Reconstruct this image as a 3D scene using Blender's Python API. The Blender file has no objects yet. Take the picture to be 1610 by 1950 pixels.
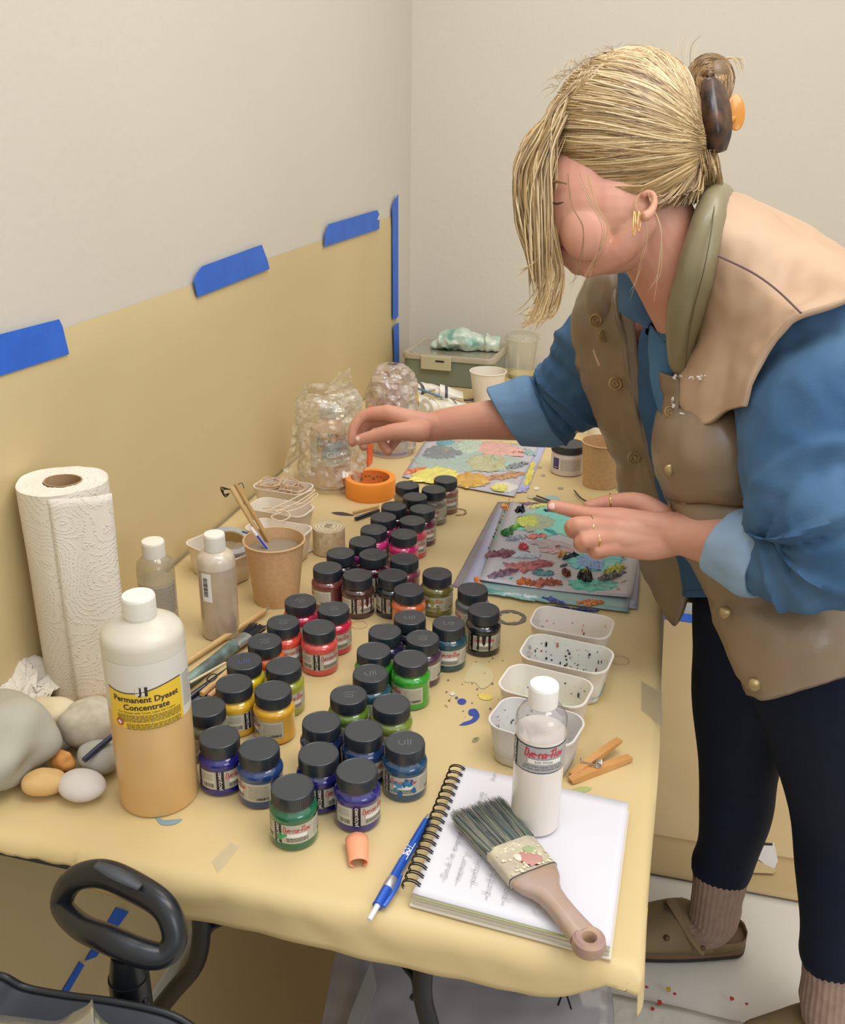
import bpy, bmesh, math, random
from mathutils import Vector, Matrix, noise
from math import sin, cos, pi, radians, sqrt, atan2
S = bpy.context.scene
COL = S.collection
rnd = random.Random(7)
# ------------------------------------------------------------------ camera
ROT = Matrix(((0.9684956154721068, -0.10763138616861535, 0.2245700948985133),
              (0.24866106446002434, 0.3688553558917778, -0.8956078390967541),
              (0.013561630909020437, 0.9232341041910076, 0.38399852997858624)))
FPX = 1840.48
CAM = Vector((0, 0, 1.43))
cam = bpy.data.objects.new('camera', bpy.data.cameras.new('camera'))
COL.objects.link(cam)
cam.data.sensor_fit = 'HORIZONTAL'; cam.data.sensor_width = 36.0
cam.data.lens = FPX / 1610 * 36.0
cam.data.clip_start = 0.02
cam.matrix_world = Matrix.Translation(CAM) @ ROT.to_4x4()
S.camera = cam
# ------------------------------------------------------------------ light
S.view_settings.view_transform = 'Standard'
S.view_settings.look = 'None'
S.view_settings.exposure = 0.32
S.view_settings.gamma = 1.0
S.view_settings.use_curve_mapping = False
world = bpy.data.worlds.new('room_light'); S.world = world
world.use_nodes = True
bg = world.node_tree.nodes['Background']
bg.inputs[1].default_value = 1.0
_n = world.node_tree.nodes; _tc = _n.new('ShaderNodeTexCoord'); _sx = _n.new('ShaderNodeSeparateXYZ'); _rp = _n.new('ShaderNodeValToRGB')
_m = _n.new('ShaderNodeMath'); _m.operation = 'MULTIPLY_ADD'; _m.inputs[1].default_value = .5; _m.inputs[2].default_value = .5
_k = world.node_tree.links.new
_k(_tc.outputs['Generated'], _sx.inputs[0]); _k(_sx.outputs['Z'], _m.inputs[0]); _k(_m.outputs[0], _rp.inputs['Fac']); _k(_rp.outputs['Color'], bg.inputs[0])
_rp.color_ramp.elements[0].position = 0.25; _rp.color_ramp.elements[0].color = (.13, .12, .11, 1)      # floor of the room
_rp.color_ramp.elements[1].position = 0.88; _rp.color_ramp.elements[1].color = (1.0, .98, .95, 1)      # pale ceiling
_e = _rp.color_ramp.elements.new(.52); _e.color = (.42, .405, .38, 1)                                  # walls behind the camera

def area(name, loc, aim, size, energy, color, size_y=None):
    l = bpy.data.lights.new(name, 'AREA'); l.energy = energy; l.color = color
    l.shape = 'RECTANGLE'; l.size = size; l.size_y = size_y or size
    o = bpy.data.objects.new(name, l); COL.objects.link(o)
    o.location = loc
    o.rotation_euler = (Vector(aim) - Vector(loc)).to_track_quat('-Z', 'Y').to_euler()
    return o
area('ceiling_lamp', (0.55, 0.9, 2.75), (-0.1, 1.4, 0.7), 0.9, 15, (1.0, 0.93, 0.82))
area('ceiling_lamp', (-0.25, 1.9, 2.8), (-0.25, 1.7, 0.7), 0.7, 5, (1.0, 0.94, 0.84))
area('window_light', (1.9, -0.9, 2.1), (0.0, 1.3, 0.9), 1.2, 17, (0.80, 0.88, 1.0))
area('skylight', (-0.15, 0.55, 2.9), (0.0, 1.2, 1.2), 0.35, 5, (0.62, 0.74, 1.0))

T = 0.74          # height of the table top
XW = -0.742       # plane of the left wall
YB = 2.765        # plane of the back wall

def ray(px, py):
    return ROT @ Vector((px - 805, -(py - 975), -FPX))
def at(px, py, z=T):
    d = ray(px, py); return CAM + d * ((z - CAM.z) / d.z)
def atx(px, py, x=XW):
    d = ray(px, py); return CAM + d * ((x - CAM.x) / d.x)
def aty(px, py, y=YB):
    d = ray(px, py); return CAM + d * ((y - CAM.y) / d.y)
def P(px, py, dep):
    return CAM + ray(px, py) * (dep / FPX)

# ------------------------------------------------------------------ materials
def lin(c):
    if isinstance(c, str):
        c = [int(c[i:i+2], 16) / 255 for i in (0, 2, 4)]
    return tuple(x / 12.92 if x <= 0.04045 else ((x + 0.055) / 1.055) ** 2.4 for x in c) + (1,)
def mat(name, col, rough=0.5, metal=0.0, var=None, vscale=8, bump=0, bscale=60, coat=0, trans=0, alpha=1, sub=0, spec=0.5, detail=4, ior=1.45, bdist=0.002):
    m = bpy.data.materials.new(name); m.use_nodes = True
    nt = m.node_tree; b = nt.nodes['Principled BSDF']
    I = b.inputs
    I['Base Color'].default_value = lin(col); I['Roughness'].default_value = rough
    I['Metallic'].default_value = metal; I['Coat Weight'].default_value = coat
    I['Coat Roughness'].default_value = 0.08
    I['Transmission Weight'].default_value = trans; I['Alpha'].default_value = alpha
    I['Specular IOR Level'].default_value = spec; I['IOR'].default_value = ior
    if sub:
        I['Subsurface Weight'].default_value = sub; I['Subsurface Radius'].default_value = (1, .35, .2); I['Subsurface Scale'].default_value = 0.01
    tc = nt.nodes.new('ShaderNodeTexCoord')
    if var:
        n = nt.nodes.new('ShaderNodeTexNoise'); n.inputs['Scale'].default_value = vscale; n.inputs['Detail'].default_value = detail
        nt.links.new(tc.outputs['Object'], n.inputs['Vector'])
        r = nt.nodes.new('ShaderNodeValToRGB')
        r.color_ramp.elements[0].position = 0.32; r.color_ramp.elements[1].position = 0.68
        r.color_ramp.elements[0].color = lin(col); r.color_ramp.elements[1].color = lin(var)
        nt.links.new(n.outputs['Fac'], r.inputs['Fac']); nt.links.new(r.outputs['Color'], I['Base Color'])
    if bump:
        n2 = nt.nodes.new('ShaderNodeTexNoise'); n2.inputs['Scale'].default_value = bscale; n2.inputs['Detail'].default_value = 4
        nt.links.new(tc.outputs['Object'], n2.inputs['Vector'])
        bp = nt.nodes.new('ShaderNodeBump'); bp.inputs['Strength'].default_value = bump; bp.inputs['Distance'].default_value = bdist
        nt.links.new(n2.outputs['Fac'], bp.inputs['Height']); nt.links.new(bp.outputs['Normal'], I['Normal'])
    return m
def clear(name, tint='FFFFFF', haze=0.08, hazecol='E8E6DE', rough=0.08, gloss=0.5):
    """thin clear plastic: lets light through, with a glossy face and a little milkiness"""
    m = bpy.data.materials.new(name); m.use_nodes = True; nt = m.node_tree
    for n in list(nt.nodes): nt.nodes.remove(n)
    N, L = nt.nodes.new, nt.links.new
    out = N('ShaderNodeOutputMaterial'); tr = N('ShaderNodeBsdfTransparent'); tr.inputs[0].default_value = lin(tint)
    gl = N('ShaderNodeBsdfGlossy'); gl.inputs['Roughness'].default_value = rough
    df = N('ShaderNodeBsdfDiffuse'); df.inputs[0].default_value = lin(hazecol)
    lw = N('ShaderNodeLayerWeight'); lw.inputs['Blend'].default_value = 0.35
    mu = N('ShaderNodeMath'); mu.operation = 'MULTIPLY_ADD'; mu.inputs[1].default_value = gloss; mu.inputs[2].default_value = 0.03
    m1 = N('ShaderNodeMixShader'); m2 = N('ShaderNodeMixShader'); m1.inputs[0].default_value = haze
    L(lw.outputs['Facing'], mu.inputs[0]); L(mu.outputs[0], m2.inputs[0])
    L(tr.outputs[0], m1.inputs[1]); L(df.outputs[0], m1.inputs[2])
    L(m1.outputs[0], m2.inputs[1]); L(gl.outputs[0], m2.inputs[2]); L(m2.outputs[0], out.inputs[0])
    return m

# ------------------------------------------------------------------ mesh building
class MB:
    def __init__(s): s.v = []; s.f = []; s.m = []
    def add(s, vs, fs, mi=0):
        o = len(s.v); s.v += [tuple(v) for v in vs]; s.f += [tuple(i + o for i in f) for f in fs]; s.m += [mi] * len(fs); return s
    def grid(s, rows, mi=0, cu=False, cv=False):
        n, k = len(rows), len(rows[0]); fs = []
        for i in range(n if cv else n - 1):
            for j in range(k if cu else k - 1):
                a, b = i, (i + 1) % n; c, d = j, (j + 1) % k
                fs.append((a * k + c, a * k + d, b * k + d, b * k + c))
        return s.add([p for r in rows for p in r], fs, mi)
    def lathe(s, prof, seg=32, c=(0, 0, 0), mi=0, cap0=True, cap1=True, sx=1, sy=1):
        rows = [[(c[0] + r * cos(2 * pi * j / seg) * sx, c[1] + r * sin(2 * pi * j / seg) * sy, c[2] + z) for j in range(seg)] for r, z in prof]
        o = len(s.v); s.grid(rows, mi, cu=True)
        if cap0: s.f.append(tuple(o + j for j in reversed(range(seg)))); s.m.append(mi)
        if cap1: s.f.append(tuple(o + (len(prof) - 1) * seg + j for j in range(seg))); s.m.append(mi)
        return s
    def box(s, c, d, mi=0, M=None, bev=0):
        x, y, z = d[0] / 2, d[1] / 2, d[2] / 2
        vs = [Vector((a * x, b * y, e * z)) for a in (-1, 1) for b in (-1, 1) for e in (-1, 1)]
        if M: vs = [M @ v for v in vs]
        vs = [v + Vector(c) for v in vs]
        return s.add(vs, [(0, 1, 3, 2), (4, 6, 7, 5), (0, 4, 5, 1), (2, 3, 7, 6), (0, 2, 6, 4), (1, 5, 7, 3)], mi)
    def tube(s, pts, rad, seg=12, mi=0, closed=False, caps=True, flat=1.0, up=None, sub=0):
        pts = [Vector(p) for p in pts]
        n = len(pts)
        R = rad if isinstance(rad, (list, tuple)) else [rad] * n
        if sub: pts, R = smooth_path(pts, R, sub, closed); n = len(pts)
        rows = []; nrm = None
        for i, p in enumerate(pts):
            if closed: t = pts[(i + 1) % n] - pts[i - 1]
            else: t = pts[min(i + 1, n - 1)] - pts[max(i - 1, 0)]
            if t.length < 1e-9: t = Vector((0, 0, 1))
            t.normalize()
            if nrm is None:
                u = Vector(up) if up else (Vector((0, 0, 1)) if abs(t.z) < 0.9 else Vector((1, 0, 0)))
                nrm = (u - t * u.dot(t)).normalized()
            else:
                nrm = nrm - t * nrm.dot(t)
                if nrm.length < 1e-6: nrm = t.orthogonal()
                nrm.normalize()
            b = t.cross(nrm)
            rows.append([p + (b * cos(2 * pi * j / seg) + nrm * sin(2 * pi * j / seg) * flat) * R[i] for j in range(seg)])
        o = len(s.v); s.grid(rows, mi, cu=True, cv=closed)
        if caps and not closed:
            s.f.append(tuple(o + j for j in reversed(range(seg)))); s.m.append(mi)
            s.f.append(tuple(o + (n - 1) * seg + j for j in range(seg))); s.m.append(mi)
        return s
    def prism(s, poly, z0, z1, mi=0, M=None):
        n = len(poly); vs = [Vector((p[0], p[1], z0)) for p in poly] + [Vector((p[0], p[1], z1)) for p in poly]
        if M: vs = [M @ v for v in vs]
        return s.add(vs, [tuple(reversed(range(n))), tuple(range(n, 2 * n))] + [(i, (i + 1) % n, n + (i + 1) % n, n + i) for i in range(n)], mi)
    def ball(s, c, r, mi=0, seg=24, rings=12, sc=(1, 1, 1), nz=0, nf=1, seed=0):
        vs, fs = [], []
        for i in range(rings + 1):
            th = pi * i / rings
            for j in range(seg):
                ph = 2 * pi * j / seg; d = Vector((sin(th) * cos(ph), sin(th) * sin(ph), cos(th)))
                k = 1 + (nz * noise.noise(d * nf + Vector((seed, seed * 1.7, 3))) if nz else 0)
                vs.append(Vector(c) + Vector((d.x * sc[0], d.y * sc[1], d.z * sc[2])) * r * k)
        for i in range(rings):
            for j in range(seg):
                fs.append((i * seg + j, (i + 1) * seg + j, (i + 1) * seg + (j + 1) % seg, i * seg + (j + 1) % seg))
        return s.add(vs, fs, mi)
    def build(s, name, mats, parent=None, smooth=True, loc=None, sharp=38, solid=0, weld=False):
        me = bpy.data.meshes.new(name); me.from_pydata(s.v, [], s.f)
        mats = mats if isinstance(mats, (list, tuple)) else [mats]
        for m in mats: me.materials.append(m)
        me.polygons.foreach_set('material_index', s.m)
        if weld:
            bm = bmesh.new(); bm.from_mesh(me); bmesh.ops.remove_doubles(bm, verts=bm.verts, dist=1e-5)
            bmesh.ops.recalc_face_normals(bm, faces=bm.faces); bm.to_mesh(me); bm.free()
        if smooth:
            me.polygons.foreach_set('use_smooth', [True] * len(me.polygons)); me.set_sharp_from_angle(angle=radians(sharp))
        me.update()
        o = bpy.data.objects.new(name, me); COL.objects.link(o)
        if parent: o.parent = parent
        if loc is not None: o.location = loc
        if solid:
            md = o.modifiers.new('thickness', 'SOLIDIFY'); md.thickness = solid; md.offset = -1
        return o

def cr(a, b, c, d, t):
    return (b * 2 + (c - a) * t + (a * 2 - b * 5 + c * 4 - d) * t * t + (b * 3 - a - c * 3 + d) * t ** 3) * 0.5
def smooth_path(pts, R, k, closed=False):
    n = len(pts); o, q = [], []
    g = (lambda L, i: L[i % n]) if closed else (lambda L, i: L[max(0, min(n - 1, i))])
    for i in range(n if closed else n - 1):
        for j in range(k):
            t = j / k
            o.append(cr(g(pts, i-1), g(pts, i), g(pts, i+1), g(pts, i+2), t)); q.append(max(cr(g(R, i-1), g(R, i), g(R, i+1), g(R, i+2), t), 1e-5))
    if not closed: o.append(pts[-1]); q.append(R[-1])
    return o, q
def sp(pts, k, closed=False):
    pts = [Vector(p) for p in pts]
    return smooth_path(pts, [1.0] * len(pts), k, closed)[0]
def patch(rows, ku, kv, cu=False):
    """smooth surface through a grid of control points"""
    R1 = [sp(r, ku, cu) for r in rows]
    cols = [sp([R1[i][j] for i in range(len(R1))], kv) for j in range(len(R1[0]))]
    return [[cols[j][i] for j in range(len(cols))] for i in range(len(cols[0]))]

def tag(o, label=None, cat=None, group=None, kind=None):
    if label: o['label'] = label
    if cat: o['category'] = cat
    if group: o['group'] = group
    if kind: o['kind'] = kind
    return o
def thing(name, loc, label, cat, group=None, rz=0):
    o = bpy.data.objects.new(name, None); COL.objects.link(o); o.location = loc; o.rotation_euler = (0, 0, rz); o.empty_display_size = 0.02
    return tag(o, label, cat, group)
def dup(root, loc, rz=0, label=None, group=None):
    r = root.copy(); COL.objects.link(r); r.location = loc; r.rotation_euler = (0, 0, rz)
    if label: r['label'] = label
    if group: r['group'] = group
    for ch in list(root.children):
        c = ch.copy(); COL.objects.link(c); c.parent = r
        for g in ch.children:
            d = g.copy(); COL.objects.link(d); d.parent = c
    return r

# ------------------------------------------------------------------ writing
GL = {'a': '4635 16 05 04 13 34 46 43', 'b': '09 03 13 34 35 16 05', 'c': '45 26 05 04 13 34', 'd': '49 43|45 26 05 04 23 44',
 'e': '05 45 36 16 05 04 23 43', 'f': '48 39 28 23|06 46', 'g': '46 16 05 14 44 46 41 20 01', 'h': '09 03|05 26 45 43', 'i': '26 23|28 29',
 'k': '09 03|46 05 43', 'l': '29 23', 'm': '06 03|05 16 25 23|25 36 45 43', 'n': '06 03|05 26 45 43', 'o': '26 05 04 23 44 45 26',
 'p': '06 00|05 26 45 44 23 04', 'r': '06 03|05 26 46', 's': '46 16 05 44 33 03', 't': '29 23 43|06 46', 'u': '06 04 13 34|46 43', 'v': '06 23 46',
 'w': '06 13 25 33 46', 'x': '06 43|46 03', 'y': '06 24|46 10', 'z': '06 46 03 43', '-': '05 45', '*': '15 25 24 14 15',
 'D': '09 03|09 38 45 33 03', 'F': '08 59|39 23|15 45', 'V': '09 23 49', 'P': '09 03|09 38 36 06', 'U': '09 04 23 44 49', 'I': '29 23', '2': '08 39 37 03 43'}
GL['a'] = '46 26 05 04 13 34 46 43'
def strokes(txt, size, slant=0.0, gap=1.35):
    out = []; x = 0; u = size / 6
    for ch in txt:
        if ch == ' ': x += 3.6; continue
        g = GL.get(ch) or GL.get(ch.lower())
        if g:
            for st in g.split('|'):
                pts = [(x + int(q[0]) , int(q[1]) - 3) for q in st.split()]
                out.append([((a + b * slant) * u, b * u) for a, b in pts])
            x += (4 if g else 3) + gap
    return out, x * u
def ribbon(mb, pts2, w, fn, mi=0, sub=3):
    """flat pen line; fn maps (u, v) on the sheet to a point in space"""
    p3 = [Vector((a, b, 0)) for a, b in pts2]
    if sub > 1 and len(p3) > 2: p3 = sp(p3, sub)
    L, R = [], []
    for i, p in enumerate(p3):
        t = p3[min(i + 1, len(p3) - 1)] - p3[max(i - 1, 0)]
        if t.length < 1e-9: t = Vector((1, 0, 0))
        t.normalize(); nn = Vector((-t.y, t.x, 0)) * w / 2
        if i == 0: p = p - t * w / 2
        if i == len(p3) - 1: p = p + t * w / 2
        L.append(fn(p.x + nn.x, p.y + nn.y)); R.append(fn(p.x - nn.x, p.y - nn.y))
    mb.grid([R, L], mi)
_tc = {}
def print_text(mb, txt, size, fn, mi=0, rot=0, bold=0, align='CENTER', spacing=1.0):
    """printed letters mapped onto a surface by fn(u, v)"""
    key = (txt, size, bold, align, spacing)
    if key not in _tc:
        c = bpy.data.curves.new('t', 'FONT'); c.body = txt; c.size = size; c.align_x = align; c.align_y = 'CENTER'
        c.resolution_u = 2; c.offset = bold; c.space_character = spacing
        o = bpy.data.objects.new('t', c); COL.objects.link(o)
        dg = bpy.context.evaluated_depsgraph_get(); dg.update()
        me = bpy.data.meshes.new_from_object(o.evaluated_get(dg))
        _tc[key] = ([v.co.copy() for v in me.vertices], [tuple(p.vertices) for p in me.polygons])
        bpy.data.objects.remove(o); bpy.data.meshes.remove(me); bpy.data.curves.remove(c)
    vs, fs = _tc[key]; ca, sa = cos(rot), sin(rot)
    mb.add([fn(v.x * ca - v.y * sa, v.x * sa + v.y * ca) for v in vs], fs, mi)
def cyl(r, z0=0, a0=0, k=1.0):
    """sheet (u right, v up) wrapped around an upright cylinder, centred on the side facing -y"""
    return lambda u, v: Vector((r * sin(u * k / r + a0), -r * cos(u * k / r + a0), z0 + v))
def rect(mb, u0, v0, u1, v1, fn, mi=0, n=10):
    mb.grid([[fn(u0 + (u1 - u0) * i / n, v) for i in range(n + 1)] for v in (v0, v1)], mi)
def blob2(mb, pts, z, mi=0, h=0.0, k=4):
    """flat splash outline on the horizontal plane, slightly domed"""
    q = sp([Vector((p[0], p[1], z)) for p in pts], k, True); c = sum(q, Vector()) / len(q)
    mid = [p.lerp(c, .35) + Vector((0, 0, h)) for p in q]
    o = len(mb.v); n = len(q)
    mb.grid([q, mid], mi, cu=True); mb.f.append(tuple(o + n + j for j in range(n))); mb.m.append(mi)
# ------------------------------------------------------------------ setting
M_wall = mat('cream_wall_paint', 'CFC8BB', 0.75, var='CBC4B6', vscale=1.3, bump=0.25, bscale=90, bdist=0.002)
M_kraft = mat('kraft_paper', 'D2BC8A', 0.45, var='CBB482', vscale=3, bump=0.2, bscale=12, bdist=0.006)
M_kraftw = mat('kraft_paper_wall', 'CFBC8F', 0.55, var='C9B586', vscale=2.2, bump=0.3, bscale=6, bdist=0.008)
M_tape = mat('blue_painters_tape', '2E6AD0', 0.5, var='2860C4', vscale=20, bump=.1, bscale=200)
M_black = mat('black_plastic', '16181C', 0.32, bump=0.05, bscale=200)
M_steel = mat('black_powder_coat', '14171C', 0.35)
MB().box((XW - .05, 0.9, 1.4), (.1, 5.4, 2.9)).build('wall_left', M_wall, smooth=False)['kind'] = 'structure'
MB().box((1.4, YB + .05, 1.4), (4.4, .1, 2.9)).build('wall_back', M_wall, smooth=False)['kind'] = 'structure'
M_floor = mat('pale_floor', 'C9C2B4', .6, var='BDB6A8', vscale=4)
MB().box((1.2, 0.9, -.05), (4.8, 5.4, .1)).build('floor', M_floor, smooth=False)['kind'] = 'structure'

def sheet(name, x0, x1, y0, y1, z, mats, label, cat, amp=.002, nx=40, ny=40, fr=5, edge=0, group=None):
    mb = MB(); rows = []
    for i in range(ny + 1):
        r = []
        for j in range(nx + 1):
            x = x0 + (x1 - x0) * j / nx; y = y0 + (y1 - y0) * i / ny
            k = noise.noise(Vector((x * fr, y * fr, z * 9)))
            e = edge * noise.noise(Vector((x * 3, 5, z)))
            r.append((x, y + (e if i in (0, ny) else 0), z + amp * (k + .6) + .0015))
        rows.append(r)
    mb.grid(rows)
    return tag(mb.build(name, mats, solid=.0008), label, cat, group)
# kraft sheets taped on the left wall
def wall_sheet(name, y0, y1, z0, z1, off, label):
    mb = MB(); rows = []
    for i in range(31):
        r = []
        for j in range(61):
            y = y0 + (y1 - y0) * j / 60; z = z0 + (z1 - z0) * i / 30
            d = off + .004 * (noise.noise(Vector((y * 2.2, z * 2.6, off * 300))) + .5) * (1 if 0 < i < 30 else 0)
            r.append((XW + max(d, off), y, z))
        rows.append(r)
    mb.grid(rows)
    return tag(mb.build(name, M_kraftw), label, 'paper sheet')
wall_sheet('kraft_paper_sheet', .1, 2.622, .235, 1.168, .0012, 'upper brown kraft paper sheet taped to the left wall behind the table')
wall_sheet('kraft_paper_sheet', .1, 2.60, .012, .25, .0008, 'lower brown kraft paper sheet on the left wall, below the table top')
def wall_tape(poly, label, off=.0075, fn=None):
    mb = MB(); pts = [(fn or (lambda a, b: atx(a, b, XW + off)))(*p) for p in poly]
    n = len(pts); nx = Vector((.0012, 0, 0))
    mb.add([p for p in pts] + [p - nx for p in pts], [tuple(range(n)), tuple(reversed(range(n, 2 * n)))] + [(i, n + i, n + (i + 1) % n, (i + 1) % n) for i in range(n)])
    return tag(mb.build('tape_strip', M_tape, smooth=False), label, 'tape', 'blue painters tape strips')
wall_tape([(-60, 652), (0, 637), (113, 608), (116, 615), (119, 620), (132, 674), (0, 716), (-60, 735)], 'blue tape strip on the wall paper edge, leftmost, cut by the frame')
wall_tape([(370, 537), (376, 520), (386, 507), (499, 466), (504, 480), (510, 496), (514, 512), (377, 566)], 'blue tape strip on the wall paper edge, middle of the three')
wall_tape([(618, 470), (620, 445), (627, 427), (719, 400), (723, 408), (718, 420), (723, 418), (723, 436)], 'blue tape strip on the wall paper edge nearest the room corner')
wall_tape([(748, 396), (752, 382), (759, 370), (759, 602), (755, 607), (749, 608)], 'long upright blue tape strip along the wall paper side edge', off=.0078)
wall_tape([(750, 622), (760, 614), (761, 702), (752, 694)], 'short upright blue tape strip behind the green box, below the long one', off=.0078)
wall_tape([(98, 1925), (152, 1831), (161, 1838), (110, 1926)], 'blue tape strip low on the wall paper, lower left, beside the black cart handle')
wall_tape([(163, 1830), (222, 1728), (246, 1736), (184, 1822)], 'blue tape strip low on the wall paper seen through the black loop handle')

# sheets on the floor
M_white_sheet = mat('white_drop_sheet', 'D9D2C6', .55, var='CFC7BA', vscale=5, bump=.2, bscale=14)
M_floorkraft = mat('kraft_paper_floor', 'C9B084', .6, var='C0A67A', vscale=3, bump=.2, bscale=8, bdist=.006)
sheet('floor_paper', -.72, 2.6, 1.66, 2.74, .0005, M_floorkraft, 'brown kraft paper sheet on the floor against the back wall', 'paper sheet', .003)
sheet('floor_paper', -.30, 1.6, 1.60, 1.72, .006, mat('kraft_paper_overlap', 'B79E70', .6), 'narrow darker strip of kraft paper overlapping the floor paper edge', 'paper sheet', .001, 30, 6)
sheet('floor_paper', -.72, -.28, .2, 1.64, .0005, M_floorkraft, 'brown kraft paper sheet on the floor under the table', 'paper sheet', .006)
sheet('drop_sheet', -.26, 1.9, .9, 1.60, .0005, M_white_sheet, 'off white paper drop sheet on the floor under the clogs', 'drop sheet', .003)
fs = sheet('plastic_sheet', -.24, 1.7, .6, 1.285, .0055, mat('glossy_drop_plastic', 'C4BDAF', .16, var='CFC9BD', vscale=6, bump=.6, bscale=9, bdist=.02), 'shiny wrinkled plastic sheeting on the floor with red paint flakes', 'plastic sheet', .004, 70, 50, 11)
ft = MB()
for a, b in (((-.7, 2.705), (2.4, 2.755)),):
    ft.box(((a[0] + b[0]) / 2, (a[1] + b[1]) / 2, .007), (b[0] - a[0], b[1] - a[1], .0015))
tag(ft.build('tape_strip', M_tape, smooth=False), 'long blue tape strip on the floor along the foot of the back wall', 'tape', 'blue painters tape strips')
# torn hole in floor paper, between the legs
tp = thing('torn_paper', at(1462, 1630, .012), 'torn kraft paper flap on the floor seen between the legs', 'paper scrap')
def loc_of(o): return Vector(o.location)
def flatpoly(mb, pts, z, h, mi=0, org=Vector()):
    q = [at(a, b, z) - org for a, b in pts]
    n = len(q); up = Vector((0, 0, h))
    mb.add([p for p in q] + [p + up for p in q], [tuple(reversed(range(n))), tuple(range(n, 2 * n))] + [(i, (i + 1) % n, n + (i + 1) % n, n + i) for i in range(n)], mi)
m = MB(); flatpoly(m, [(1444, 1604), (1475, 1606), (1482, 1640), (1476, 1655), (1462, 1650), (1438, 1632)], .012, .0008, 0, loc_of(tp)); m.build('exposed_floor', mat('exposed_white', 'CFCAC6', .5), tp, smooth=False)
m = MB(); flatpoly(m, [(1444, 1604), (1472, 1606), (1472, 1610), (1442, 1609)], .0135, .0006, 0, loc_of(tp)); m.build('dark_edge', mat('dark_gap', '2A2622', .8), tp, smooth=False)
m = MB(); flatpoly(m, [(1434, 1634), (1460, 1648), (1480, 1656), (1474, 1664), (1430, 1662)], .0135, .001, 0, loc_of(tp)); m.build('paper_flap', M_floorkraft, tp, smooth=False)
# paint flakes on the plastic
M_fred = mat('dried_red_paint', 'B03038', .5); M_fyel = mat('dried_yellow_paint', 'C79A3C', .5)
for k, (x, y, s, mt, lb) in enumerate([(1196, 1856, 9, 0, 'small red paint flake on plastic sheeting, nearest the table corner'), (1217, 1873, 13, 0, 'larger red paint flake below the one nearest the table corner'),
        (1232, 1880, 7, 0, 'tiny red paint flake just right of the larger red one'), (1273, 1884, 15, 1, 'yellow ochre paint flake on the plastic sheeting'),
        (1286, 1893, 8, 0, 'small red paint flake touching distance right of the yellow flake'), (1256, 1910, 12, 0, 'long red paint flake below the yellow flake'),
        (1243, 1921, 9, 0, 'lowest red paint flake on the plastic sheeting'), (1394, 1902, 13, 0, 'red paint flake alone to the right, toward the near clog'), (1423, 1912, 7, 0, 'small red paint flake furthest right on the sheeting')]):
    c = at(x, y, .018); r2 = random.Random(k); m = MB(); n = 6
    rr = s / FPX * 1.6 / 2
    m.prism([(rr * r2.uniform(.6, 1.2) * cos(2 * pi * j / n), rr * r2.uniform(.6, 1.3) * sin(2 * pi * j / n)) for j in range(n)], 0, .0012)
    tag(m.build('paint_flake', (M_fred, M_fyel)[mt], loc=c, smooth=False), lb, 'paint flake', 'dried paint flakes on the plastic')

# ------------------------------------------------------------------ table
X0, X1, Y0, Y1 = XW + .004, .034, .662, 2.74
tb = thing('folding_table', (-.35, 1.7, 0), 'long folding table with black steel legs under kraft paper', 'table')
def L(v): return Vector(v) - Vector(tb.location)
m = MB(); rc = .03
pts = []
for cx, cy, a0 in ((X1 - rc, Y1 - rc, 0), (X0 + .008, Y1 - rc, 1), (X0 + .008, Y0 + .008, 2), (X1 - rc, Y0 + rc, 3)):
    for k in range(5):
        a = (a0 + k / 4) * pi / 2; q = rc if cx > -.5 else .006
        pts.append((cx + q * cos(a) + .35, cy + q * sin(a) - 1.7))
m.prism(pts, T - .036, T - .002); m.build('tabletop', mat('table_laminate', '23283A', .45), tb)
def leg(pts, r=.0115): return MB().tube([L(p) for p in pts], r, 14, sub=5)
leg([aty(375, 1640, .80), aty(378, 1700, .80), aty(384, 1770, .80), aty(372, 1836, .80), aty(330, 1888, .80), aty(285, 1945, .80), aty(200, 2060, .80)]).build('leg', M_steel, tb)
leg([aty(808, 1780, .80), aty(806, 1850, .80), aty(806, 1900, .80), aty(822, 1965, .80), aty(850, 2080, .80)]).build('leg', M_steel, tb)
for x in (-.62, -.10): leg([(x, 2.55, .70), (x, 2.55, .4), (x, 2.6, .02)]).build('leg', M_steel, tb)
leg([aty(478, 1720, .83), aty(440, 1748, .82), aty(403, 1765, .81), aty(388, 1790, .80)], .005).build('brace', M_steel, tb)
leg([aty(758, 1800, .83), aty(768, 1835, .82), aty(788, 1862, .81), aty(792, 1890, .80), aty(786, 1900, .80)], .004).build('brace', M_steel, tb)

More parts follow.
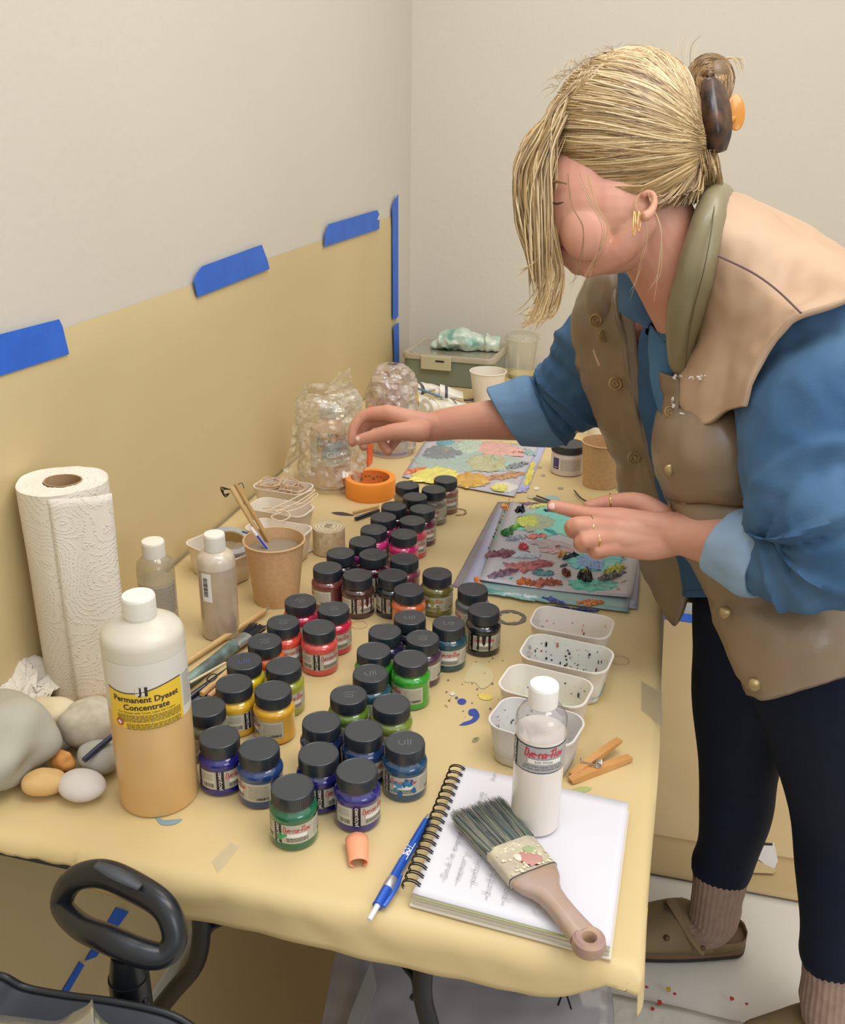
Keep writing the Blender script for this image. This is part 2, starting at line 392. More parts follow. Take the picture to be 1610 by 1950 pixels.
# kraft cover: unrolled sheet bent over the near and right edges
m = MB(); rows = []
NX, NY = 150, 230
def bend(d, r=.013):
    if d <= 0: return d, 0
    a = d / r
    if a < pi / 2: return r * sin(a), r * (1 - cos(a))
    return r, r + (d - r * pi / 2)
for i in range(NY + 1):
    v = -.075 + (Y1 + .075 - Y0) * i / NY + Y0
    r = []
    for j in range(NX + 1):
        u = X0 + .003 + (X1 + .115 - X0) * j / NX
        dx = u - (X1 - .004)
        wv = noise.noise(Vector((u * 5, 0, 3))) * .004
        dropy = .046 + wv + .004 * noise.noise(Vector((u * 24, 5, 1))) * .5 + (.004 * max(0, min(1, (u + .12) / .1))) - .036 * max(0, min(1, (u + .055) / .065)) ** 1.3 - .012 * max(0, min(1, (-.42 - u) / .1))
        if u < -.512: dropy = .012 + .004 * noise.noise(Vector((u * 60, 3, 3)))
        dy = (Y0 + .004) - v
        dy = dy * (dropy + .014) / .079 if dy > 0 else dy
        if dx > 0: dx *= .45 + .55 * max(0, min(1, (v - Y0) / .16))
        ax, zx = bend(dx); ay, zy = bend(dy, .021)
        x = (X1 - .004 + ax) if dx > 0 else u
        y = (Y0 + .004 - ay) if dy > 0 else v
        if dx > 0 and dy > 0:   # folded corner
            x -= .010 * min(1, zy / .03); y += .004 * min(1, zx / .03)
            z = max(zx, zy) + .12 * min(zx, zy)
        else: z = max(zx, zy)
        kk = noise.noise(Vector((x * 6, y * 4, 1)))
        w = .0012 * kk + .0007 * noise.noise(Vector((x * 22, y * 17, 4)))
        if zx > .008: x += .006 * (noise.noise(Vector((y * 3.5, z * 8, 2))) + .1)
        if zy > .001: y += min(1, zy / .02) * (.003 * noise.noise(Vector((x * 7, z * 20, 6))) + .0018 * (1 - 2 * abs(noise.noise(Vector((x * 16, z * 30, 9))))))
        flat = zx == 0 and zy == 0
        r.append((x, y, T - z + (min(0, w) if flat else w) - .0003))
    rows.append(r)
m.grid(rows)
cover = thing('kraft_paper_cover', (-.35, 1.7, T), 'brown kraft paper covering the table top, spotted with paint', 'table cover')
cv = m.build('paper', M_kraft, None, solid=.0006); cv.parent = cover; cv.location = -Vector(cover.location)
# paint marks on the cover: one per visible stain
def stain(pts, col, name='paint_stain', h=.0003, rough=.35, z=.0003):
    mb = MB(); c = Vector(cover.location)
    q = [at(a, b) - c for a, b in pts]
    blob2(mb, [(p.x, p.y) for p in q], z, h=h)
    return mb.build(name, mat('paint_' + col, col, rough), cover)
def dot(px, py, r, col, el=1.0, ang=0.0):
    stain([(px + r * (cos(a) * el * cos(ang) - sin(a) * sin(ang) * .8), py + r * (cos(a) * el * sin(ang) + sin(a) * .8 * cos(ang))) for a in [k * pi / 4 for k in range(8)]], col)
stain([(894, 1352), (906, 1350), (913, 1360), (912, 1368), (903, 1376), (888, 1381), (875, 1381), (888, 1377), (900, 1371), (903, 1362), (893, 1360)], '34489C')
dot(880, 1336, 7, '34489C', 1.2); dot(870, 1329, 3, '3C50A0'); dot(862, 1321, 5, 'D8D2BE'); dot(925, 1327, 8, 'DCC463', 1.7, .1)
dot(906, 1409, 5, '8C8E66', 1.5, -.5); dot(856, 1334, 2, '5A5A50'); dot(938, 1302, 2, '5A5A50'); dot(934, 1350, 2, '50504C')
stain([(296, 1556), (310, 1562), (330, 1561), (347, 1560), (338, 1568), (322, 1572), (306, 1570)], '7F97A0')
stain([(905, 1262), (925, 1268), (940, 1285), (935, 1302), (918, 1312), (905, 1300), (885, 1298), (890, 1280)], 'CDBE92', h=.0001)
stain([(1190, 1508), (1202, 1500), (1216, 1503), (1210, 1511)], '9CA86A') if False else None
stain([(1090, 1504), (1110, 1498), (1128, 1502), (1112, 1509)], 'A9AF73')
for k in range(26):
    dot(rnd.uniform(840, 960), rnd.uniform(1235, 1430), rnd.uniform(.8, 2), rnd.choice(['6E6A58', '8B8263', '5E5E66']))
for px, py, r, c, e in ((1012, 946, 5, 'B9B48E', 1.4), (1050, 950, 9, '9DB6B0', 1.8), (1022, 930, 4, 'E4DCCB', 1.3), (1190, 930, 9, '8B8F8A', 1.8), (1184, 945, 6, '85857F', 1.9), (1035, 905, 3, 'A59A77', 1.5), (1028, 890, 3, 'A59A77', 1.5), (1068, 930, 3, '9A937A', 2)):
    dot(px, py, r, c, e)
# ring left by a jar, near the black jar; thin ring by the far jar; thin circle beside the tubs
def ringmark(px, py, r, w, col, name='ring_stain', arc=1.0, a0=0):
    mb = MB(); c = at(px, py) - Vector(cover.location); n = 40; A, B = [], []
    for k in range(n + 1):
        a = a0 + 2 * pi * arc * k / n; wob = 1 + .12 * noise.noise(Vector((cos(a) * 2, sin(a) * 2, px)))
        ww = w * (1 + .5 * noise.noise(Vector((cos(a) * 3, sin(a) * 3, 9))))
        A.append((c.x + (r - ww) * cos(a) * wob, c.y + (r - ww) * sin(a) * wob, .0006)); B.append((c.x + r * cos(a) * wob, c.y + r * sin(a) * wob, .0006))
    mb.grid([A, B]); mb.build(name, mat('ring_' + col, col, .5), cover)
ringmark(973, 1176, .023, .007, '6E6259'); ringmark(872, 975, .017, .003, '8A6C50', arc=.6, a0=-1.6); ringmark(1182, 1258, .012, .0008, 'A89468'); ringmark(684, 1190, .012, .001, 'D9A07A')
stain([(632, 976), (650, 975), (668, 979), (674, 982), (655, 982), (640, 980)], '4A3A3E')
stain([(1010, 945), (1030, 951), (1060, 957), (1100, 962), (1060, 960), (1025, 955)], '554A42')
# pieces of clear packing tape on the cover
M_clear_tape = clear('clear_packing_tape', haze=.12, hazecol='E6DDBE', rough=.12, gloss=.5)
for q, lb in (([(404, 1640), (440, 1604), (456, 1612), (416, 1662)], 'clear tape strip stuck over the near table edge, below the green jar'),
              ([(1222, 1297), (1262, 1320), (1262, 1385), (1222, 1352)], 'translucent tape piece on the right table edge beside the tubs')):
    mb = MB(); flatpoly(mb, q, T + .0006, .0003); tag(mb.build('packing_tape', M_clear_tape, smooth=False), lb, 'tape')

# plastic storage bag under the table
M_bagp = clear('storage_plastic', haze=.55, hazecol='C4BFC2', rough=.15, gloss=.7)
bt = thing('storage_bag', at(900, 1900, .0), 'large clear plastic storage bag with handwriting under the table', 'storage bag')
bl = Vector(bt.location)
cor = [at(655, 1750, .30), at(1160, 1790, .30), at(1178, 2060, .30), at(590, 2060, .30)]
rows = []
for i in range(25):
    r = []
    for j in range(33):
        s, t = j / 32, i / 24
        p = cor[0].lerp(cor[1], s).lerp(cor[3].lerp(cor[2], s), t)
        p.z += .012 * noise.noise(p * 9) + .004 * noise.noise(p * 30)
        r.append(p - bl)
    rows.append(r)
mb = MB(); mb.grid(rows)
for edge, out in (([r[0] for r in rows], (-.03, 0)), (rows[0], (0, .02)), ([r[-1] for r in rows], (.02, 0))):
    lay = []
    for k in range(8):
        lay.append([Vector((p.x + out[0] * k / 7 + .008 * noise.noise(Vector((p.x * 14, p.y * 14, k * .7))), p.y + out[1] * k / 7, p.z * (1 - k / 7) + (.003 - bl.z) * k / 7)) for p in edge])
    mb.grid(lay)
mb.build('bag_film', M_bagp, bt)
m = MB(); c4 = [c.copy() for c in cor]
inn = [cor[0].lerp(cor[2], .06), cor[1].lerp(cor[3], .04), cor[2].lerp(cor[0], .04), cor[3].lerp(cor[1], .16)]
n4 = [Vector((p.x, p.y, .27)) - bl for p in inn]; b4 = [Vector((p.x, p.y, .01)) - bl for p in inn]
m.add(b4 + n4, [(0, 1, 2, 3), (4, 7, 6, 5), (0, 4, 5, 1), (1, 5, 6, 2), (2, 6, 7, 3), (3, 7, 4, 0)])
m.build('paper_stack', mat('grey_paper_contents', 'ACA7A8', .6), bt, smooth=False)
m = MB(); flatpoly(m, [(708, 1828), (718, 1880), (688, 1960), (650, 1985), (668, 1930)], .318, .001, 0, bl); m.build('white_card', mat('white_card', 'A9A39B', .5), bt, smooth=False)
m = MB(); st, w_ = strokes('Vasepcoius', 40, gap=1.6)
def up_fn(u, v):   # writing runs right to left, upside down
    return at(1088 - u * .93, 1892 - u * .26 + v * .72, .322) - bl
for s_ in st: ribbon(m, s_, 4.2, up_fn)
m.build('handwriting', mat('black_marker', '1B1A20', .5), bt, smooth=False)
# ------------------------------------------------------------------ paint jars
M_cap = mat('jar_cap_black', '262D35', 0.34, spec=1.0, bump=.03, bscale=400)
M_lab = mat('label_silver', 'B4B1A2', .35); M_labt = mat('label_text_panel', 'CBC7B4', .45); M_labw = mat('label_white', 'E4E2DC', .45)
M_ink = mat('label_black', '17161C', .4); M_red = mat('label_red', 'C23040', .4); M_grey = mat('label_grey_print', '6C6A63', .5)
JH = .062
def cap_mesh():
    m = MB(); prof = []
    m.lathe([(.0, .0462), (.0205, .0462), (.0212, .0468), (.0214, .0475), (.0214, .0606), (.0212, .0614), (.0207, .0618), (.0199, .0618), (.0195, .0615), (0.0008, .0614)], 40, cap0=False, cap1=True)
    return m
def ridges(m, r, z0, z1, n=60, h=.0004, mi=0):
    for k in range(n):
        a = 2 * pi * k / n; c_, s_ = cos(a), sin(a)
        m.box(((r) * c_, (r) * s_, (z0 + z1) / 2), (h * 2, .0008, z1 - z0), mi, Matrix.Rotation(a, 3, 'Z'))
def body_mesh():
    m = MB()
    m.lathe([(0, 0), (.021, 0), (.0238, .0015), (.0247, .0045), (.0242, .008), (.0240, .010), (.0240, .033), (.0243, .0345), (.0247, .0365), (.0244, .0395), (.0228, .0425), (.0198, .0440), (.0192, .0447), (.0192, .0475)], 48, cap0=False, cap1=True)
    return m
FN = cyl(.02425, 0)
def logo(m, fn, w, mi=4, lw=.00075):
    st, tot = strokes('Dye-na-Flow', 1.0, slant=.30, gap=.5)
    k = w / tot
    for s_ in st: ribbon(m, [(a * k - w / 2, b * k * 1.9) for a, b in s_], lw, fn, mi, 3)
def label_full():
    """barcode panel | black name bar | logo panel | small print panel, left to right"""
    m = MB()
    zb, zt = .0098, .0325
    rect(m, -.042, zb, .046, zt, cyl(.02415), 0, 36)
    f = cyl(.02425)
    rect(m, -.0408, zb + .0012, -.0245, zt - .0012, f, 1, 10)       # barcode panel
    rect(m, -.0222, zb, -.0138, zt, f, 3, 6)                        # black bar
    g = cyl(.02432)
    print_text(m, 'JACQUARD', .0046, lambda u, v: g(u - .0180, v + (zb + zt) / 2), 2, rot=pi / 2, bold=.00008)
    for k in range(7): 
        u = -.0395
        while u < -.0262:
            w = rnd.uniform(.0012, .0035); w = min(w, -.0260 - u); rect(m, u, zt - .003 - k * .00135, u + w, zt - .0035 - k * .00135, g, 5, 2); u += w + .0005
    u = -.0385
    while u < -.0262:
        w = rnd.choice((.00025, .0005, .0008)); rect(m, u, zb + .0024, u + w, zb + .0078, g, 3, 1); u += w + rnd.choice((.0003, .0005, .0007))
    logo(m, lambda u, v: g(u + .0025, v + zb + .0140), .0285)
    rect(m, -.0085, zb + .0078, .0130, zb + .0122, g, 2, 8)
    for v0, n in ((.0058, 3), (.0042, 3), (.0026, 3)):
        u = -.0085
        while u < .0135:
            w = rnd.uniform(.0015, .0040); rect(m, u, zb + v0, min(u + w, .0145), zb + v0 + .0007, g, 3, 2); u += w + .0006
    rect(m, .0195, zb + .001, .0450, zt - .001, f, 1, 12)
    for k in range(13):
        u = .0205
        while u < .0435:
            w = rnd.uniform(.0012, .0036); w = min(w, .0440 - u); rect(m, u, zt - .0030 - k * .0014, u + w, zt - .0035 - k * .0014, g, 5, 2); u += w + .0005
    u = .030
    while u < .0435:
        w = rnd.choice((.00025, .0005, .0008)); rect(m, u, zb + .0020, u + w, zb + .0052, cyl(.02438), 3, 1); u += w + rnd.choice((.0003, .0005, .0007))
    return m
LABM = [M_lab, M_labt, M_labw, M_ink, M_red, M_grey]
def mark_mesh(kind):
    """faint hand-drawn mark on a cap"""
    m = MB(); z = .06145
    f = lambda u, v: Vector((u, v, z))
    if kind == 0: L_ = [[(-.006, .004), (.006, .006)], [(-.004, -.001), (.004, .001), (.005, -.003), (0, -.005), (-.004, -.004)]]
    elif kind == 1: L_ = [[(-.007, .003), (-.006, -.003), (-.001, -.004), (0, .004)], [(.003, .005), (.003, -.004)], [(.006, .005), (.006, -.004)]]
    else: L_ = [[(-.008, .001), (-.006, -.004), (.002, -.002), (.009, -.001)], [(-.005, -.006), (.008, -.005)]]
    for l in L_: ribbon(m, l, .0008, f, 0, 3)
    return m
jar_root = None
JARS = [  # cap centre px, colour, yaw (degrees the label's logo is turned), cap mark, label words
 (776, 923, 'B59B78', 30, 0, 'pale tan paint jar at the far left end, nearest the orange tape roll'),
 (849, 912, 'A8705C', 25, -1, 'terracotta brown paint jar furthest back, beside the brown ring stain'),
 (826, 931, '9C9385', -15, -1, 'taupe grey paint jar with facing logo, in front of the terracotta jar'),
 (791, 945, '6E3E44', 10, 0, 'muted maroon paint jar, mostly hidden, in front of the pale tan jar'),
 (752, 963, '4A2638', 50, 0, 'very dark plum paint jar at the left beside the thin brushes'),
 (803, 968, '7A2A4E', 20, 0, 'burgundy paint jar to the right of the thin brush tips'),
 (732, 984, 'B82F78', 60, -1, 'dark magenta paint jar behind the hot pink one at the left'),
 (784, 990, 'D8455E', 20, 1, 'rose red paint jar with facing logo behind the bright magenta jar'),
 (712, 1007, 'E83F90', 50, 0, 'hot pink paint jar at the left with bright pink shoulder'),
 (769, 1016, 'D92A6E', -80, 0, 'bright magenta paint jar at right, in front of the rose red jar'),
 (691, 1030, 'B02A86', 60, -1, 'violet magenta paint jar, mostly hidden, at the left of the pink rows'),
 (650, 1052, '302038', -80, 0, 'black violet paint jar behind the reddish brown jar near the washi roll'),
 (710, 1055, '5A1E34', 60, 2, 'dark wine red paint jar with a checkmark on its cap, left of two'),
 (770, 1063, 'A8566A', -80, 2, 'dusty rose paint jar with a black checkmark on its cap'),
 (624, 1080, '8E4640', -100, -1, 'reddish brown paint jar with pale text label, beside the kraft cup'),
 (681, 1094, '5A3A34', 30, -1, 'dark brown paint jar with drips over its label'),
 (748, 1094, '273238', 10, -1, 'black teal paint jar with a black drip, beside the brown jar'),
 (833, 1091, '8A8244', -20, 1, 'olive green paint jar with blotched label standing alone at right'),
 (779, 1122, 'D56A36', 60, -1, 'burnt orange paint jar in the middle of the rows'),
 (901, 1121, '7C838A', -80, -1, 'pale grey paint jar behind the black one, by the palette sheets'),
 (922, 1160, '1E262C', 0, -1, 'black paint jar with black drips over its label, at far right'),
 (572, 1143, 'D22F58', 60, 0, 'crimson pink paint jar at the back left, nearest the wide black brush'),
 (635, 1158, 'D62A4E', 15, 0, 'crimson red paint jar with facing logo behind the coral red jar'),
 (780, 1175, '38305E', -80, 1, 'dark violet blue paint jar in front of the burnt orange jar'),
 (855, 1186, '2A6474', 0, 1, 'dark teal paint jar with facing logo, left of the black jar'),
 (541, 1184, 'E4503A', 20, 0, 'orange red paint jar behind the orange one at the left'),
 (606, 1193, 'DE5450', 32, -1, 'coral red paint jar showing its black name bar and logo'),
 (734, 1201, '3C3468', -80, -1, 'indigo paint jar with plain grey cap behind the bright green jars'),
 (805, 1214, '5A3C52', -15, 0, 'plum purple paint jar with red logo in front of the teal jar'),
 (504, 1220, 'E8662C', 60, 0, 'orange paint jar at the left with a scratched cap'),
 (713, 1238, '42C02E', -100, -1, 'vivid green paint jar with plain cap, left of two'),
 (782, 1253, '3EBE34', -70, -1, 'vivid green paint jar with pale text label facing, right of two'),
 (467, 1259, 'F0D02C', -70, 3, 'lemon yellow paint jar with blue pen marks on its cap'),
 (538, 1266, 'B8BC3A', 20, -1, 'chartreuse paint jar behind the golden yellow jars'),
 (706, 1281, '2F6E84', -90, 1, 'petrol blue paint jar squeezed between the vivid green jars'),
 (448, 1300, 'E9B62E', 75, -1, 'golden yellow paint jar with barcode facing, left of two'),
 (518, 1313, 'E8AE2C', -85, -1, 'golden yellow paint jar with text label facing, right of two'),
 (664, 1322, '7AA03A', -100, 0, 'leaf green paint jar with grey cap, left of two olive ones'),
 (746, 1339, '93A83E', -100, -1, 'light olive green paint jar, right of two, behind the blue jars'),
 (393, 1345, '8A8C72', -100, -1, 'nearly clear paint jar half hidden by the big orange bottle'),
 (615, 1374, '24356E', -100, -1, 'navy paint jar behind the two dark ultramarine ones'),
 (692, 1390, '244C8C', 40, -1, 'deep blue paint jar with glossy blue-grey cap, centre of the blue cluster'),
 (414, 1404, '2A2CA0', 36, -1, 'ultramarine paint jar with name bar, beside the big orange bottle'),
 (490, 1423, '2C5AA8', -85, -1, 'cobalt blue paint jar with pale text label and barcode facing'),
 (770, 1412, '22608E', -10, 1, 'cerulean paint jar with blue-splashed label at the right of the blue cluster'),
 (607, 1434, '24248A', 42, -1, 'dark ultramarine paint jar between the green and violet blue jars'),
 (680, 1466, '3A32A0', 40, -1, 'violet blue paint jar above the orange paper curl, name bar facing'),
 (557, 1497, '1F7A50', 0, -1, 'emerald green paint jar, nearest to the table edge'),
]
M_mark = [mat('faint_mark', '6B7074', .5), mat('black_mark', '0C0D10', .4), mat('blue_mark', '33509C', .5)]
cap_o = body_o = lab_o = None; marks = {}
jar_pos = []
for k, (px, py, col, yaw, mk, lb) in enumerate(JARS):
    p = at(px, py, T + JH)
    jar_pos.append([p.x, p.y])
for _ in range(60):      # jars touch but never share space
    for i in range(len(jar_pos)):
        dx = jar_pos[i][0] + .480; dy = jar_pos[i][1] - .758; d = sqrt(dx * dx + dy * dy)
        if d < .0675: jar_pos[i][0] = -.480 + dx * .0675 / d; jar_pos[i][1] = .758 + dy * .0675 / d
        for j in range(i):
            dx = jar_pos[i][0] - jar_pos[j][0]; dy = jar_pos[i][1] - jar_pos[j][1]; d = sqrt(dx * dx + dy * dy)
            if d < .0502:
                q = (.0502 - d) / 2 / max(d, 1e-6); jar_pos[i][0] += dx * q; jar_pos[i][1] += dy * q; jar_pos[j][0] -= dx * q; jar_pos[j][1] -= dy * q
def paint_mat(col, k):
    r_, g_, b_ = (int(col[i:i+2], 16) for i in (0, 2, 4)); f = .70 if b_ > r_ and b_ > g_ else .80 if r_ < 200 else .93
    m = mat('paint_in_glass_' + col, '%02X%02X%02X' % (int(r_ * f), int(g_ * f), int(b_ * f)), .12, coat=1.0, var=None)
    return m
base_body = body_mesh(); drip_on = {15: '4A2C28', 16: '14181C', 20: '0C0F12'}
for k, (px, py, col, yaw, mk, lb) in enumerate(JARS):
    x, y = jar_pos[k]
    face = atan2(x, y)             # turn so that local -y looks at the camera
    j = thing('paint_jar', (x, y, T), lb, 'paint jar', 'small glass jars of fabric paint', rz=-face + radians(yaw))
    if k == 0:
        cap_o = cap_mesh(); ridges(cap_o, .0213, .048, .0595); cap_o = cap_o.build('cap', M_cap, j, sharp=30)
        lab_o = label_full().build('label', LABM, j, smooth=False)
        bo = base_body.build('glass_body', paint_mat(col, k), j)
    else:
        c = cap_o.copy(); COL.objects.link(c); c.parent = j
        l = lab_o.copy(); COL.objects.link(l); l.parent = j
        bo = base_body.build('glass_body', paint_mat(col, k), j)
    if mk >= 0:
        kk = (mk if mk < 3 else 1)
        if kk not in marks: marks[kk] = mark_mesh(kk)
        marks[kk].build('cap_mark', M_mark[1] if (mk == 2 or k == 17) else M_mark[2] if mk == 3 else M_mark[0], j, smooth=False).rotation_euler = (0, 0, rnd.uniform(-.5, .5) - radians(yaw))
    if k in drip_on:
        m = MB(); f = cyl(.0246)
        for u0, w, v1 in ((-.016, .004, .012), (-.006, .0035, .009), (.002, .006, .018), (.010, .004, .008)):
            q = [(u0 - w / 2, .034), (u0 + w / 2, .034), (u0 + w * .35, v1 + .004), (u0, v1), (u0 - w * .35, v1 + .004)]
            m.add([f(*a) for a in q], [(0, 1, 2, 3, 4)])
        m.build('paint_drip', mat('drip_' + drip_on[k], drip_on[k], .15), j, smooth=False)
    if k in (44, 47, 17):
        m = MB(); f = cyl(.02455); cc = {44: ('3C8CB8', '1D5E92'), 47: ('2FA05C',), 17: ('A79A4C', '7A7433')}[k]; r2 = random.Random(k)
        for ci, c_ in enumerate(cc):
            m = MB()
            for q in range(9 if k != 47 else 5):
                u0 = r2.uniform(-.014, .016) if k != 47 else r2.uniform(-.019, -.009); v0 = r2.uniform(.012, .030) if k != 47 else r2.uniform(.011, .022); s_ = r2.uniform(.0015, .0045)
                m.add([f(u0 + s_ * r2.uniform(.5, 1.2) * cos(a * pi / 4), v0 + s_ * r2.uniform(.5, 1.2) * sin(a * pi / 4)) for a in range(8)], [tuple(range(8))])
            m.build('paint_smear', mat('smear_' + c_, c_, .3), j, smooth=False)

# ------------------------------------------------------------------ bottles
def screwcap(r, z, h, mb=None):
    m = mb or MB(); m.lathe([(0, z), (r * .98, z), (r, z + .001), (r, z + h - .0015), (r * .95, z + h - .0003), (r * .6, z + h), (0.0004, z + h)], 40, cap0=False)
    ridges(m, r, z + .001, z + h - .003, 70, .0003); return m
M_wcap = mat('white_cap', 'E9E3D6', .35, sub=.1)
# big bottle of orange liquid
b = thing('dyeset_bottle', (-.480, .758, T), 'large frosted bottle of orange liquid with yellow label, nearest the rocks', 'bottle', rz=-atan2(-.48, .758))
BR = .0415
M_frost = mat('frosted_plastic', 'D9D3C2', .33, sub=.25, trans=.12, bump=.03, bscale=30)
M_orl = mat('orange_liquid_in_plastic', 'E2BC84', .33, sub=.3, var='DDB477', vscale=14, trans=.1)
MB().lathe([(BR - .004, 0), (BR - .001, .001), (BR, .004), (BR, .126)], 64, cap1=False).build('filled_body', M_orl, b)
MB().lathe([(BR, .126), (BR, .198), (BR - .001, .203), (BR - .004, .2075), (BR - .012, .2125), (.022, .2165), (.0165, .2185), (.0155, .221)], 64, cap0=False).build('upper_body', M_frost, b)
screwcap(.0163, .2205, .0225).build('cap', M_wcap, b)
m = MB(); f = cyl(BR + .0003); fa = cyl(BR + .0006); fb = cyl(BR + .0009)
yb, yt = .112, .157
top = lambda u: yt + .0035 * sin(u * 62 - .2) + .06 * max(0, u) ** 1.0 * .25
# white upper band, yellow field, dark line, print
mw = MB(); n = 40; u0, u1 = -.046, .062
mw.grid([[f(u0 + (u1 - u0) * i / n, yb) for i in range(n + 1)], [f(u0 + (u1 - u0) * i / n, min(.186, .186)) for i in range(n + 1)]])
A = [[], []]; B = [[], []]
for i in range(n + 1):
    u = -.046 + (.036 + .046) * i / n
    A[0].append(fa(u, yb + .0004)); A[1].append(fa(u, top(u)))
    B[0].append(fb(u, top(u))); B[1].append(fb(u, top(u) + .0011))
mw.grid(A, 1); mw.grid(B, 2)
print_text(mw, 'Permanent Dyeset', .0092, lambda u, v: fb(u - .004, v + .1465), 2, bold=.00022)
print_text(mw, 'Concentrate', .0092, lambda u, v: fb(u - .004, v + .1375), 2, bold=.00022)
print_text(mw, 'For Dyeset with Green Label Silk Colors', .0036, lambda u, v: fb(u - .004, v + .1315), 2)
for k in range(12):
    u = -.036 + (0 if k < 6 else .010)
    if k in (6,): continue
    while u < .031:
        w = rnd.uniform(.002, .006); w = min(w, .0325 - u); rect(mw, u, .1285 - k * .00145, u + w, .1279 - k * .00145, fb, 2, 2); u += w + .0008
for k in range(16):
    rect(mw, .0385, .160 - k * .0024, .0385 + rnd.uniform(.012, .02), .1592 - k * .0024, fb, 4, 4)
rect(mw, -.013, .151, -.0035, .1615, fb, 0, 4); rect(mw, -.0040, .151, -.0012, .1615, cyl(BR + .0012), 2, 2)
print_text(mw, 'J', .011, lambda u, v: cyl(BR + .0012)(u - .0082, v + .1565), 2, bold=.0004)
fc = cyl(BR + .0012)
mw.add([fc(-.034 + .0045 * cos(a * pi / 6), .119 + .0045 * sin(a * pi / 6)) for a in range(12)], [tuple(range(12))], 3)
mw.add([cyl(BR + .0014)(-.034 + .003 * cos(a * pi / 2), .119 + .003 * sin(a * pi / 2)) for a in range(4)], [tuple(range(4))], 0)
mw.build('label', [mat('label_pale', 'D8D3C8', .4), mat('label_yellow', 'E6C23C', .38), mat('label_plum_ink', '3A2630', .5), mat('hazard_red', 'B8433A', .5), mat('label_fine_grey', '9A948A', .5)], b, smooth=False)

# tan bottle with a barcode
b = thing('shimmer_bottle', (-.567, 1.096, T), 'slim clear bottle of pale taupe paint with a barcode sticker', 'bottle', rz=-atan2(-.567, 1.096))
MB().lathe([(.022, 0), (.0255, .0012), (.0262, .004), (.0262, .108), (.0250, .117)], 48).build('filled_body', mat('taupe_paint_in_plastic', 'B8A690', .18, var='A89781', vscale=30, coat=.8), b)
MB().lathe([(.0262, .108), (.0258, .118), (.0232, .125), (.017, .1295), (.0135, .131)], 48, cap0=False).build('shoulder', mat('dusty_clear_plastic', 'C0AF98', .2, coat=.7, var='D0C3B0', vscale=60), b)
screwcap(.0142, .131, .024).build('cap', M_wcap, b)
m = MB(); f = cyl(.0265); rect(m, -.024, .062, -.009, .105, f, 0, 6)
v = .070
while v < .099:
    w = rnd.choice((.0003, .0006, .001)); rect(m, -.0215, v, -.0145, v + w, cyl(.0267), 1, 3); v += w + rnd.choice((.0003, .0006))
m.build('barcode_sticker', [M_labw, M_ink], b, smooth=False)

# clear bottle behind the paper towel roll
M_cp = clear('clear_bottle_plastic', 'F2F0EA', haze=.22, hazecol='C9C1AE', rough=.06, gloss=.5)
M_glue = mat('cloudy_liquid', 'BDB294', .2, coat=.5)
b = thing('clear_bottle', (-.655, 1.085, T), 'short clear bottle with white cap behind the paper towel roll', 'bottle', rz=-atan2(-.655, 1.085))
MB().lathe([(.022, 0), (.0258, .002), (.026, .095), (.0245, .106), (.018, .113), (.0145, .116)], 40, cap1=False).build('bottle_wall', M_cp, b)
MB().lathe([(.021, .002), (.0245, .004), (.0245, .078)], 40).build('liquid', M_glue, b)
screwcap(.0155, .114, .024).build('cap', M_wcap, b)
m = MB(); rect(m, -.018, .03, .036, .078, cyl(.0263), 0, 14)
for k in range(14): rect(m, -.016, .0745 - k * .003, .030, .0735 - k * .003, cyl(.0265), 1, 10)
m.build('label', [clear('clear_label', haze=.35, hazecol='D8D2C2', gloss=.2), mat('label_lines', '857F72', .5)], b, smooth=False)

# white bottle on the notebook
NBZ = T + .0165
b = thing('white_paint_bottle', (-.0775, .801, NBZ), 'slim bottle of white paint standing on the open notebook', 'bottle', rz=-atan2(-.0775, .801) + radians(3))
M_wliq = mat('white_paint', 'E6DED4', .28, coat=.6, sub=.1)
M_cp2 = clear('bottle_plastic', 'F6F6F8', haze=.10, hazecol='D9D6DA', rough=.05, gloss=.6)
MB().lathe([(.020, .0005), (.0243, .0015), (.0250, .004), (.0250, .113)], 48).build('paint_fill', M_wliq, b)
MB().lathe([(.0254, .113), (.0256, .124), (.0248, .131), (.021, .1375), (.0155, .141), (.0135, .1425)], 48, cap0=False, cap1=False).build('clear_shoulder', M_cp2, b)
screwcap(.0142, .1425, .0235).build('cap', mat('bright_white_cap', 'F4F0EA', .35), b)
m = MB(); r_ = .0253
def band(u0, v0, u1, v1, rr, mi, n=14): rect(m, u0, v0, u1, v1, cyl(rr), mi, n)
band(-.036, .0785, .036, .1095, r_, 3); band(-.0355, .0797, .0355, .1083, r_ + .00015, 0)
band(-.036, .0785, -.0265, .1095, r_ + .0003, 3, 4)
print_text(m, 'JACQUARD', .0058, lambda u, v: cyl(r_ + .0005)(u - .031, v + .094), 2, rot=pi / 2, bold=.0002)
logo(m, lambda u, v: cyl(r_ + .0004)(u + .004, v + .0975), .040, 4, .0013)
band(-.013, .0893, .023, .0953, r_ + .0003, 3); band(-.0127, .0896, .0227, .0950, r_ + .0004, 2)
print_text(m, '630 White', .0042, lambda u, v: cyl(r_ + .0006)(u + .004, v + .0922), 5)
print_text(m, 'NON-TOXIC LIQUID COLOR FOR', .0027, lambda u, v: cyl(r_ + .0004)(u + .004, v + .0865), 3)
print_text(m, 'NATURAL AND SYNTHETIC FABRICS', .0027, lambda u, v: cyl(r_ + .0004)(u + .004, v + .0835), 3)
m.build('label', [mat('label_silver_bright', 'A8A6A4', .3), M_labt, M_labw, mat('label_navy', '2A2A44', .4), M_red, M_grey], b, smooth=False)

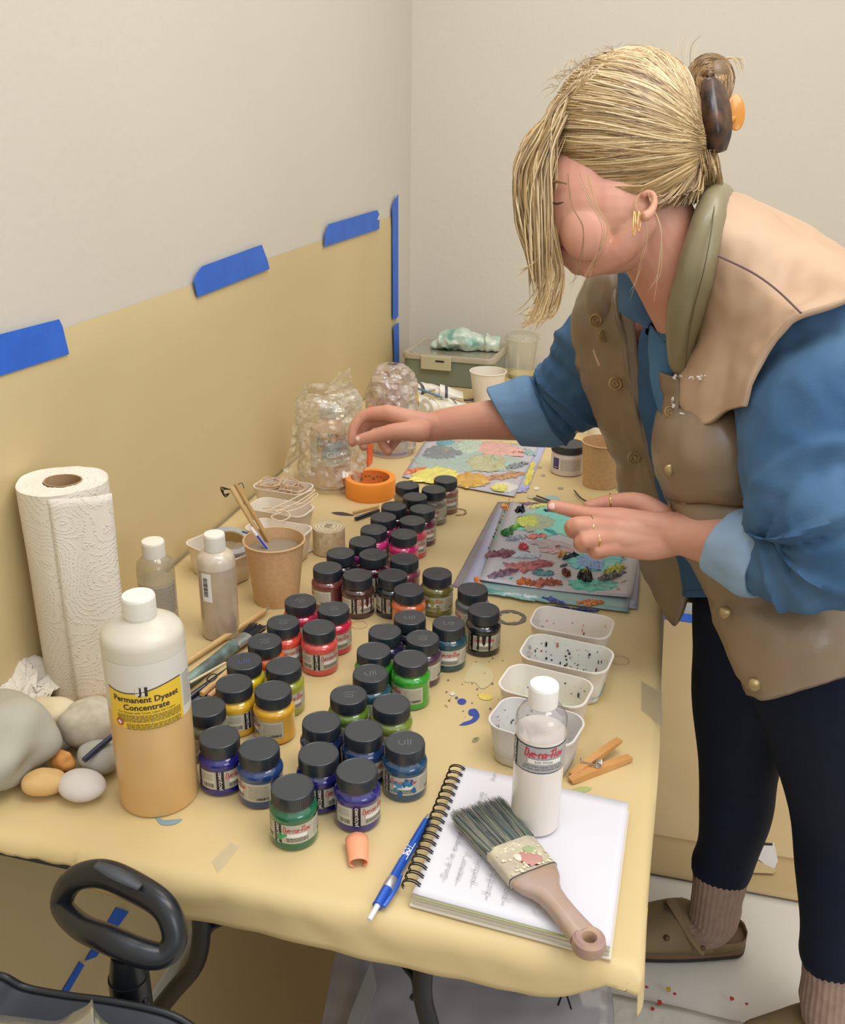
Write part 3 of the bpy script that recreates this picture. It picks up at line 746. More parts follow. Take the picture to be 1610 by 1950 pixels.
# ------------------------------------------------------------------ paper towel roll
pt = thing('paper_towel_roll', (-.678, .938, T), 'tall roll of quilted white paper towel against the kraft wall', 'paper towel roll', rz=0)
M_towel = bpy.data.materials.new('quilted_paper'); M_towel.use_nodes = True
nt = M_towel.node_tree; b_ = nt.nodes['Principled BSDF']; b_.inputs['Base Color'].default_value = lin('E2DACB'); b_.inputs['Roughness'].default_value = .85; b_.inputs['Specular IOR Level'].default_value = .15
N, LK = nt.nodes.new, nt.links.new
tc = N('ShaderNodeTexCoord'); n1 = N('ShaderNodeTexNoise'); n1.inputs['Scale'].default_value = 14; n1.inputs['Detail'].default_value = .5
LK(tc.outputs['Object'], n1.inputs['Vector'])
mm = N('ShaderNodeMath'); mm.operation = 'MULTIPLY'; mm.inputs[1].default_value = 210; LK(n1.outputs['Fac'], mm.inputs[0])
ms = N('ShaderNodeMath'); ms.operation = 'SINE'; LK(mm.outputs[0], ms.inputs[0])
vo = N('ShaderNodeTexVoronoi'); vo.inputs['Scale'].default_value = 400; LK(tc.outputs['Object'], vo.inputs['Vector'])
vm = N('ShaderNodeMath'); vm.operation = 'SUBTRACT'; vm.inputs[0].default_value = .7; LK(vo.outputs['Distance'], vm.inputs[1])
mp = N('ShaderNodeMath'); mp.operation = 'MAXIMUM'; mp.inputs[1].default_value = 0; LK(ms.outputs[0], mp.inputs[0])
mx = N('ShaderNodeMath'); mx.operation = 'MULTIPLY'; LK(mp.outputs[0], mx.inputs[0]); LK(vm.outputs[0], mx.inputs[1])
bp = N('ShaderNodeBump'); bp.inputs['Strength'].default_value = .7; bp.inputs['Distance'].default_value = .0018; LK(mx.outputs[0], bp.inputs['Height']); LK(bp.outputs['Normal'], b_.inputs['Normal'])
HT = .277
m = MB(); seg = 96; rows = []
def rr(a, z): return .0515 + .0016 * noise.noise(Vector((cos(a) * 2, sin(a) * 2, z * 9)))
for i in range(29):
    z = HT * i / 28
    rows.append([(rr(2 * pi * j / seg, z) * cos(2 * pi * j / seg), rr(2 * pi * j / seg, z) * sin(2 * pi * j / seg), z + (.0012 * sin(5 * pi * j / seg) if i == 28 else 0)) for j in range(seg)])
for r_ in (.049, .040, .030, .0225):
    rows.append([(r_ * (1 + .02 * sin(j * .9)) * cos(2 * pi * j / seg), r_ * sin(2 * pi * j / seg), HT + .0012 * noise.noise(Vector((j * .3, r_ * 90, 0))) - (.0 if r_ > .045 else .0008)) for j in range(seg)])
m.grid(rows, cu=True); m.build('towel_roll', M_towel, pt, sharp=50)
M_core = mat('cardboard_core', 'A98B66', .8)
m = MB(); m.grid([[(q * cos(2 * pi * j / 48) * (1 + .04 * sin(3 * 2 * pi * j / 48)), q * .92 * sin(2 * pi * j / 48), z) for j in range(48)] for q, z in ((.0225, HT - .0015), (.0228, HT + .0003), (.0212, HT + .0003), (.0208, .02))], cu=True); m.build('core', M_core, pt)
# loose end of the sheet, hanging off the right side
m = MB(); rows = []
P0 = at(205, 1320); 
for i in range(25):
    z = HT * .99 * (1 - i / 24)
    r = []
    for j in range(12):
        s = j / 11
        a = radians(-75) + s * 1.15
        d = .0528 + .036 * max(0, s - .40) ** 1.15 * (1 - .35 * i / 24)
        r.append((d * cos(a), d * sin(a), z + .003 * s * (1 if i == 0 else 0) - .004 * s * (i == 0)))
    rows.append(r)
m.grid(rows); m.build('loose_sheet', M_towel, pt, solid=.0006)
# ------------------------------------------------------------------ rocks and pebbles, left
def rock(px, py, z, r, sc, nz, nf, seed, material, label, rz=0, name='rock', tilt=0, cat='rock'):
    p = at(px, py, T + z)
    m = MB(); m.ball((0, 0, 0), r, 0, 40, 24, sc, nz, nf, seed)
    zmin = min(v[2] for v in m.v); m.v = [(a, b, max(c - zmin, 0) if c - zmin > .001 else 0) for a, b, c in m.v]
    o = m.build(name, material, sharp=180); o.location = (p.x, p.y, T + .0005); o.rotation_euler = (0, 0, rz)
    return tag(o, label, cat, 'rocks and pebbles on the near left of the table')
Mr = lambda n, a, b, sc=20, bu=.4: mat(n, a, .75, var=b, vscale=sc, bump=bu, bscale=70, bdist=.001)
# big wedge-shaped stone at the frame edge
m = MB(); m.ball((0, 0, 0), .075, 0, 56, 36, (1, .85, .62), .34, 1.1, 4)
m.v = [(a, b, c) for a, b, c in m.v]; zm = min(v[2] for v in m.v); m.v = [(a, b, max(0, c - zm - .010)) for a, b, c in m.v]
o = m.build('rock', Mr('rock_grey_green', 'B2AE9C', 'A5A292', 14, .5), sharp=180); p = at(2, 1445, T + .02); o.location = (p.x - .012, p.y, T + .0005)
tag(o, 'large pale grey-green wedge-shaped rock, cut by the left frame edge', 'rock', 'rocks and pebbles on the near left of the table')
rock(98, 1368, .018, .029, (1.2, .9, .75), .18, 1.3, 11, Mr('rock_cream', 'D3C096', 'DDD0B4', 16), 'cream yellow rock behind the small grey pebble', .3)
rock(177, 1388, .022, .034, (1.08, .95, .85), .12, 1.5, 5, Mr('rock_speckled', 'C3B9A6', 'AFA692', 90, .6), 'round speckled grey rock leaning on the paper towel roll', .2)
rock(108, 1412, .012, .0195, (1.1, .9, .75), .1, 1.2, 8, Mr('pebble_taupe', 'A69E8C', '9C9482'), 'small taupe grey pebble in front of the cream rock', .5, 'pebble')
rock(121, 1455, .010, .0125, (1.05, .85, 1.0), .28, 1.3, 3, Mr('chip_orange', 'C8863F', 'D69B55', 40), 'small angular orange stone chip between the pebbles', .1, 'pebble')
rock(190, 1448, .012, .0245, (1.12, .9, .68), .08, 1.2, 9, Mr('pebble_grey', 'B4B0A6', 'A7A49B'), 'smooth grey pebble under the dark blue brush handle', -.3, 'pebble')
rock(85, 1497, .010, .0200, (1.2, .85, .70), .12, 1.2, 2, Mr('pebble_ochre', 'D8B478', 'CDA468', 30), 'yellow ochre pebble nearest the table edge', .35, 'pebble')
rock(157, 1502, .010, .0235, (1.13, .92, .62), .05, 1.0, 6, Mr('pebble_white', 'D5CDC4', 'CFC7BE', 25, .15), 'smooth white oval pebble in front of the others', -.1, 'pebble')
m = MB(); m.tube([at(160, 1448, T + .032), at(190, 1422, T + .036), at(214, 1402, T + .040)], [.0034, .0036, .003], 14, sub=3)
m.build('brush_handle', mat('dark_blue_lacquer', '252C48', .25, coat=.5)); tag(bpy.data.objects['brush_handle'], 'dark blue round brush handle resting on the smooth grey pebble', 'paint brush')
# crumpled towel
tw = MB(); rows = []
for i in range(33):
    r = []
    for j in range(45):
        s, t = j / 44, i / 32
        q = at(-60, 1262).lerp(at(150, 1312), s).lerp(at(-60, 1385).lerp(at(70, 1372), s), t)
        n_ = noise.noise(Vector((s * 5.2, t * 3.8, 1.3))); n2 = 1 - 2 * abs(noise.noise(Vector((s * 7, t * 5, 7))))
        env = max(0, sin(pi * min(1, t * 1.0)) ) ** .6 * (1 - .75 * s)
        ht = .004 + .052 * env + .020 * n_ * (1 - .5 * s) + .010 * n2
        r.append((q.x + .014 * noise.noise(Vector((s * 4, t * 4, 9))), q.y + .014 * n2, T + max(.003 + .002 * t, ht)))
    rows.append(r)
tw.grid(rows); tag(tw.build('crumpled_towel', M_towel, solid=.0006, sharp=60), 'crumpled white paper towel behind the large grey-green rock', 'paper towel')

# ------------------------------------------------------------------ white tubs
M_tub = mat('cream_white_plastic', 'E2D6C6', .4, sub=.15)
M_tub2 = mat('cream_plastic_splattered', 'DED6CC', .4, sub=.15)
def rrect(a, b, r, n=8):
    pts = []
    for cx, cy, k in ((a - r, b - r, 0), (-a + r, b - r, 1), (-a + r, -b + r, 2), (a - r, -b + r, 3)):
        for i in range(n + 1):
            t = (k + i / n) * pi / 2; pts.append((cx + r * cos(t), cy + r * sin(t)))
    return pts
def tub(px, py, a, b, h, rz, label, group, notch=True, mt=None, rim_y=1, P3=None, fill=None, specks=0, scol=('1B1B20',), seed=1, zlift=0):
    p = P3 or at(px, py)
    t = thing('plastic_tub', (p.x, p.y, T + zlift), label, 'tub', group, rz)
    m = MB(); mt = mt or M_tub
    def ring(k, z, cut=False):
        o = []
        for (x, y) in rrect(a * k, b * k, min(a, b) * .62 * k, 10):
            zz = z
            if cut and notch and rim_y * y > b * .8 * k and abs(x) < a * .36:
                zz = z - .008 * min(1, (a * .36 - abs(x)) / .003)
            o.append((x, y, zz))
        return o
    kk = .86
    rings = [ring(kk - .06, 0), ring(kk, .002), ring(kk + .07, h * .5), ring(1.0, h - .003, True), ring(1.03, h - .002, True), ring(1.03, h, True), ring(.985, h, True), ring(.975, h - .004, True), ring(kk + .04, h * .5), ring(kk - .04, .004), ring(kk - .10, .0025)]
    n = len(rings[0]); m.grid(rings, cu=True)
    m.f.append(tuple(reversed(range(n)))); m.m.append(0); o = (len(rings) - 1) * n; m.f.append(tuple(range(o, o + n))); m.m.append(0)
    m.build('tub_body', mt, t, sharp=50)
    if fill:
        mm_ = MB(); q = rrect(a * .90, b * .90, min(a, b) * .55, 10); mm_.add([(x, y, fill[1]) for x, y in q], [tuple(range(len(q)))]); mm_.build('paint_water', mat('wash_' + fill[0], fill[0], .12, coat=.5), t)
    if specks:
        r2 = random.Random(seed); mb = [MB() for _ in scol]
        rim = ring(.968, 0); ns = len(rim)
        for k in range(specks):
            z0 = .006 + (h - .014) * r2.random(); i = r2.choices(range(ns), [(Vector(rim[q_]) - Vector(rim[(q_ + 1) % ns])).length for q_ in range(ns)])[0]; q0 = Vector(rim[i]); q1 = Vector(rim[(i + 1) % ns])
            u = r2.random(); c = q0.lerp(q1, u); tv = (q1 - q0).normalized(); fr = (kk - .02 + (.975 - kk) * z0 / h) / .968
            c = Vector((c.x * fr * .985, c.y * fr * .985, z0)); s_ = r2.choice((.0004, .0006, .0009, .0014)); el = r2.choice((1, 1, 1.5, 3))
            nv = Vector((-c.x, -c.y, 0)).normalized() * .0006
            mb[r2.randrange(len(scol))].add([c + nv + tv * s_ * cos(g * pi / 4) + Vector((0, 0, s_ * el * sin(g * pi / 4))) for g in range(8)], [tuple(range(8))])
        for q, c_ in zip(mb, scol):
            if q.f: q.build('paint_spatter', mat('spatter_' + c_, c_, .3), t, smooth=False)
    return t
G1 = 'white plastic tubs in a row on the right'
TZ = .052
tub(0, 0, .0535, .0330, TZ, radians(-5), 'spattered white tub furthest back of the right row, touching the palette sheets', G1, P3=at(1090, 1184, T + TZ), mt=M_tub2, specks=60, scol=('3A2A26', '8C8560', 'D2846C'), seed=3)
tub(0, 0, .0560, .0345, TZ, radians(-8), 'white tub with black spatter and teal water, second from the back', G1, P3=at(1080, 1243, T + TZ), mt=M_tub2, specks=230, scol=('15151A', '15151A', '2A2A30', 'C4604C'), fill=('5A9296', .010), seed=7, rim_y=-1)
tub(0, 0, .0530, .0335, TZ, radians(-10), 'white tub with pale green rinse water, behind the white paint bottle', G1, P3=at(1040, 1304, T + TZ), mt=M_tub2, specks=45, scol=('3A3A3E', '4E4A44'), fill=('B5BE90', .012), seed=9)
tub(0, 0, .0500, .0345, TZ, radians(-13), 'white tub with grey rinse water, nearest the notebook, behind the bottle', G1, P3=at(1022, 1372, T + TZ), mt=mat('greyish_plastic', 'D0CCC8', .4), specks=110, scol=('26262C', '3F4A50'), fill=('A9A7A6', .012), seed=12, notch=False)
G2 = 'white plastic tubs by the wall'
tA = tub(0, 0, .0515, .030, TZ, radians(-6), 'white tub heaped with rubber bands, furthest back by the wall', G2, P3=at(540, 925, T + TZ), seed=2)
tB = tub(0, 0, .0545, .030, TZ, radians(-7), 'white tub holding coils of cream string, middle of the row by the wall', G2, P3=at(535, 965, T + TZ), seed=2, rim_y=-1)
tC = tub(0, 0, .052, .028, TZ, radians(-6), 'empty white tub with a notch in its rim, right behind the kraft cup', G2, P3=at(531, 1005, T + TZ), seed=2)
tD = tub(0, 0, .055, .030, .050, radians(-25), 'white tub by the wall holding a roll of clear tape, behind the taupe bottle', G2, P3=at(418, 1040, T + .05), seed=2, notch=False)
# rubber bands and string: loops
M_rub = mat('tan_rubber', 'CDB090', .5); M_str = mat('cream_string', 'DCC6A8', .7)
def loops(t, n, r0, r1, z0, z1, mt, name, label, cat, grp, th=.0011, seed=3, spread=(.034, .014)):
    r2 = random.Random(seed)
    for k in range(n):
        m = MB(); cx, cy = r2.uniform(-spread[0], spread[0]), r2.uniform(-spread[1], spread[1]); rr_ = r2.uniform(r0, r1); e = r2.uniform(.35, .9); th0 = r2.uniform(0, pi)
        q = []
        tx, ty = r2.uniform(-.35, .35), r2.uniform(-.3, .3); zc = z0 + (z1 - z0) * k / max(1, n - 1)
        for i in range(18):
            a = 2 * pi * i / 18; x = rr_ * cos(a) * (1 + .25 * sin(3 * a + k)); y = rr_ * e * sin(a) * (1 + .2 * cos(2 * a + k))
            X, Y = x * cos(th0) - y * sin(th0), x * sin(th0) + y * cos(th0)
            X = max(-.047, min(.047, X + cx)); Y = max(-.0215, min(.0215, Y + cy))
            q.append((X, Y, max(.004, zc + X * tx * .25 + Y * ty * .3 + .0015 * sin(2 * a + k))))
        m.tube(q, th, 6, closed=True, flat=1.6 if mt is M_rub else 1, sub=2)
        o = m.build(name, mt); o.location = t.location; o.rotation_euler = t.rotation_euler
        tag(o, label, cat, grp)
loops(tA, 22, .014, .026, .026, .058, M_rub, 'rubber_band', 'tan rubber band in the heap inside the rear tub by the wall', 'rubber band', 'rubber bands in the rear tub', .0010, 5)
loops(tB, 7, .016, .030, .012, .022, M_str, 'string_loop', 'loose loop of cream string in the middle tub by the wall', 'string', 'string loops in the middle tub', .0009, 8)
def string(pts, label, th=.0011, mt=M_str, nm='string_loop', grp=None):
    m = MB(); m.tube([at(a, b, T + c) for a, b, c in pts], th, 8, sub=6); return tag(m.build(nm, mt), label, 'string', grp)
string([(500, 968, .045), (540, 965, .056), (575, 958, .058), (600, 940, .058), (603, 946, .057), (570, 968, .058), (530, 978, .056), (517, 985, .058), (535, 992, .055), (552, 984, .058), (545, 974, .060), (510, 972, .056)], 'long strand of cream string trailing over the middle tub rim')
string([(505, 975, .052), (548, 955, .060), (590, 935, .058), (598, 936, .058), (560, 960, .061), (525, 975, .058)], 'second strand of cream string crossing the first over the tub rim')
# roll of clear tape in tub D
m = MB(); m.lathe([(.036, 0), (.036, .020), (.0245, .020), (.0245, 0), (.036, 0)], 48, cap0=False, cap1=False)
o = m.build('roll', clear('grey_clear_tape', 'D8DCE2', haze=.75, hazecol='B9BABB', rough=.1)); tr_ = thing('tape_roll', at(437, 1048, T + .045), 'roll of clear packing tape lying in the tub behind the taupe bottle', 'tape roll'); o.parent = tr_; tr_.rotation_euler = (radians(8), radians(12), 0)
m = MB(); m.lathe([(.0245, .001), (.0245, .019), (.0235, .019), (.0235, .001)], 40, cap0=False, cap1=False); m.build('core', mat('tape_core_tan', 'B79A5C', .6), tr_)
m = MB(); print_text(m, 'TAPE', .007, lambda u, v: Vector((u + .004, v - .030, .0203)), 0) if False else m.box((.012, .030, .0203), (.012, .004, .0004)); m.build('blue_print', mat('navy_print', '2C3A5A', .5), tr_, smooth=False)

# ------------------------------------------------------------------ cups
def cup(P0_, r0, r1, h, mt, label, inner=None, fill=None, wall=.0007, name='paper_cup', grp=None):
    t = thing(name, P0_, label, 'cup', grp)
    m = MB()
    m.lathe([(r0 - .002, .003), (r0, .0), (r0 + (r1 - r0) * .5, h * .5), (r1, h - .003), (r1 + .0016, h - .0028), (r1 + .0022, h - .0012), (r1 + .0012, h), (r1 - .0006, h - .0004), (r1 - wall, h - .003), (r0 - wall, .005), (.001, .005)], 64, cap0=True, cap1=False)
    m.build('cup_wall', mt, t, sharp=60)
    if fill:
        k = fill[1] / h; MB().lathe([(r0 + (r1 - r0) * k - .001, fill[1]), (.0005, fill[1])], 48, cap0=False).build('rinse_water', mat('rinse_' + fill[0], fill[0], .08, coat=.5), t)
    return t
M_cup = mat('kraft_cup', 'CDA87C', .6, var='C49E70', vscale=160, detail=2)
cup(Vector((-.531, 1.214, T)), .0335, .0445, .100, M_cup, 'kraft paper cup of grey rinse water holding brushes, beside the taupe bottle', fill=('8F8272', .082))
cup(Vector((-.097, 1.850, T)), .034, .0415, .092, M_cup, 'empty kraft paper cup next to the black-lidded jar')
cup(Vector((-.428, 2.370, T)), .034, .0455, .082, mat('white_cup_card', 'E6DED0', .5), 'small white paper cup in front of the green lunch box')
# clear cup with a lid
cc = thing('clear_cup', (-.385, 2.640, T), 'clear plastic cup with a lid at the back wall, behind the arm', 'cup')
M_cc = clear('clear_cup_plastic', 'FBFAF4', haze=.10, hazecol='E2DECE', rough=.06, gloss=.55)
MB().lathe([(.031, 0), (.032, .002), (.0455, .108), (.047, .110), (.0455, .112)], 48, cap1=False).build('cup_wall', M_cc, cc)
m = MB(); m.lathe([(.047, .108), (.0495, .109), (.0495, .113), (.046, .115), (.0445, .122), (.041, .1235), (.0005, .1235)], 48, cap0=False, cap1=False); m.build('lid', M_cc, cc)
MB().lathe([(.030, .003), (.0325, .012), (.0005, .012)], 40, cap1=False).build('dregs', mat('yellow_dregs', 'D9C583', .2), cc)

# sticks and pen in cup 1
def stick(p0, p1, r, mt, name, label, cat, seg=12, r2=None, tip=None, flat=1):
    t = thing(name, p0, label, cat)
    a = Vector((0, 0, 0)); b_ = Vector(p1) - Vector(p0)
    MB().tube([a, a.lerp(b_, .02), a.lerp(b_, .5), a.lerp(b_, .98), b_], [r * .8, r, r, r2 or r, (r2 or r) * .85], seg, flat=flat).build('handle', mt, t)
    if tip:
        for (k0, k1, ra, rb, mt2, nm) in tip:
            MB().tube([a.lerp(b_, k0), a.lerp(b_, (k0 + k1) / 2), a.lerp(b_, k1)], [ra, (ra + rb) / 2, rb], seg, flat=flat).build(nm, mt2, t)
    return t
M_wood = mat('pale_wood', 'D0AE78', .5, var='C29E68', vscale=60); M_wood2 = mat('tan_wood', 'B8935C', .5, var='AD8852', vscale=60)
s1 = stick(at(440, 928, T + .170), at(508, 1042, T + .070), .0034, M_wood, 'wooden_stick', 'left wooden stick in the kraft cup, tied with black thread at its top', 'stick')
tip_at = Vector((0, 0, 0))
for k in range(4):
    m = MB(); a0 = k * 1.3; m.tube([(.0, .0, -.004), (-.010 - .002 * k, -.002, .001 * k - .004), (-.012, .001 * k, -.012 - .002 * k), (-.003, 0, -.010)], .0006, 6, sub=5); m.build('thread_knot', M_ink, s1)
s2 = stick(at(449, 921, T + .172), at(520, 1043, T + .072), .0034, M_wood2, 'wooden_stick', 'right wooden stick in the kraft cup', 'stick')
m = MB(); m.tube([(.002, 0, -.002), (.010, 0, .002), (.013, 0, -.006)], .0006, 6, sub=5); m.build('thread_end', M_ink, s2)
s3 = stick(at(478, 1005, T + .115), at(512, 1050, T + .076), .0030, mat('white_pen_barrel', 'D8D2C8', .35), 'ballpoint_pen', 'slim white pen with a blue side stripe dipped in the kraft cup', 'pen')
d_ = at(512, 1050, T + .076) - at(478, 1005, T + .115); MB().tube([d_ * .3 + Vector((.0022, -.0018, 0)), d_ * .98 + Vector((.0022, -.0018, 0))], .0018, 8).build('blue_stripe', mat('pen_blue', '3A48B4', .35), s3)

# ------------------------------------------------------------------ tapes
t = thing('washi_tape_roll', (-.513, 1.401, T), 'cream printed paper tape roll standing beside the kraft cup', 'tape roll')
M_washi = mat('printed_cream_tape', 'D6C6A2', .5, var='B7A17C', vscale=110, detail=6)
MB().lathe([(.0265, 0), (.0272, .0008), (.0272, .044), (.0265, .0448), (.0008, .0448)], 48, cap1=False).build('roll', M_washi, t)
m = MB(); MB().lathe([(.0255, .0450), (.0008, .0451)], 48, cap0=True, cap1=False).build('top_disc', mat('cream_disc', 'CDBE9E', .5), t)
m = MB(); f = lambda u, v: Vector((u, v, .0455))
for r_ in (.0245, .0135): m.grid([[(q * cos(a * pi / 20), q * sin(a * pi / 20), .0455) for a in range(40)] for q in (r_, r_ - .0006)], cu=True)
for i_, wd in enumerate('washi tape best maker paper'.split()):
    for s_ in strokes(wd, 3.2)[0]: ribbon(m, [(a - .010, b + .010 - i_ * .0042) for a, b in [(x * .001, y * .001) for x, y in s_]], .0005, f, 0, 2) if False else None
for i in range(26):
    a = i * 2 * pi / 26; m.box((.019 * cos(a), .019 * sin(a), .0455), (.0022, .0009, .0002), 0, Matrix.Rotation(a + pi / 2, 3, 'Z'))
for k in range(5): m.box((rnd.uniform(-.002, .002), -.007 + k * .0034, .0455), (rnd.uniform(.010, .018), .0011, .0002))
m.build('print', mat('brown_print', '6E6450', .5), t, smooth=False)
t = thing('orange_tape_roll', (-.523, 1.668, T), 'roll of orange tape lying flat behind the paint jars', 'tape roll')
M_or = mat('orange_tape', 'EE9236', .4)
MB().lathe([(.048, 0), (.0485, .0008), (.0485, .0355), (.048, .0362), (.0375, .0362), (.037, .0352)], 64, cap0=False, cap1=False).build('roll', M_or, t)
MB().lathe([(.037, .036), (.0368, 0), (.0362, 0), (.0362, .0358)], 64, cap0=False, cap1=False).build('core', mat('orange_core', 'DE7A3A', .5), t)
m = MB()
for k in range(12):
    a = .3 + k * .22; f = lambda u, v, a=a: Vector((.0360 * cos(a + u / .036), .0360 * sin(a + u / .036), .018 + v))
    rect(m, 0, .004 if k % 3 else -.002, .0055, .0075 if k % 3 else .004, f, k % 2, 3)
m.build('core_print', [mat('core_print_brown', 'A2542C', .5), mat('core_print_green', '5E7A3A', .5)], t, smooth=False)
# small tag
m = MB(); m.box((0, 0, .0008), (.008, .024, .0012), 0, Matrix.Rotation(radians(-28), 3, 'Z')); tag(m.build('paper_tag', mat('white_tag', 'D9D2C4', .5), loc=at(588, 1050), smooth=False), 'small white swing tag between the kraft cup and the cream tape roll', 'tag')

# ------------------------------------------------------------------ thin brushes
def brush_on_table(a, b_, r, mt, label, tip=None, z=.004, name='paint_brush', cat='paint brush', r2=None, z2=None):
    return stick(at(a[0], a[1], T + z), at(b_[0], b_[1], T + (z2 if z2 is not None else z)), r, mt, name, label, cat, tip=tip, r2=r2)
M_dk = mat('black_lacquer', '1B2030', .25, coat=.5); M_fer = mat('ferrule_steel', 'B8B4AC', .3, metal=.9)
brush_on_table((673, 976), (722, 963), .0024, M_wood, 'thin pale wooden brush lying left of the dark plum jar')
brush_on_table((677, 988), (722, 972), .0038, M_dk, 'short dark blue brush lying in front of the thin pale one')
# bundle by the big bottle
brush_on_table((330, 1278), (505, 1162), .0042, M_wood, 'long pale wooden brush with white tip, uppermost in the bundle', z=.006, z2=.010, tip=[(.87, 1.0, .004, .0032, mat('pale_ferrule', 'CFC8B4', .4), 'ferrule'), (1.0, 1.05, .003, .0012, mat('grey_bristle', '8C8C84', .7), 'bristles')])
M_pnt = mat('paint_crusted_handle', '3E3E42', .4, var='7E9A90', vscale=38, detail=5)
w = brush_on_table((340, 1312), (448, 1228), .0085, M_pnt, 'wide paint-crusted black handled brush with stiff bristles, beneath the pale brush', z=.009, r2=.0095)
m = MB(); o0 = Vector(w.location); a = at(446, 1230, T + .010) - o0; b2 = at(470, 1212, T + .011) - o0; c2 = at(494, 1192, T + .012) - o0
m.tube([a, a.lerp(b2, .5), b2], [.0098, .0108, .0112], 16, flat=.55, up=(0, 0, 1)); m.build('ferrule', mat('crusted_ferrule', '77807A', .35, var='A49084', vscale=60, metal=.3), w)
m = MB(); r2_ = random.Random(3)
dirv = (c2 - b2); side = dirv.cross(Vector((0, 0, 1))).normalized()
for k in range(90):
    u, v = r2_.uniform(-1, 1), r2_.uniform(-1, 1); base = b2 + side * u * .010 + Vector((0, 0, v * .004)); m.tube([base, base + dirv * .5 + side * u * .001, base + dirv * r2_.uniform(.85, 1.1) + side * u * .003], .0007, 4)
m.build('bristles', mat('black_bristle', '1E2028', .5), w)
brush_on_table((352, 1335), (462, 1258), .0045, M_dk, 'slim black brush handle lying under the wide crusted brush', z=.005)
brush_on_table((360, 1342), (470, 1272), .0032, mat('navy_lacquer', '23284A', .3, coat=.4), 'navy blue brush handle beside the slim black one', z=.004)
brush_on_table((362, 1300), (430, 1262), .0018, mat('white_bamboo', 'D6C6A2', .5), 'thin bare skewer lying across the dark brush handles', z=.016)
brush_on_table((384, 1322), (452, 1264), .0042, M_wood, 'short wooden dowel end beside the yellow jars, right of the black brush', z=.010)
brush_on_table((398, 1326), (440, 1290), .0035, mat('pink_wood', 'D2A888', .5), 'pinkish wooden stick end touching the golden yellow jar', z=.006)
m = MB(); m.tube([at(394, 1294, T + .014), at(404, 1284, T + .018), at(414, 1286, T + .016), at(404, 1298, T + .014)], .0009, 6, closed=True, sub=4); tag(m.build('hair_tie', M_ink), 'black thread loop around the dark brush handles', 'thread')

# ------------------------------------------------------------------ bottle in a plastic bag (bottle of painting medium)
g = thing('medium_bottle', (-.615, 1.700, T), 'amber bottle of painting medium with blue label inside a crumpled clear bag', 'bottle', rz=-atan2(-.615, 1.7))
M_amb = mat('amber_medium', 'C6A27A', .15, coat=.6, var='BE986E', vscale=20)
MB().lathe([(.036, 0), (.0395, .003), (.0395, .105), (.037, .118), (.028, .130), (.018, .138), (.017, .142)], 40).build('bottle_body', M_amb, g)
screwcap(.019, .141, .022).build('cap', mat('dull_white_cap', 'D8D6CE', .4), g)
m = MB(); rect(m, -.016, .050, .045, .100, cyl(.0398), 0, 16); rect(m, -.016, .066, .045, .100, cyl(.0401), 1, 16); rect(m, -.050, .045, -.028, .105, cyl(.0398), 0, 8)
print_text(m, 'Galkyd', .017, lambda u, v: cyl(.0404)(u + .016, v + .0735), 2, bold=.0003)
print_text(m, 'PAINTING MEDIUM', .0045, lambda u, v: cyl(.0402)(u + .012, v + .0615), 3)
m.build('label', [mat('label_frost', 'CDC6B8', .5), mat('label_blue', '7791A8', .45), mat('label_letter_white', 'E6E6E4', .5), mat('label_letter_grey', '9AA0A4', .5)], g, smooth=False)
def splat(t, spec, seed, R_):
    r2 = random.Random(seed)
    for c_, n_, (ua, ub), (va, vb), sz in spec:
        m = MB()
        for k in range(n_):
            u0, v0 = r2.uniform(ua, ub), r2.uniform(va, vb); s_ = sz * r2.uniform(.3, 1.2); f = cyl(R_ + .0002 * r2.random()); e = r2.uniform(.5, 3.0); th = r2.uniform(0, pi)
            q = []
            for g_ in range(9):
                a = g_ * 2 * pi / 9; rr_ = s_ * r2.uniform(.6, 1.3); x, y = rr_ * cos(a) * e, rr_ * sin(a) / e ** .5
                q.append(f(u0 + x * cos(th) - y * sin(th), v0 + x * sin(th) + y * cos(th)))
            m.add(q, [tuple(range(9))])
        m.build('paint_splatter', mat('splat_' + c_ + str(seed), c_, .3), t, smooth=False)
splat(g, [('9C2340', 14, (.012, .034), (.098, .112), .0035), ('3F8072', 14, (-.032, .002), (.094, .116), .0034), ('E2DED2', 14, (-.02, .035), (.095, .118), .003), ('B5485A', 6, (-.022, -.01), (.086, .1), .002)], 5, .0412)
# bags: crumpled film
M_bag = clear('bag_film', 'FFFFFF', haze=.23, hazecol='EFE8D2', rough=.12, gloss=.85)
M_bag2 = clear('bag_film_pink', 'FFFFFF', haze=.50, hazecol='D9C4B4', rough=.14, gloss=.85)
def film(rows_fn, nu, nv, amp, fr, seed):
    rows = []
    for i in range(nv + 1):
        r = []
        for j in range(nu + 1):
            p = rows_fn(j / nu, i / nv)
            n1_ = noise.noise(p * fr + Vector((seed, 0, 0))); n2_ = 1 - 2 * abs(noise.noise(p * fr * 2.1 + Vector((0, seed, 0)))); n3 = 1 - 2 * abs(noise.noise(p * fr * 4.3 + Vector((0, 0, seed))))
            d = p.copy(); d.z = 0
            d = d.normalized() if d.length > 1e-4 else Vector((1, 0, 0))
            r.append(p + d * amp * (n1_ + .55 * n2_ + .28 * n3))
        rows.append(r)
    return rows
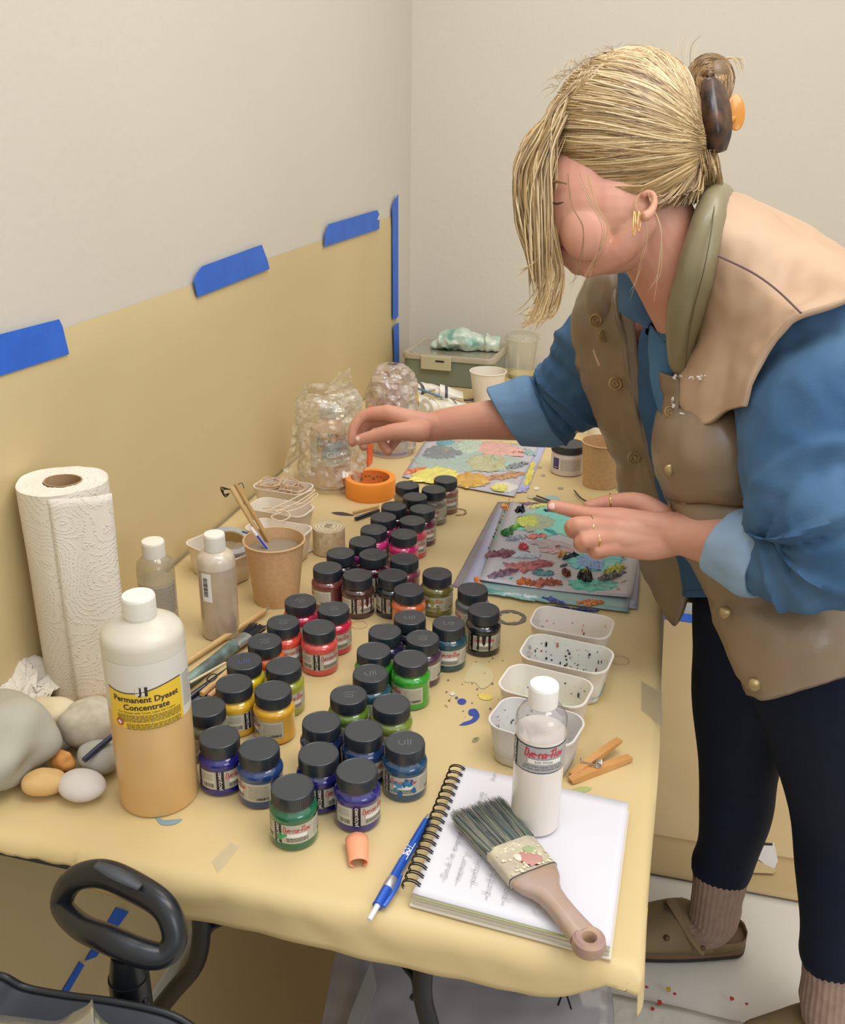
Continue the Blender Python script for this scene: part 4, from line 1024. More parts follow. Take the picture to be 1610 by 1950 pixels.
def film_bag(loc, prof, sx, sy, amp, fr, seed, mt, label, seg=110, closed_top=False, flap=None, spl=None):
    t = thing('plastic_bag', loc, label, 'plastic bag')
    pr = sp([Vector((r_, 0, z)) for r_, z in prof], 6)
    def fn(s, v):
        k = v * (len(pr) - 1); i = int(min(k, len(pr) - 2)); q = pr[i].lerp(pr[i + 1], k - i); a = 2 * pi * s
        return Vector((q.x * cos(a) * sx, q.x * sin(a) * sy, q.z))
    rows = film(fn, seg, 64, amp, fr, seed)
    for r in rows: r[-1] = r[0].copy()
    zmin = min(p.z for r in rows for p in r)
    m = MB(); m.grid(rows); m.build('bag_body', mt, t, sharp=22)
    if flap:
        for pts, sd in flap:
            c4 = [Vector(q) for q in pts]
            fn2 = lambda s, v: c4[0].lerp(c4[1], s).lerp(c4[3].lerp(c4[2], s), v)
            m = MB(); rows = []
            for i in range(25):
                r = []
                for j in range(25):
                    p = fn2(j / 24, i / 24); nv = (c4[1] - c4[0]).cross(c4[3] - c4[0]).normalized()
                    r.append(p + nv * (.010 * noise.noise(p * 22 + Vector((sd, 0, 0))) + .006 * (1 - 2 * abs(noise.noise(p * 55)))))
                rows.append(r)
            m.grid(rows); m.build('bag_flap', mt, t, sharp=22)
    if spl: splat(t, spl, seed, .05)
    return t
film_bag((-.615, 1.700, T), [(.054, .004), (.062, .02), (.056, .06), (.056, .10), (.055, .14), (.052, .170), (.046, .186), (.042, .196)], 1.05, 1.0, .011, 24, 3, M_bag, 'crumpled clear plastic bag with paint specks around the amber medium bottle',
    flap=[([(-.010, -.02, .175), (.060, -.02, .150), (.052, -.02, .245), (.030, -.02, .235)], 1), ([(.040, -.03, .03), (.078, -.045, .02), (.074, -.04, .18), (.030, -.02, .185)], 4), ([(-.05, -.02, .01), (-.085, -.05, .004), (-.06, -.03, .13), (-.045, -.02, .17)], 8)])
film_bag((-.555, 1.930, T), [(.042, .004), (.048, .02), (.048, .06), (.050, .10), (.046, .14), (.034, .176), (.020, .192), (.006, .194)], 1.0, 1.0, .010, 26, 9, M_bag2, 'crumpled pinkish plastic bag full of paint-smeared scraps behind the hand',
    spl=None)
t = thing('glass_jar', (-.555, 1.930, T), 'paint-smeared jar inside the crumpled pinkish bag', 'jar')
MB().lathe([(.033, 0), (.036, .003), (.036, .10), (.030, .125), (.024, .128), (.024, .155), (.0005, .156)], 36, cap1=False).build('jar_body', mat('smeared_jar', 'C9B0A2', .3, var='8F7486', vscale=45, detail=8), t)
splat(t, [('A8304A', 8, (-.02, .03), (.10, .15), .0022), ('4A3640', 10, (-.03, .02), (.08, .15), .003), ('E8E0DC', 20, (-.03, .04), (.03, .14), .003)], 6, .0375)
# zip bag band below the hand
m = MB(); bz = thing('zip_bag', at(745, 862), 'folded zip plastic bag with purple zipper band below the hand', 'plastic bag'); o0 = Vector(bz.location)
m.grid([[Vector((.042 * cos(a), .032 * sin(a) - .01, z)) for a in [pi + k * pi / 16 for k in range(17)]] for z in (.0, .010, .022, .036)]); m.build('bag_body', M_bag2, bz)
m = MB(); m.grid([[Vector((.0425 * cos(a), .0325 * sin(a) - .01, z)) for a in [pi + k * pi / 16 for k in range(17)]] for z in (.007, .013)]); m.build('zipper_band', mat('zip_purple', '8C84A4', .3), bz)
# orange piece between the bags
m = MB(); m.box((0, 0, .062), (.004, .03, .122)); o = m.build('orange_card', mat('orange_plastic', 'E8683A', .45), loc=(-.575, 1.83, T), smooth=False); tag(o, 'bright orange plastic strip standing between the two crumpled bags', 'plastic strip')

# ------------------------------------------------------------------ lunch box at the back
lb = thing('lunch_box', (-.557, 2.585, T), 'grey-green lunch box with a smoky clear lid and front latch, by the back wall', 'lunch box', rz=radians(-2))
M_gb = mat('sage_green_plastic', '7C8676', .3, var='737E6C', vscale=12, coat=.3)
def rbox(m, a, b, r, zs, mi=0):
    n = 8; rings = [[(x * k, y * k, z) for x, y in rrect(a, b, r, n)] for k, z in zs]
    o = len(m.v); m.grid(rings, mi, cu=True); c = len(rings[0]); m.f.append(tuple(reversed(range(o, o + c)))); m.m.append(mi); o2 = o + (len(rings) - 1) * c; m.f.append(tuple(range(o2, o2 + c))); m.m.append(mi)
m = MB(); rbox(m, .125, .105, .022, [(.93, 0), (.96, .003), (1.0, .066), (1.0, .070)]); m.build('box_body', M_gb, lb)
m = MB(); rbox(m, .129, .109, .024, [(1.0, .0705), (1.0, .080), (.985, .084), (.93, .085), (.90, .082)]); m.build('lid_rim', mat('beige_lid_rim', 'A99E88', .35), lb)
m = MB(); rbox(m, .112, .092, .018, [(1.0, .0825), (1.0, .0835)]); m.build('lid_window', mat('smoky_lid', '8A8872', .1, coat=.6, var='989580', vscale=9), lb)
m = MB(); rbox(m, .042, .006, .004, [(1, .0), (1, .034)]); o = m.build('latch', mat('pale_latch', 'B9B294', .35), lb); o.location = (-.028, -.113, .048)
m = MB(); rbox(m, .012, .002, .001, [(1, .0), (1, .004)]); m.build('latch_slot', M_ink, o).location = (.012, -.0055, .022)
# crumpled foil with teal paint on the lid
m = MB(); rows = []
for i in range(41):
    s = i / 40; x = -.105 + .190 * s; R_ = .014 + .016 * sin(pi * min(1, s * 1.1 + .05)) ** .7 + (.006 if s > .78 else 0)
    if s < .12: R_ = .007 + .05 * s
    r = []
    for j in range(40):
        a = 2 * pi * j / 40; p = Vector((x, R_ * 1.25 * cos(a), .0855 + R_ * .85 * (1 + sin(a))))
        k = 1 - 2 * abs(noise.noise(p * 55)); k2 = noise.noise(p * 28 + Vector((3, 1, 2)))
        d = Vector((0, cos(a), sin(a))); q = p + d * (.0045 * k + .008 * k2); q.z = max(q.z, .0858); r.append(q)
    rows.append(r)
m.grid(rows, cu=True); m.f.append(tuple(range(40))); m.m.append(0); m.f.append(tuple(range(1600, 1640))); m.m.append(0)
M_foil = mat('crumpled_foil_paint', 'E2DECE', .35, metal=.1, var='6FA898', vscale=30, detail=8)
o = m.build('foil_tube', M_foil, sharp=25); o.location = (-.522, 2.575, T); o.rotation_euler = (0, 0, radians(8)); tag(o, 'crumpled foil paint tube smeared teal and cream lying on the lunch box lid', 'paint tube')

# ------------------------------------------------------------------ paint tubes
M_tube = mat('white_paint_tube', 'EDEAE0', .3, coat=.3, bump=.6, bscale=45, bdist=.003, var='D6D1C2', vscale=30)
def ptube(a, b_, r, label, band='5A5458', z=0, cap='D8D4C8'):
    p, q = at(a[0], a[1], T + z + r * .8), at(b_[0], b_[1], T + z + r * .6); t = thing('paint_tube', p, label, 'paint tube', 'used paint tubes'); d = q - p
    m = MB(); rows = []; side = d.cross(Vector((0, 0, 1))).normalized(); n = 14
    for i in range(n + 1):
        s = i / n; w = r * (1 + .35 * s); hh = r * (1 - .86 * s ** 1.3); c = d * s
        rows.append([c + side * w * cos(2 * pi * j / 20) + Vector((0, 0, hh * sin(2 * pi * j / 20))) + Vector((0, 0, .0016 * noise.noise(Vector((s * 9, j * .6, r * 900))))) for j in range(20)])
    m.grid(rows, cu=True); m.f += [tuple(range(20)), tuple(range(n * 20, n * 20 + 20))]; m.m += [0, 0]; m.build('tube_body', M_tube, t)
    m = MB(); m.grid([[c_ + side * w_ * 1.03 * cos(2 * pi * j / 20) + Vector((0, 0, h_ * 1.05 * sin(2 * pi * j / 20))) for j in range(20)] for c_, w_, h_ in ((d * .22, r * 1.08, r * .89), (d * .34, r * 1.12, r * .80))], cu=True)
    m.build('colour_band', mat('band_' + band, band, .4), t)
    dn = d.normalized(); MB().tube([-dn * .012, -dn * .0005], r * .55, 14).build('cap', mat('tubecap_' + cap, cap, .4), t)
    return t
ptube((782, 742), (830, 735), 0.0204, 'white paint tube lying on top of the tube pile, against the lunch box', z=.028)
ptube((838, 748), (882, 752), 0.0219, 'white paint tube with dark band, right end of the tube pile', '4A4450', z=.020)
ptube((780, 762), (826, 764), 0.0219, 'rumpled white paint tube beside the pinkish bag', 'C8A23A', z=.010)
ptube((812, 778), (858, 768), 0.0234, 'flattened white paint tube in the middle of the pile', 'E8E0C8', z=.008)
ptube((850, 772), (884, 768), 0.0187, 'white paint tube behind the forearm at the right of the pile', '8A8272', z=0)
ptube((778, 782), (836, 786), 0.0187, 'white paint tube with a silver crimp, lowest, just above the forearm', '6A6470', z=0)
stick(at(778, 733, T + .062), at(842, 757, T + .052), .0026, mat('slate_blue_handle', '5F7FA8', .3), 'paint_brush', 'thin slate blue brush lying across the pile of paint tubes', 'paint brush')
for k, (a, b_) in enumerate((((880, 768), (912, 772)), ((884, 762), (916, 760)))): stick(at(a[0], a[1], T + .006), at(b_[0], b_[1], T + .006), .003, M_dk if k else M_wood2, 'paint_brush', ('brown stick end between the tube pile and the white cup', 'dark stick end between the tube pile and the white cup')[k], 'paint brush')

# ------------------------------------------------------------------ jar with black lid, dropper, yellow lid
j = thing('medium_jar', (-.170, 1.905, T), 'squat white jar with black lid and purple label, beside the kraft cup', 'jar', rz=-atan2(-.17, 1.905))
MB().lathe([(.031, 0), (.0335, .002), (.034, .005), (.034, .040), (.033, .0455), (.0315, .047)], 48).build('jar_body', mat('cream_jar', 'D9D0C6', .25, coat=.4), j)
m = MB(); m.lathe([(.0325, .047), (.0345, .0475), (.0345, .0605), (.0338, .062), (.0005, .062)], 48, cap0=False); ridges(m, .0345, .048, .060, 80, .0003); m.build('lid', mat('dull_black_lid', '20252A', .4, spec=1.0), j)
m = MB(); f = cyl(.0343); rect(m, -.040, .012, .035, .040, f, 0, 20); rect(m, -.033, .014, -.0175, .038, cyl(.0345), 1, 6); rect(m, -.030, .0175, -.021, .0185, cyl(.0347), 0, 3)
for k in range(11):
    u = -.014
    while u < .030: w = rnd.uniform(.002, .005); rect(m, u, .0365 - k * .0022, min(u + w, .031), .0358 - k * .0022, cyl(.0345), 2, 2); u += w + .001
m.build('label', [mat('label_offwhite', 'DDD6CC', .5), mat('label_violet', '54407A', .4), M_grey], j, smooth=False)
d = thing('dropper_bottle', (-.127, 2.140, T), 'small white squeeze bottle with a black tip behind the cup and jar', 'bottle')
M_pw = mat('soft_white_plastic', 'E4E0D2', .4, sub=.2)
MB().lathe([(.022, 0), (.0235, .002), (.0235, .058), (.022, .062), (.015, .064), (.015, .070)], 40).build('bottle_body', M_pw, d)
MB().lathe([(.0165, .0665), (.0165, .080), (.013, .083), (.009, .086), (.0005, .087)], 32, cap0=False).build('collar', M_pw, d); MB().lathe([(.008, .085), (.008, .094), (.004, .099), (.0005, .0995)], 24, cap0=False).build('tip', M_ink, d)
m = MB(); m.lathe([(.040, 0), (.0405, .003), (.039, .006), (.034, .0065), (.0005, .0055)], 48, cap0=True, cap1=False); tag(m.build('disc', mat('yellow_lid', 'E4BE5A', .4), loc=(-.180, 2.075, T + .0005)), 'round yellow plastic saucer lying behind the black-lidded jar', 'disc')  # flat round yellow lid lying loose
for k, (px, py) in enumerate(((1192, 905),)):
    t = thing('glass_jar', at(px, py), 'small clear jar mostly hidden between the kraft cup and the vest', 'jar'); MB().lathe([(.018, 0), (.020, .002), (.020, .04), (.017, .045)], 30, cap1=False).build('jar_body', M_cp, t)

# ------------------------------------------------------------------ palettes
M_pal = mat('grey_palette_paper', 'B9B7C0', .35, coat=.15); M_pal2 = mat('lilac_palette_paper', 'AEB0CC', .4)
def palette(corners, z, mt, label, grp, curl=0):
    c = [at(a, b, T + z) for a, b in corners]; o0 = sum(c, Vector()) / 4; o0.z = T + z
    t = thing('palette_sheet', o0, label, 'palette sheet', grp); m = MB(); rows = []
    for i in range(21):
        r = []
        for j in range(21):
            s, v = j / 20, i / 20; p = c[0].lerp(c[1], s).lerp(c[3].lerp(c[2], s), v) - o0; p.z = curl * ((2 * s - 1) ** 2 * (2 * v - 1) ** 2) + .0004 * noise.noise(p * 30); r.append(p)
        rows.append(r)
    m.grid(rows); m.build('sheet', mt, t, solid=.0006); return t
def dab(t, pts, col, h=.002, rough=.22, kk=4, var=None, z=.0012):
    m = MB(); o0 = Vector(t.location); q = [at(a, b, o0.z) - o0 for a, b in pts]
    q = sp([Vector((p.x, p.y, z)) for p in q], kk * 2, True); c = sum(q, Vector()) / len(q); sd = rnd.uniform(0, 50)
    q = [c + (p - c) * (1 + .22 * noise.noise(p * 160 + Vector((0, 0, sd))) + .14 * noise.noise(p * 420 + Vector((0, sd, 0)))) for p in q]
    rings = []
    for f_, hh in ((1, 0), (.93, h * .5), (.75, h), (.5, h * .8), (.25, h * .9)):
        rings.append([p.lerp(c, 1 - f_) + Vector((0, 0, max(0, hh * (1 + 1.5 * noise.noise(Vector((p.x * 190 * f_, p.y * 190 * f_, sd)))) ))) for p in q])
    n = len(q); m.grid(rings, cu=True); m.f.append(tuple(range(4 * n, 5 * n))); m.m.append(0)
    return m.build('paint_dab', mat('dab_' + col, col, rough, coat=.4, var=var or ('D8D4D0' if random.Random(col).random() < .0 else None), vscale=70, bump=.7, bscale=110, bdist=.003), t)
def streak(t, p0, p1, w, col, h=.0015, wob=.42, var=None, n=9):
    r2 = random.Random(int(p0[0] * 7 + p0[1])); dx, dy = p1[0] - p0[0], p1[1] - p0[1]; L_ = sqrt(dx * dx + dy * dy); nx_, ny_ = -dy / L_, dx / L_
    A, B = [], []
    for k in range(n):
        s = k / (n - 1); ww = w / 2 * (sin(pi * (s * .86 + .07)) ** .6) * r2.uniform(1 - wob, 1 + wob); cx = r2.uniform(-wob, wob) * w * .2
        A.append((p0[0] + dx * s + nx_ * (ww + cx), p0[1] + dy * s + ny_ * (ww + cx) * .7)); B.append((p0[0] + dx * s - nx_ * (ww - cx), p0[1] + dy * s - ny_ * (ww - cx) * .7))
    return dab(t, A + B[::-1], col, h, var=var, kk=3)
GP = 'palette sheets in the rear stack'; GF = 'palette sheets in the front stack'
b0 = palette([(830, 842), (1040, 850), (1003, 938), (800, 912)], .0006, M_pal2, 'lilac under-sheet sticking out right of the rear palette', GP)
streak(b0, (1016, 880), (1003, 925), 13, 'E2D25C'); streak(b0, (1008, 928), (985, 938), 8, 'A8A8DC')
b1 = palette([(812, 836), (1027, 848), (980, 946), (766, 908)], .0022, M_pal, 'paint-covered palette sheet on top of the rear stack, under the forearm', GP)
dab(b1, [(830, 850), (845, 840), (880, 845), (935, 852), (960, 862), (985, 880), (970, 898), (900, 900), (830, 896), (790, 888), (806, 868)], '9DB3AE', .0012, var='A9BDB4')
dab(b1, [(806, 866), (822, 852), (850, 850), (868, 858), (885, 864), (868, 872), (845, 876), (815, 874)], '80868A', .003, z=.002)
dab(b1, [(832, 843), (850, 836), (866, 842), (858, 850), (840, 850)], '6A9EAC', .003, z=.002)
dab(b1, [(868, 848), (890, 838), (918, 842), (920, 856), (895, 864), (870, 860)], 'B4C4B0', .003, z=.002)
dab(b1, [(908, 856), (930, 842), (968, 846), (1000, 860), (990, 870), (955, 868), (930, 872)], 'D8A79C', .003, z=.002)
streak(b1, (970, 866), (1000, 862), 7, 'A04A44', .003); streak(b1, (838, 862), (860, 858), 7, 'CDB868', .003)
dab(b1, [(890, 878), (925, 866), (962, 876), (965, 892), (930, 900), (898, 894)], 'B0AE84', .004, var='BDBB96', z=.002)
streak(b1, (925, 866), (968, 890), 6, '8CCFD0', .003); streak(b1, (962, 894), (1005, 884), 11, '858A8E', .003)
streak(b1, (772, 902), (815, 893), 11, 'E07F38', .003, var='C86A50'); dab(b1, [(780, 914), (800, 896), (850, 892), (870, 902), (868, 916), (830, 922), (795, 918)], 'EADF6A', .003, var='DDD47C', z=.002)
dab(b1, [(860, 915), (880, 905), (905, 902), (930, 912), (925, 925), (900, 930), (870, 926)], 'D9AE52', .004, var='C99C48', z=.002); streak(b1, (925, 914), (1000, 902), 14, 'C89A72', .003, var='B88B68')
dab(b1, [(935, 925), (960, 918), (990, 926), (975, 938), (945, 936)], 'DCD8CE', .002); dab(b1, [(936, 930), (950, 926), (966, 930), (962, 938), (944, 938)], 'E6DD76', .004, z=.003)
streak(b1, (990, 858), (1020, 866), 14, '8FB0B0', .002)
f0 = palette([(948, 956), (1040, 958), (905, 1128), (862, 1116)], .0006, mat('purple_smeared_sheet', '8A7088', .4, var='7C8A78', vscale=40, detail=6), 'purple smeared palette sheet edge at the bottom left of the front stack', GF)
f1 = palette([(952, 962), (1226, 1002), (1214, 1160), (880, 1118)], .0018, M_pal2, 'lowest full lilac palette sheet of the front stack', GF)
streak(f1, (955, 962), (972, 975), 12, 'E69A4C', .003)
f2 = palette([(958, 966), (1210, 1010), (1198, 1166), (905, 1128)], .0030, mat('teal_tinted_sheet', '9AAAB0', .35, var='7FA8A4', vscale=14), 'teal-smeared palette sheet below the top one of the front stack', GF)
streak(f2, (905, 1122), (1040, 1146), 10, '7FB8B0', .002); streak(f2, (1100, 1150), (1150, 1150), 12, 'C8783C', .003); streak(f2, (960, 1133), (1030, 1143), 7, 'DCE0E8', .003); streak(f2, (1035, 1140), (1078, 1152), 8, '4A52A0', .003)
streak(f2, (1040, 1158), (1140, 1166), 8, '1E2C6A', .002); streak(f2, (905, 1100), (920, 1122), 9, 'E8944A', .003)
f3 = palette([(974, 958), (1226, 1018), (1202, 1142), (912, 1108)], .0046, M_pal, 'uppermost palette sheet of the front stack, with turquoise and red dabs', GF, curl=.004)
TQ = '6ED3C8'
dab(f3, [(1000, 975), (1040, 966), (1090, 970), (1110, 990), (1120, 1015), (1100, 1024), (1060, 1018), (1030, 1030), (1010, 1012), (985, 1008)], TQ, .0012, var='7CDAD0')
dab(f3, [(990, 990), (1010, 980), (1045, 984), (1056, 998), (1044, 1010), (1010, 1014), (994, 1004)], 'A3B496', .002, z=.002)
dab(f3, [(985, 992), (1005, 985), (1025, 992), (1022, 1004), (1000, 1006), (988, 1002)], 'DFE26C', .003, var='C4D45A', z=.003)
streak(f3, (956, 1020), (990, 1002), 9, '3FA845', .004, var='A0CC4A'); dab(f3, [(954, 1018), (966, 1012), (978, 1016), (972, 1023), (958, 1022)], '1E7A38', .005, z=.003)
streak(f3, (980, 976), (1000, 976), 9, '1E2230', .007); streak(f3, (998, 968), (1050, 962), 9, 'E2DE7C', .002); streak(f3, (985, 962), (1025, 960), 7, '8A6A82', .002); streak(f3, (1035, 974), (1068, 976), 6, '2E3A52', .003)
streak(f3, (1036, 1010), (1060, 1018), 8, '3FB0B4', .003); streak(f3, (962, 1030), (1004, 1024), 9, 'C8CCD4', .004, var='8A90A0'); streak(f3, (1005, 1024), (1042, 1022), 13, 'D8807A', .003)
streak(f3, (988, 1044), (1006, 1044), 13, 'CE3C50', .005); streak(f3, (1010, 1034), (1095, 1044), 22, 'B8A6AE', .0015); streak(f3, (1030, 1050), (1090, 1050), 12, 'D2A8B0', .001)
streak(f3, (925, 1060), (980, 1054), 20, '7C4856', .004, var='8E5464'); streak(f3, (976, 1058), (1028, 1060), 19, 'C2CEDA', .003); streak(f3, (960, 1086), (1050, 1074), 27, 'A85A60', .003, var='BE6E70')
streak(f3, (930, 1104), (982, 1088), 15, '6E4658', .005, var='A894A8'); streak(f3, (1016, 1092), (1055, 1094), 14, '62A0A2', .003, var='3F6E7A'); streak(f3, (984, 1112), (1010, 1110), 17, 'D8863C', .005, var='C04A38')
streak(f3, (1008, 1114), (1068, 1112), 18, 'A04C40', .004, var='B86A58'); streak(f3, (1070, 1090), (1086, 1098), 13, '7A3E36', .006)
streak(f3, (1062, 1062), (1080, 1052), 11, 'DCA75A', .004); streak(f3, (1070, 1066), (1105, 1060), 9, '2A3A40', .005)
dab(f3, [(1078, 1066), (1110, 1054), (1160, 1056), (1190, 1062), (1180, 1076), (1150, 1088), (1110, 1086), (1090, 1080)], '5CC0D2', .002, var=TQ)
dab(f3, [(1100, 1068), (1125, 1060), (1150, 1070), (1148, 1084), (1120, 1086), (1104, 1078)], '9CB8EA', .004, var='7FA6E0', z=.003)
streak(f3, (1148, 1092), (1192, 1080), 17, 'DDE070', .004, var='C8CC60'); streak(f3, (1138, 1108), (1184, 1094), 15, '6E7078', .005, var='8A8478')
dab(f3, [(1084, 1108), (1110, 1104), (1150, 1106), (1180, 1112), (1172, 1124), (1130, 1128), (1095, 1122)], '53C4B4', .002, var='3E9C88')
dab(f3, [(1100, 1104), (1106, 1094), (1120, 1094), (1128, 1106), (1115, 1112)], '1B2024', .008, z=.003); streak(f3, (1106, 1100), (1124, 1098), 8, 'D6BE4C', .009)
for k in range(14): streak(f3, (930 + k * 3, 1046 - k * 7), (932 + k * 3, 1043 - k * 7), 3, rnd.choice(('9A3A46', '4A4650', 'D88A4C')), .001)
r2 = random.Random(77)
for k in range(26):
    a, b = r2.uniform(945, 1185), r2.uniform(985, 1125); streak(f3, (a, b), (a + r2.uniform(5, 16), b + r2.uniform(-6, 6)), r2.uniform(2, 5), r2.choice(('A05A5E', 'D8A0A0', '53B0A8', 'E0DCE0', '8A7488', 'D2C868', '4A5A66', 'C8804A')), .0018)
# palette knives lying behind the held hand
for a, b_, c_, lb_ in (((1022, 944), (1065, 958), (1130, 968), 'slim dark palette knife lying behind the hand, leftmost handle'), ((1094, 934), (1112, 952), (1150, 964), 'crooked dark wire tool behind the hand')):
    m = MB(); m.tube([at(*a, T + .006), at(*b_, T + .005), at(*c_, T + .005)], .0016, 8, sub=5); tag(m.build('palette_knife', mat('dark_steel', '5A5250', .3, metal=.6)), lb_, 'palette knife')

# ------------------------------------------------------------------ notebook
NB = [Vector((-.182, .684, 0)), Vector((.010, .672, 0)), Vector((.0125, .886, 0)), Vector((-.177, .900, 0))]
NB = [at(786, 1700, T + .016), at(1163, 1800, T + .016), at(1197, 1524, T + .016), at(881, 1457, T + .016)]
o0 = Vector((NB[0].x, NB[0].y, T)); nb = thing('spiral_notebook', o0, 'open white spiral notebook with pencil notes at the near right corner', 'notebook')
ex = (NB[1] - NB[0]); ex.z = 0; wN = ex.length; ex.normalize(); ey = (NB[3] - NB[0]); ey.z = 0; hN = ey.length; ey.normalize()
def nbp(u, v, z): return ex * u + ey * v + Vector((0, 0, z))
def slab(m, u0, v0, u1, v1, z0, z1, mi=0, amp=0):
    q = [(u0, v0), (u1, v0), (u1, v1), (u0, v1)]; m.add([nbp(a, b, z0) for a, b in q] + [nbp(a, b, z1) for a, b in q], [(3, 2, 1, 0), (4, 5, 6, 7), (0, 1, 5, 4), (1, 2, 6, 5), (2, 3, 7, 6), (3, 0, 4, 7)], mi)
M_page = mat('white_page', 'D6D4DA', .6); M_edge = mat('page_edges', 'CFC7B6', .7); M_cov = mat('tan_cover_board', 'B9A57C', .6)
m = MB(); slab(m, -.002, -.003, wN + .002, hN + .002, .0015, .0030); m.build('back_cover', mat('pale_cover', 'D8D0C0', .5), nb, smooth=False)
m = MB()
for k in range(7): slab(m, .0008 * (k % 2), -.0005 * (k % 3), wN - .0006 * (k % 3), hN, .0030 + k * .0016, .0043 + k * .0016)
m.build('page_block', M_edge, nb, smooth=False)
m = MB(); slab(m, .002, -.0015, wN - .003, hN - .001, .0118, .0130); m.build('green_page_edge', mat('greenish_edge', 'A3A878', .6), nb, smooth=False)
m = MB(); rows = []
for i in range(17):
    r = []
    for j in range(25):
        s, v = j / 24, i / 16; z = .0150 + .0012 * (1 - s) ** 4 + .0006 * noise.noise(Vector((s * 3, v * 3, 1))); r.append(nbp(wN * s, hN * v, z))
    rows.append(r)
m.grid(rows); m.build('top_page', M_page, nb, solid=.0016)
M_wire = mat('black_wire', '1C1A20', .3, metal=.5)
for k in range(17):
    v = .010 + (hN - .018) * k / 16
    for dv in (-.0014, .0014):
        m = MB(); q = []
        for i in range(13):
            a = radians(-25 + 235 * i / 12); q.append(nbp(-.0035 + .0105 * cos(a), v + dv + .003 * (i / 12), .0105 + .0085 * sin(a)))
        m.tube(q, .00065, 6, sub=2)
        if dv < 0: mm_ = m
        else: mm_.add(m.v, m.f)
    mm_.tube([nbp(-.0035 + .0105 * cos(radians(-25)), v - .0014, .0105 + .0085 * sin(radians(-25)) + .003), nbp(-.0035 + .0105 * cos(radians(-25)), v + .0014, .0135 - .0036)], .00065, 6)
    mm_.build('binding_ring', M_wire, nb)
# handwriting: lines run up the page, parallel to the spine
m = MB(); fz = .0176
def hand(txt, u, v, size, w=.00055):
    st, tot = strokes(txt, size, slant=.12, gap=1.5)
    for s_ in st: ribbon(m, [(a, b) for a, b in s_], w, lambda a, b: nbp(u - b, v + a, fz), 0, 3)
hand('-Double exposure', .026, .022, .0062, .0006); hand('-memory', .039, .022, .0072, .0006); hand('-art', .043, .090, .0062); hand('-patch match', .053, .024, .0070, .0006); hand('*bottle rain', .070, .014, .0078, .0007); hand('*pound', .086, .013, .0082, .0007); hand('bug', .034, .142, .0066); hand('bon', .040, .184, .0056)
ribbon(m, [(.022, .090), (.035, .086), (.038, .080), (.056, .092), (.075, .096)], .0006, lambda a, b: nbp(a, b, fz), 0, 4); ribbon(m, [(.112, .016), (.122, .030), (.130, .024), (.118, .012), (.112, .016)], .0004, lambda a, b: nbp(a, b, fz), 0, 3)
m.build('handwriting', mat('pencil_grey', 'A2A0A4', .6), nb, smooth=False)

# ------------------------------------------------------------------ wide paint brush across the notebook
NZ = T + .017
pb = thing('wide_paint_brush', at(1000, 1660, NZ + .012), 'wide paint-crusted brush with wooden handle lying on the open notebook', 'paint brush'); O = Vector(pb.location)
A_ = at(908, 1536, NZ + .012) - O; B_ = at(1130, 1806, NZ + .010) - O; ax = (B_ - A_).normalized(); sx_ = ax.cross(Vector((0, 0, 1))).normalized(); LB = (B_ - A_).length
def bsec(s, w, h, n=28, dz=0, pw=.5):
    c = A_ + ax * s; o = []
    for j in range(n):
        a = 2 * pi * j / n; ca, sa = cos(a), sin(a); o.append(c + sx_ * w * math.copysign(abs(ca) ** pw, ca) + Vector((0, 0, dz + h * math.copysign(abs(sa) ** pw, sa))))
    return o
M_hand = mat('worn_wood_paint', 'A48A72', .4, var='AC968A', vscale=24, detail=5, coat=.3, bump=.2, bscale=80)
M_handp = mat('pink_crusted_end', '9E807C', .4, var='B0906E', vscale=60, detail=6)
M_ferr = mat('paint_crusted_ferrule', 'B0A092', .4, var='C6C0A2', vscale=55, detail=8, bump=.8, bscale=120, bdist=.002)
m = MB()   # handle with a hang hole
sec = [(.112, .0250, .0062), (.120, .0246, .0070), (.128, .0215, .0078), (.136, .0160, .0084), (.145, .0125, .0086), (.158, .0112, .0084), (.174, .0112, .0084), (.188, .0122, .0082), (.199, .0132, .0079)]
sc_ = LB / .215
sec = [(a * sc_, b, c) for a, b, c in sec]
m.grid([bsec(a, b, c, pw=.75) for a, b, c in sec], cu=True); m.f.append(tuple(reversed(range(28)))); m.m.append(0)
m.build('handle', M_hand, pb)
# end piece: ring around the hole
s0 = sec[-1][0] - .004 * sc_; rc = .0150; m = MB(); cen = A_ + ax * (s0 + .0125); seg = 40; hole = .0050
ringp = []
for k in range(seg):
    a = 2 * pi * k / seg; d = ax * cos(a) + sx_ * sin(a)
    back = max(0, -cos(a)); R_ = rc + .001 * back
    ro = R_; pts_ = [(hole, -.0035), (hole, .0040), (hole + .0018, .0072), (ro - .004, .0078), (ro - .001, .0055), (ro, 0), (ro - .001, -.0055), (ro - .004, -.0076), (hole + .002, -.0072)]
    ringp.append([cen + d * r_ + Vector((0, 0, z_)) for r_, z_ in pts_])
m.grid(ringp, cu=True, cv=True); m.build('handle_end', M_handp, pb)
m = MB(); m.grid([bsec(s, w, h, pw=.42) for s, w, h in ((.070 * sc_, .0262, .0080), (.074 * sc_, .0265, .0084), (.112 * sc_, .0260, .0074), (.115 * sc_, .0260, .0072))], cu=True); m.f += [tuple(reversed(range(28))), tuple(range(84, 112))]; m.m += [0, 0]; m.build('ferrule', M_ferr, pb)
m = MB(); m.grid([bsec(s, w, h, pw=.42) for s, w, h in ((.1135 * sc_, .0263, .0077), (.1150 * sc_, .0263, .0077))], cu=True); m.build('ferrule_seam', mat('dark_seam', '4A3C3C', .5), pb)
r2 = random.Random(11)
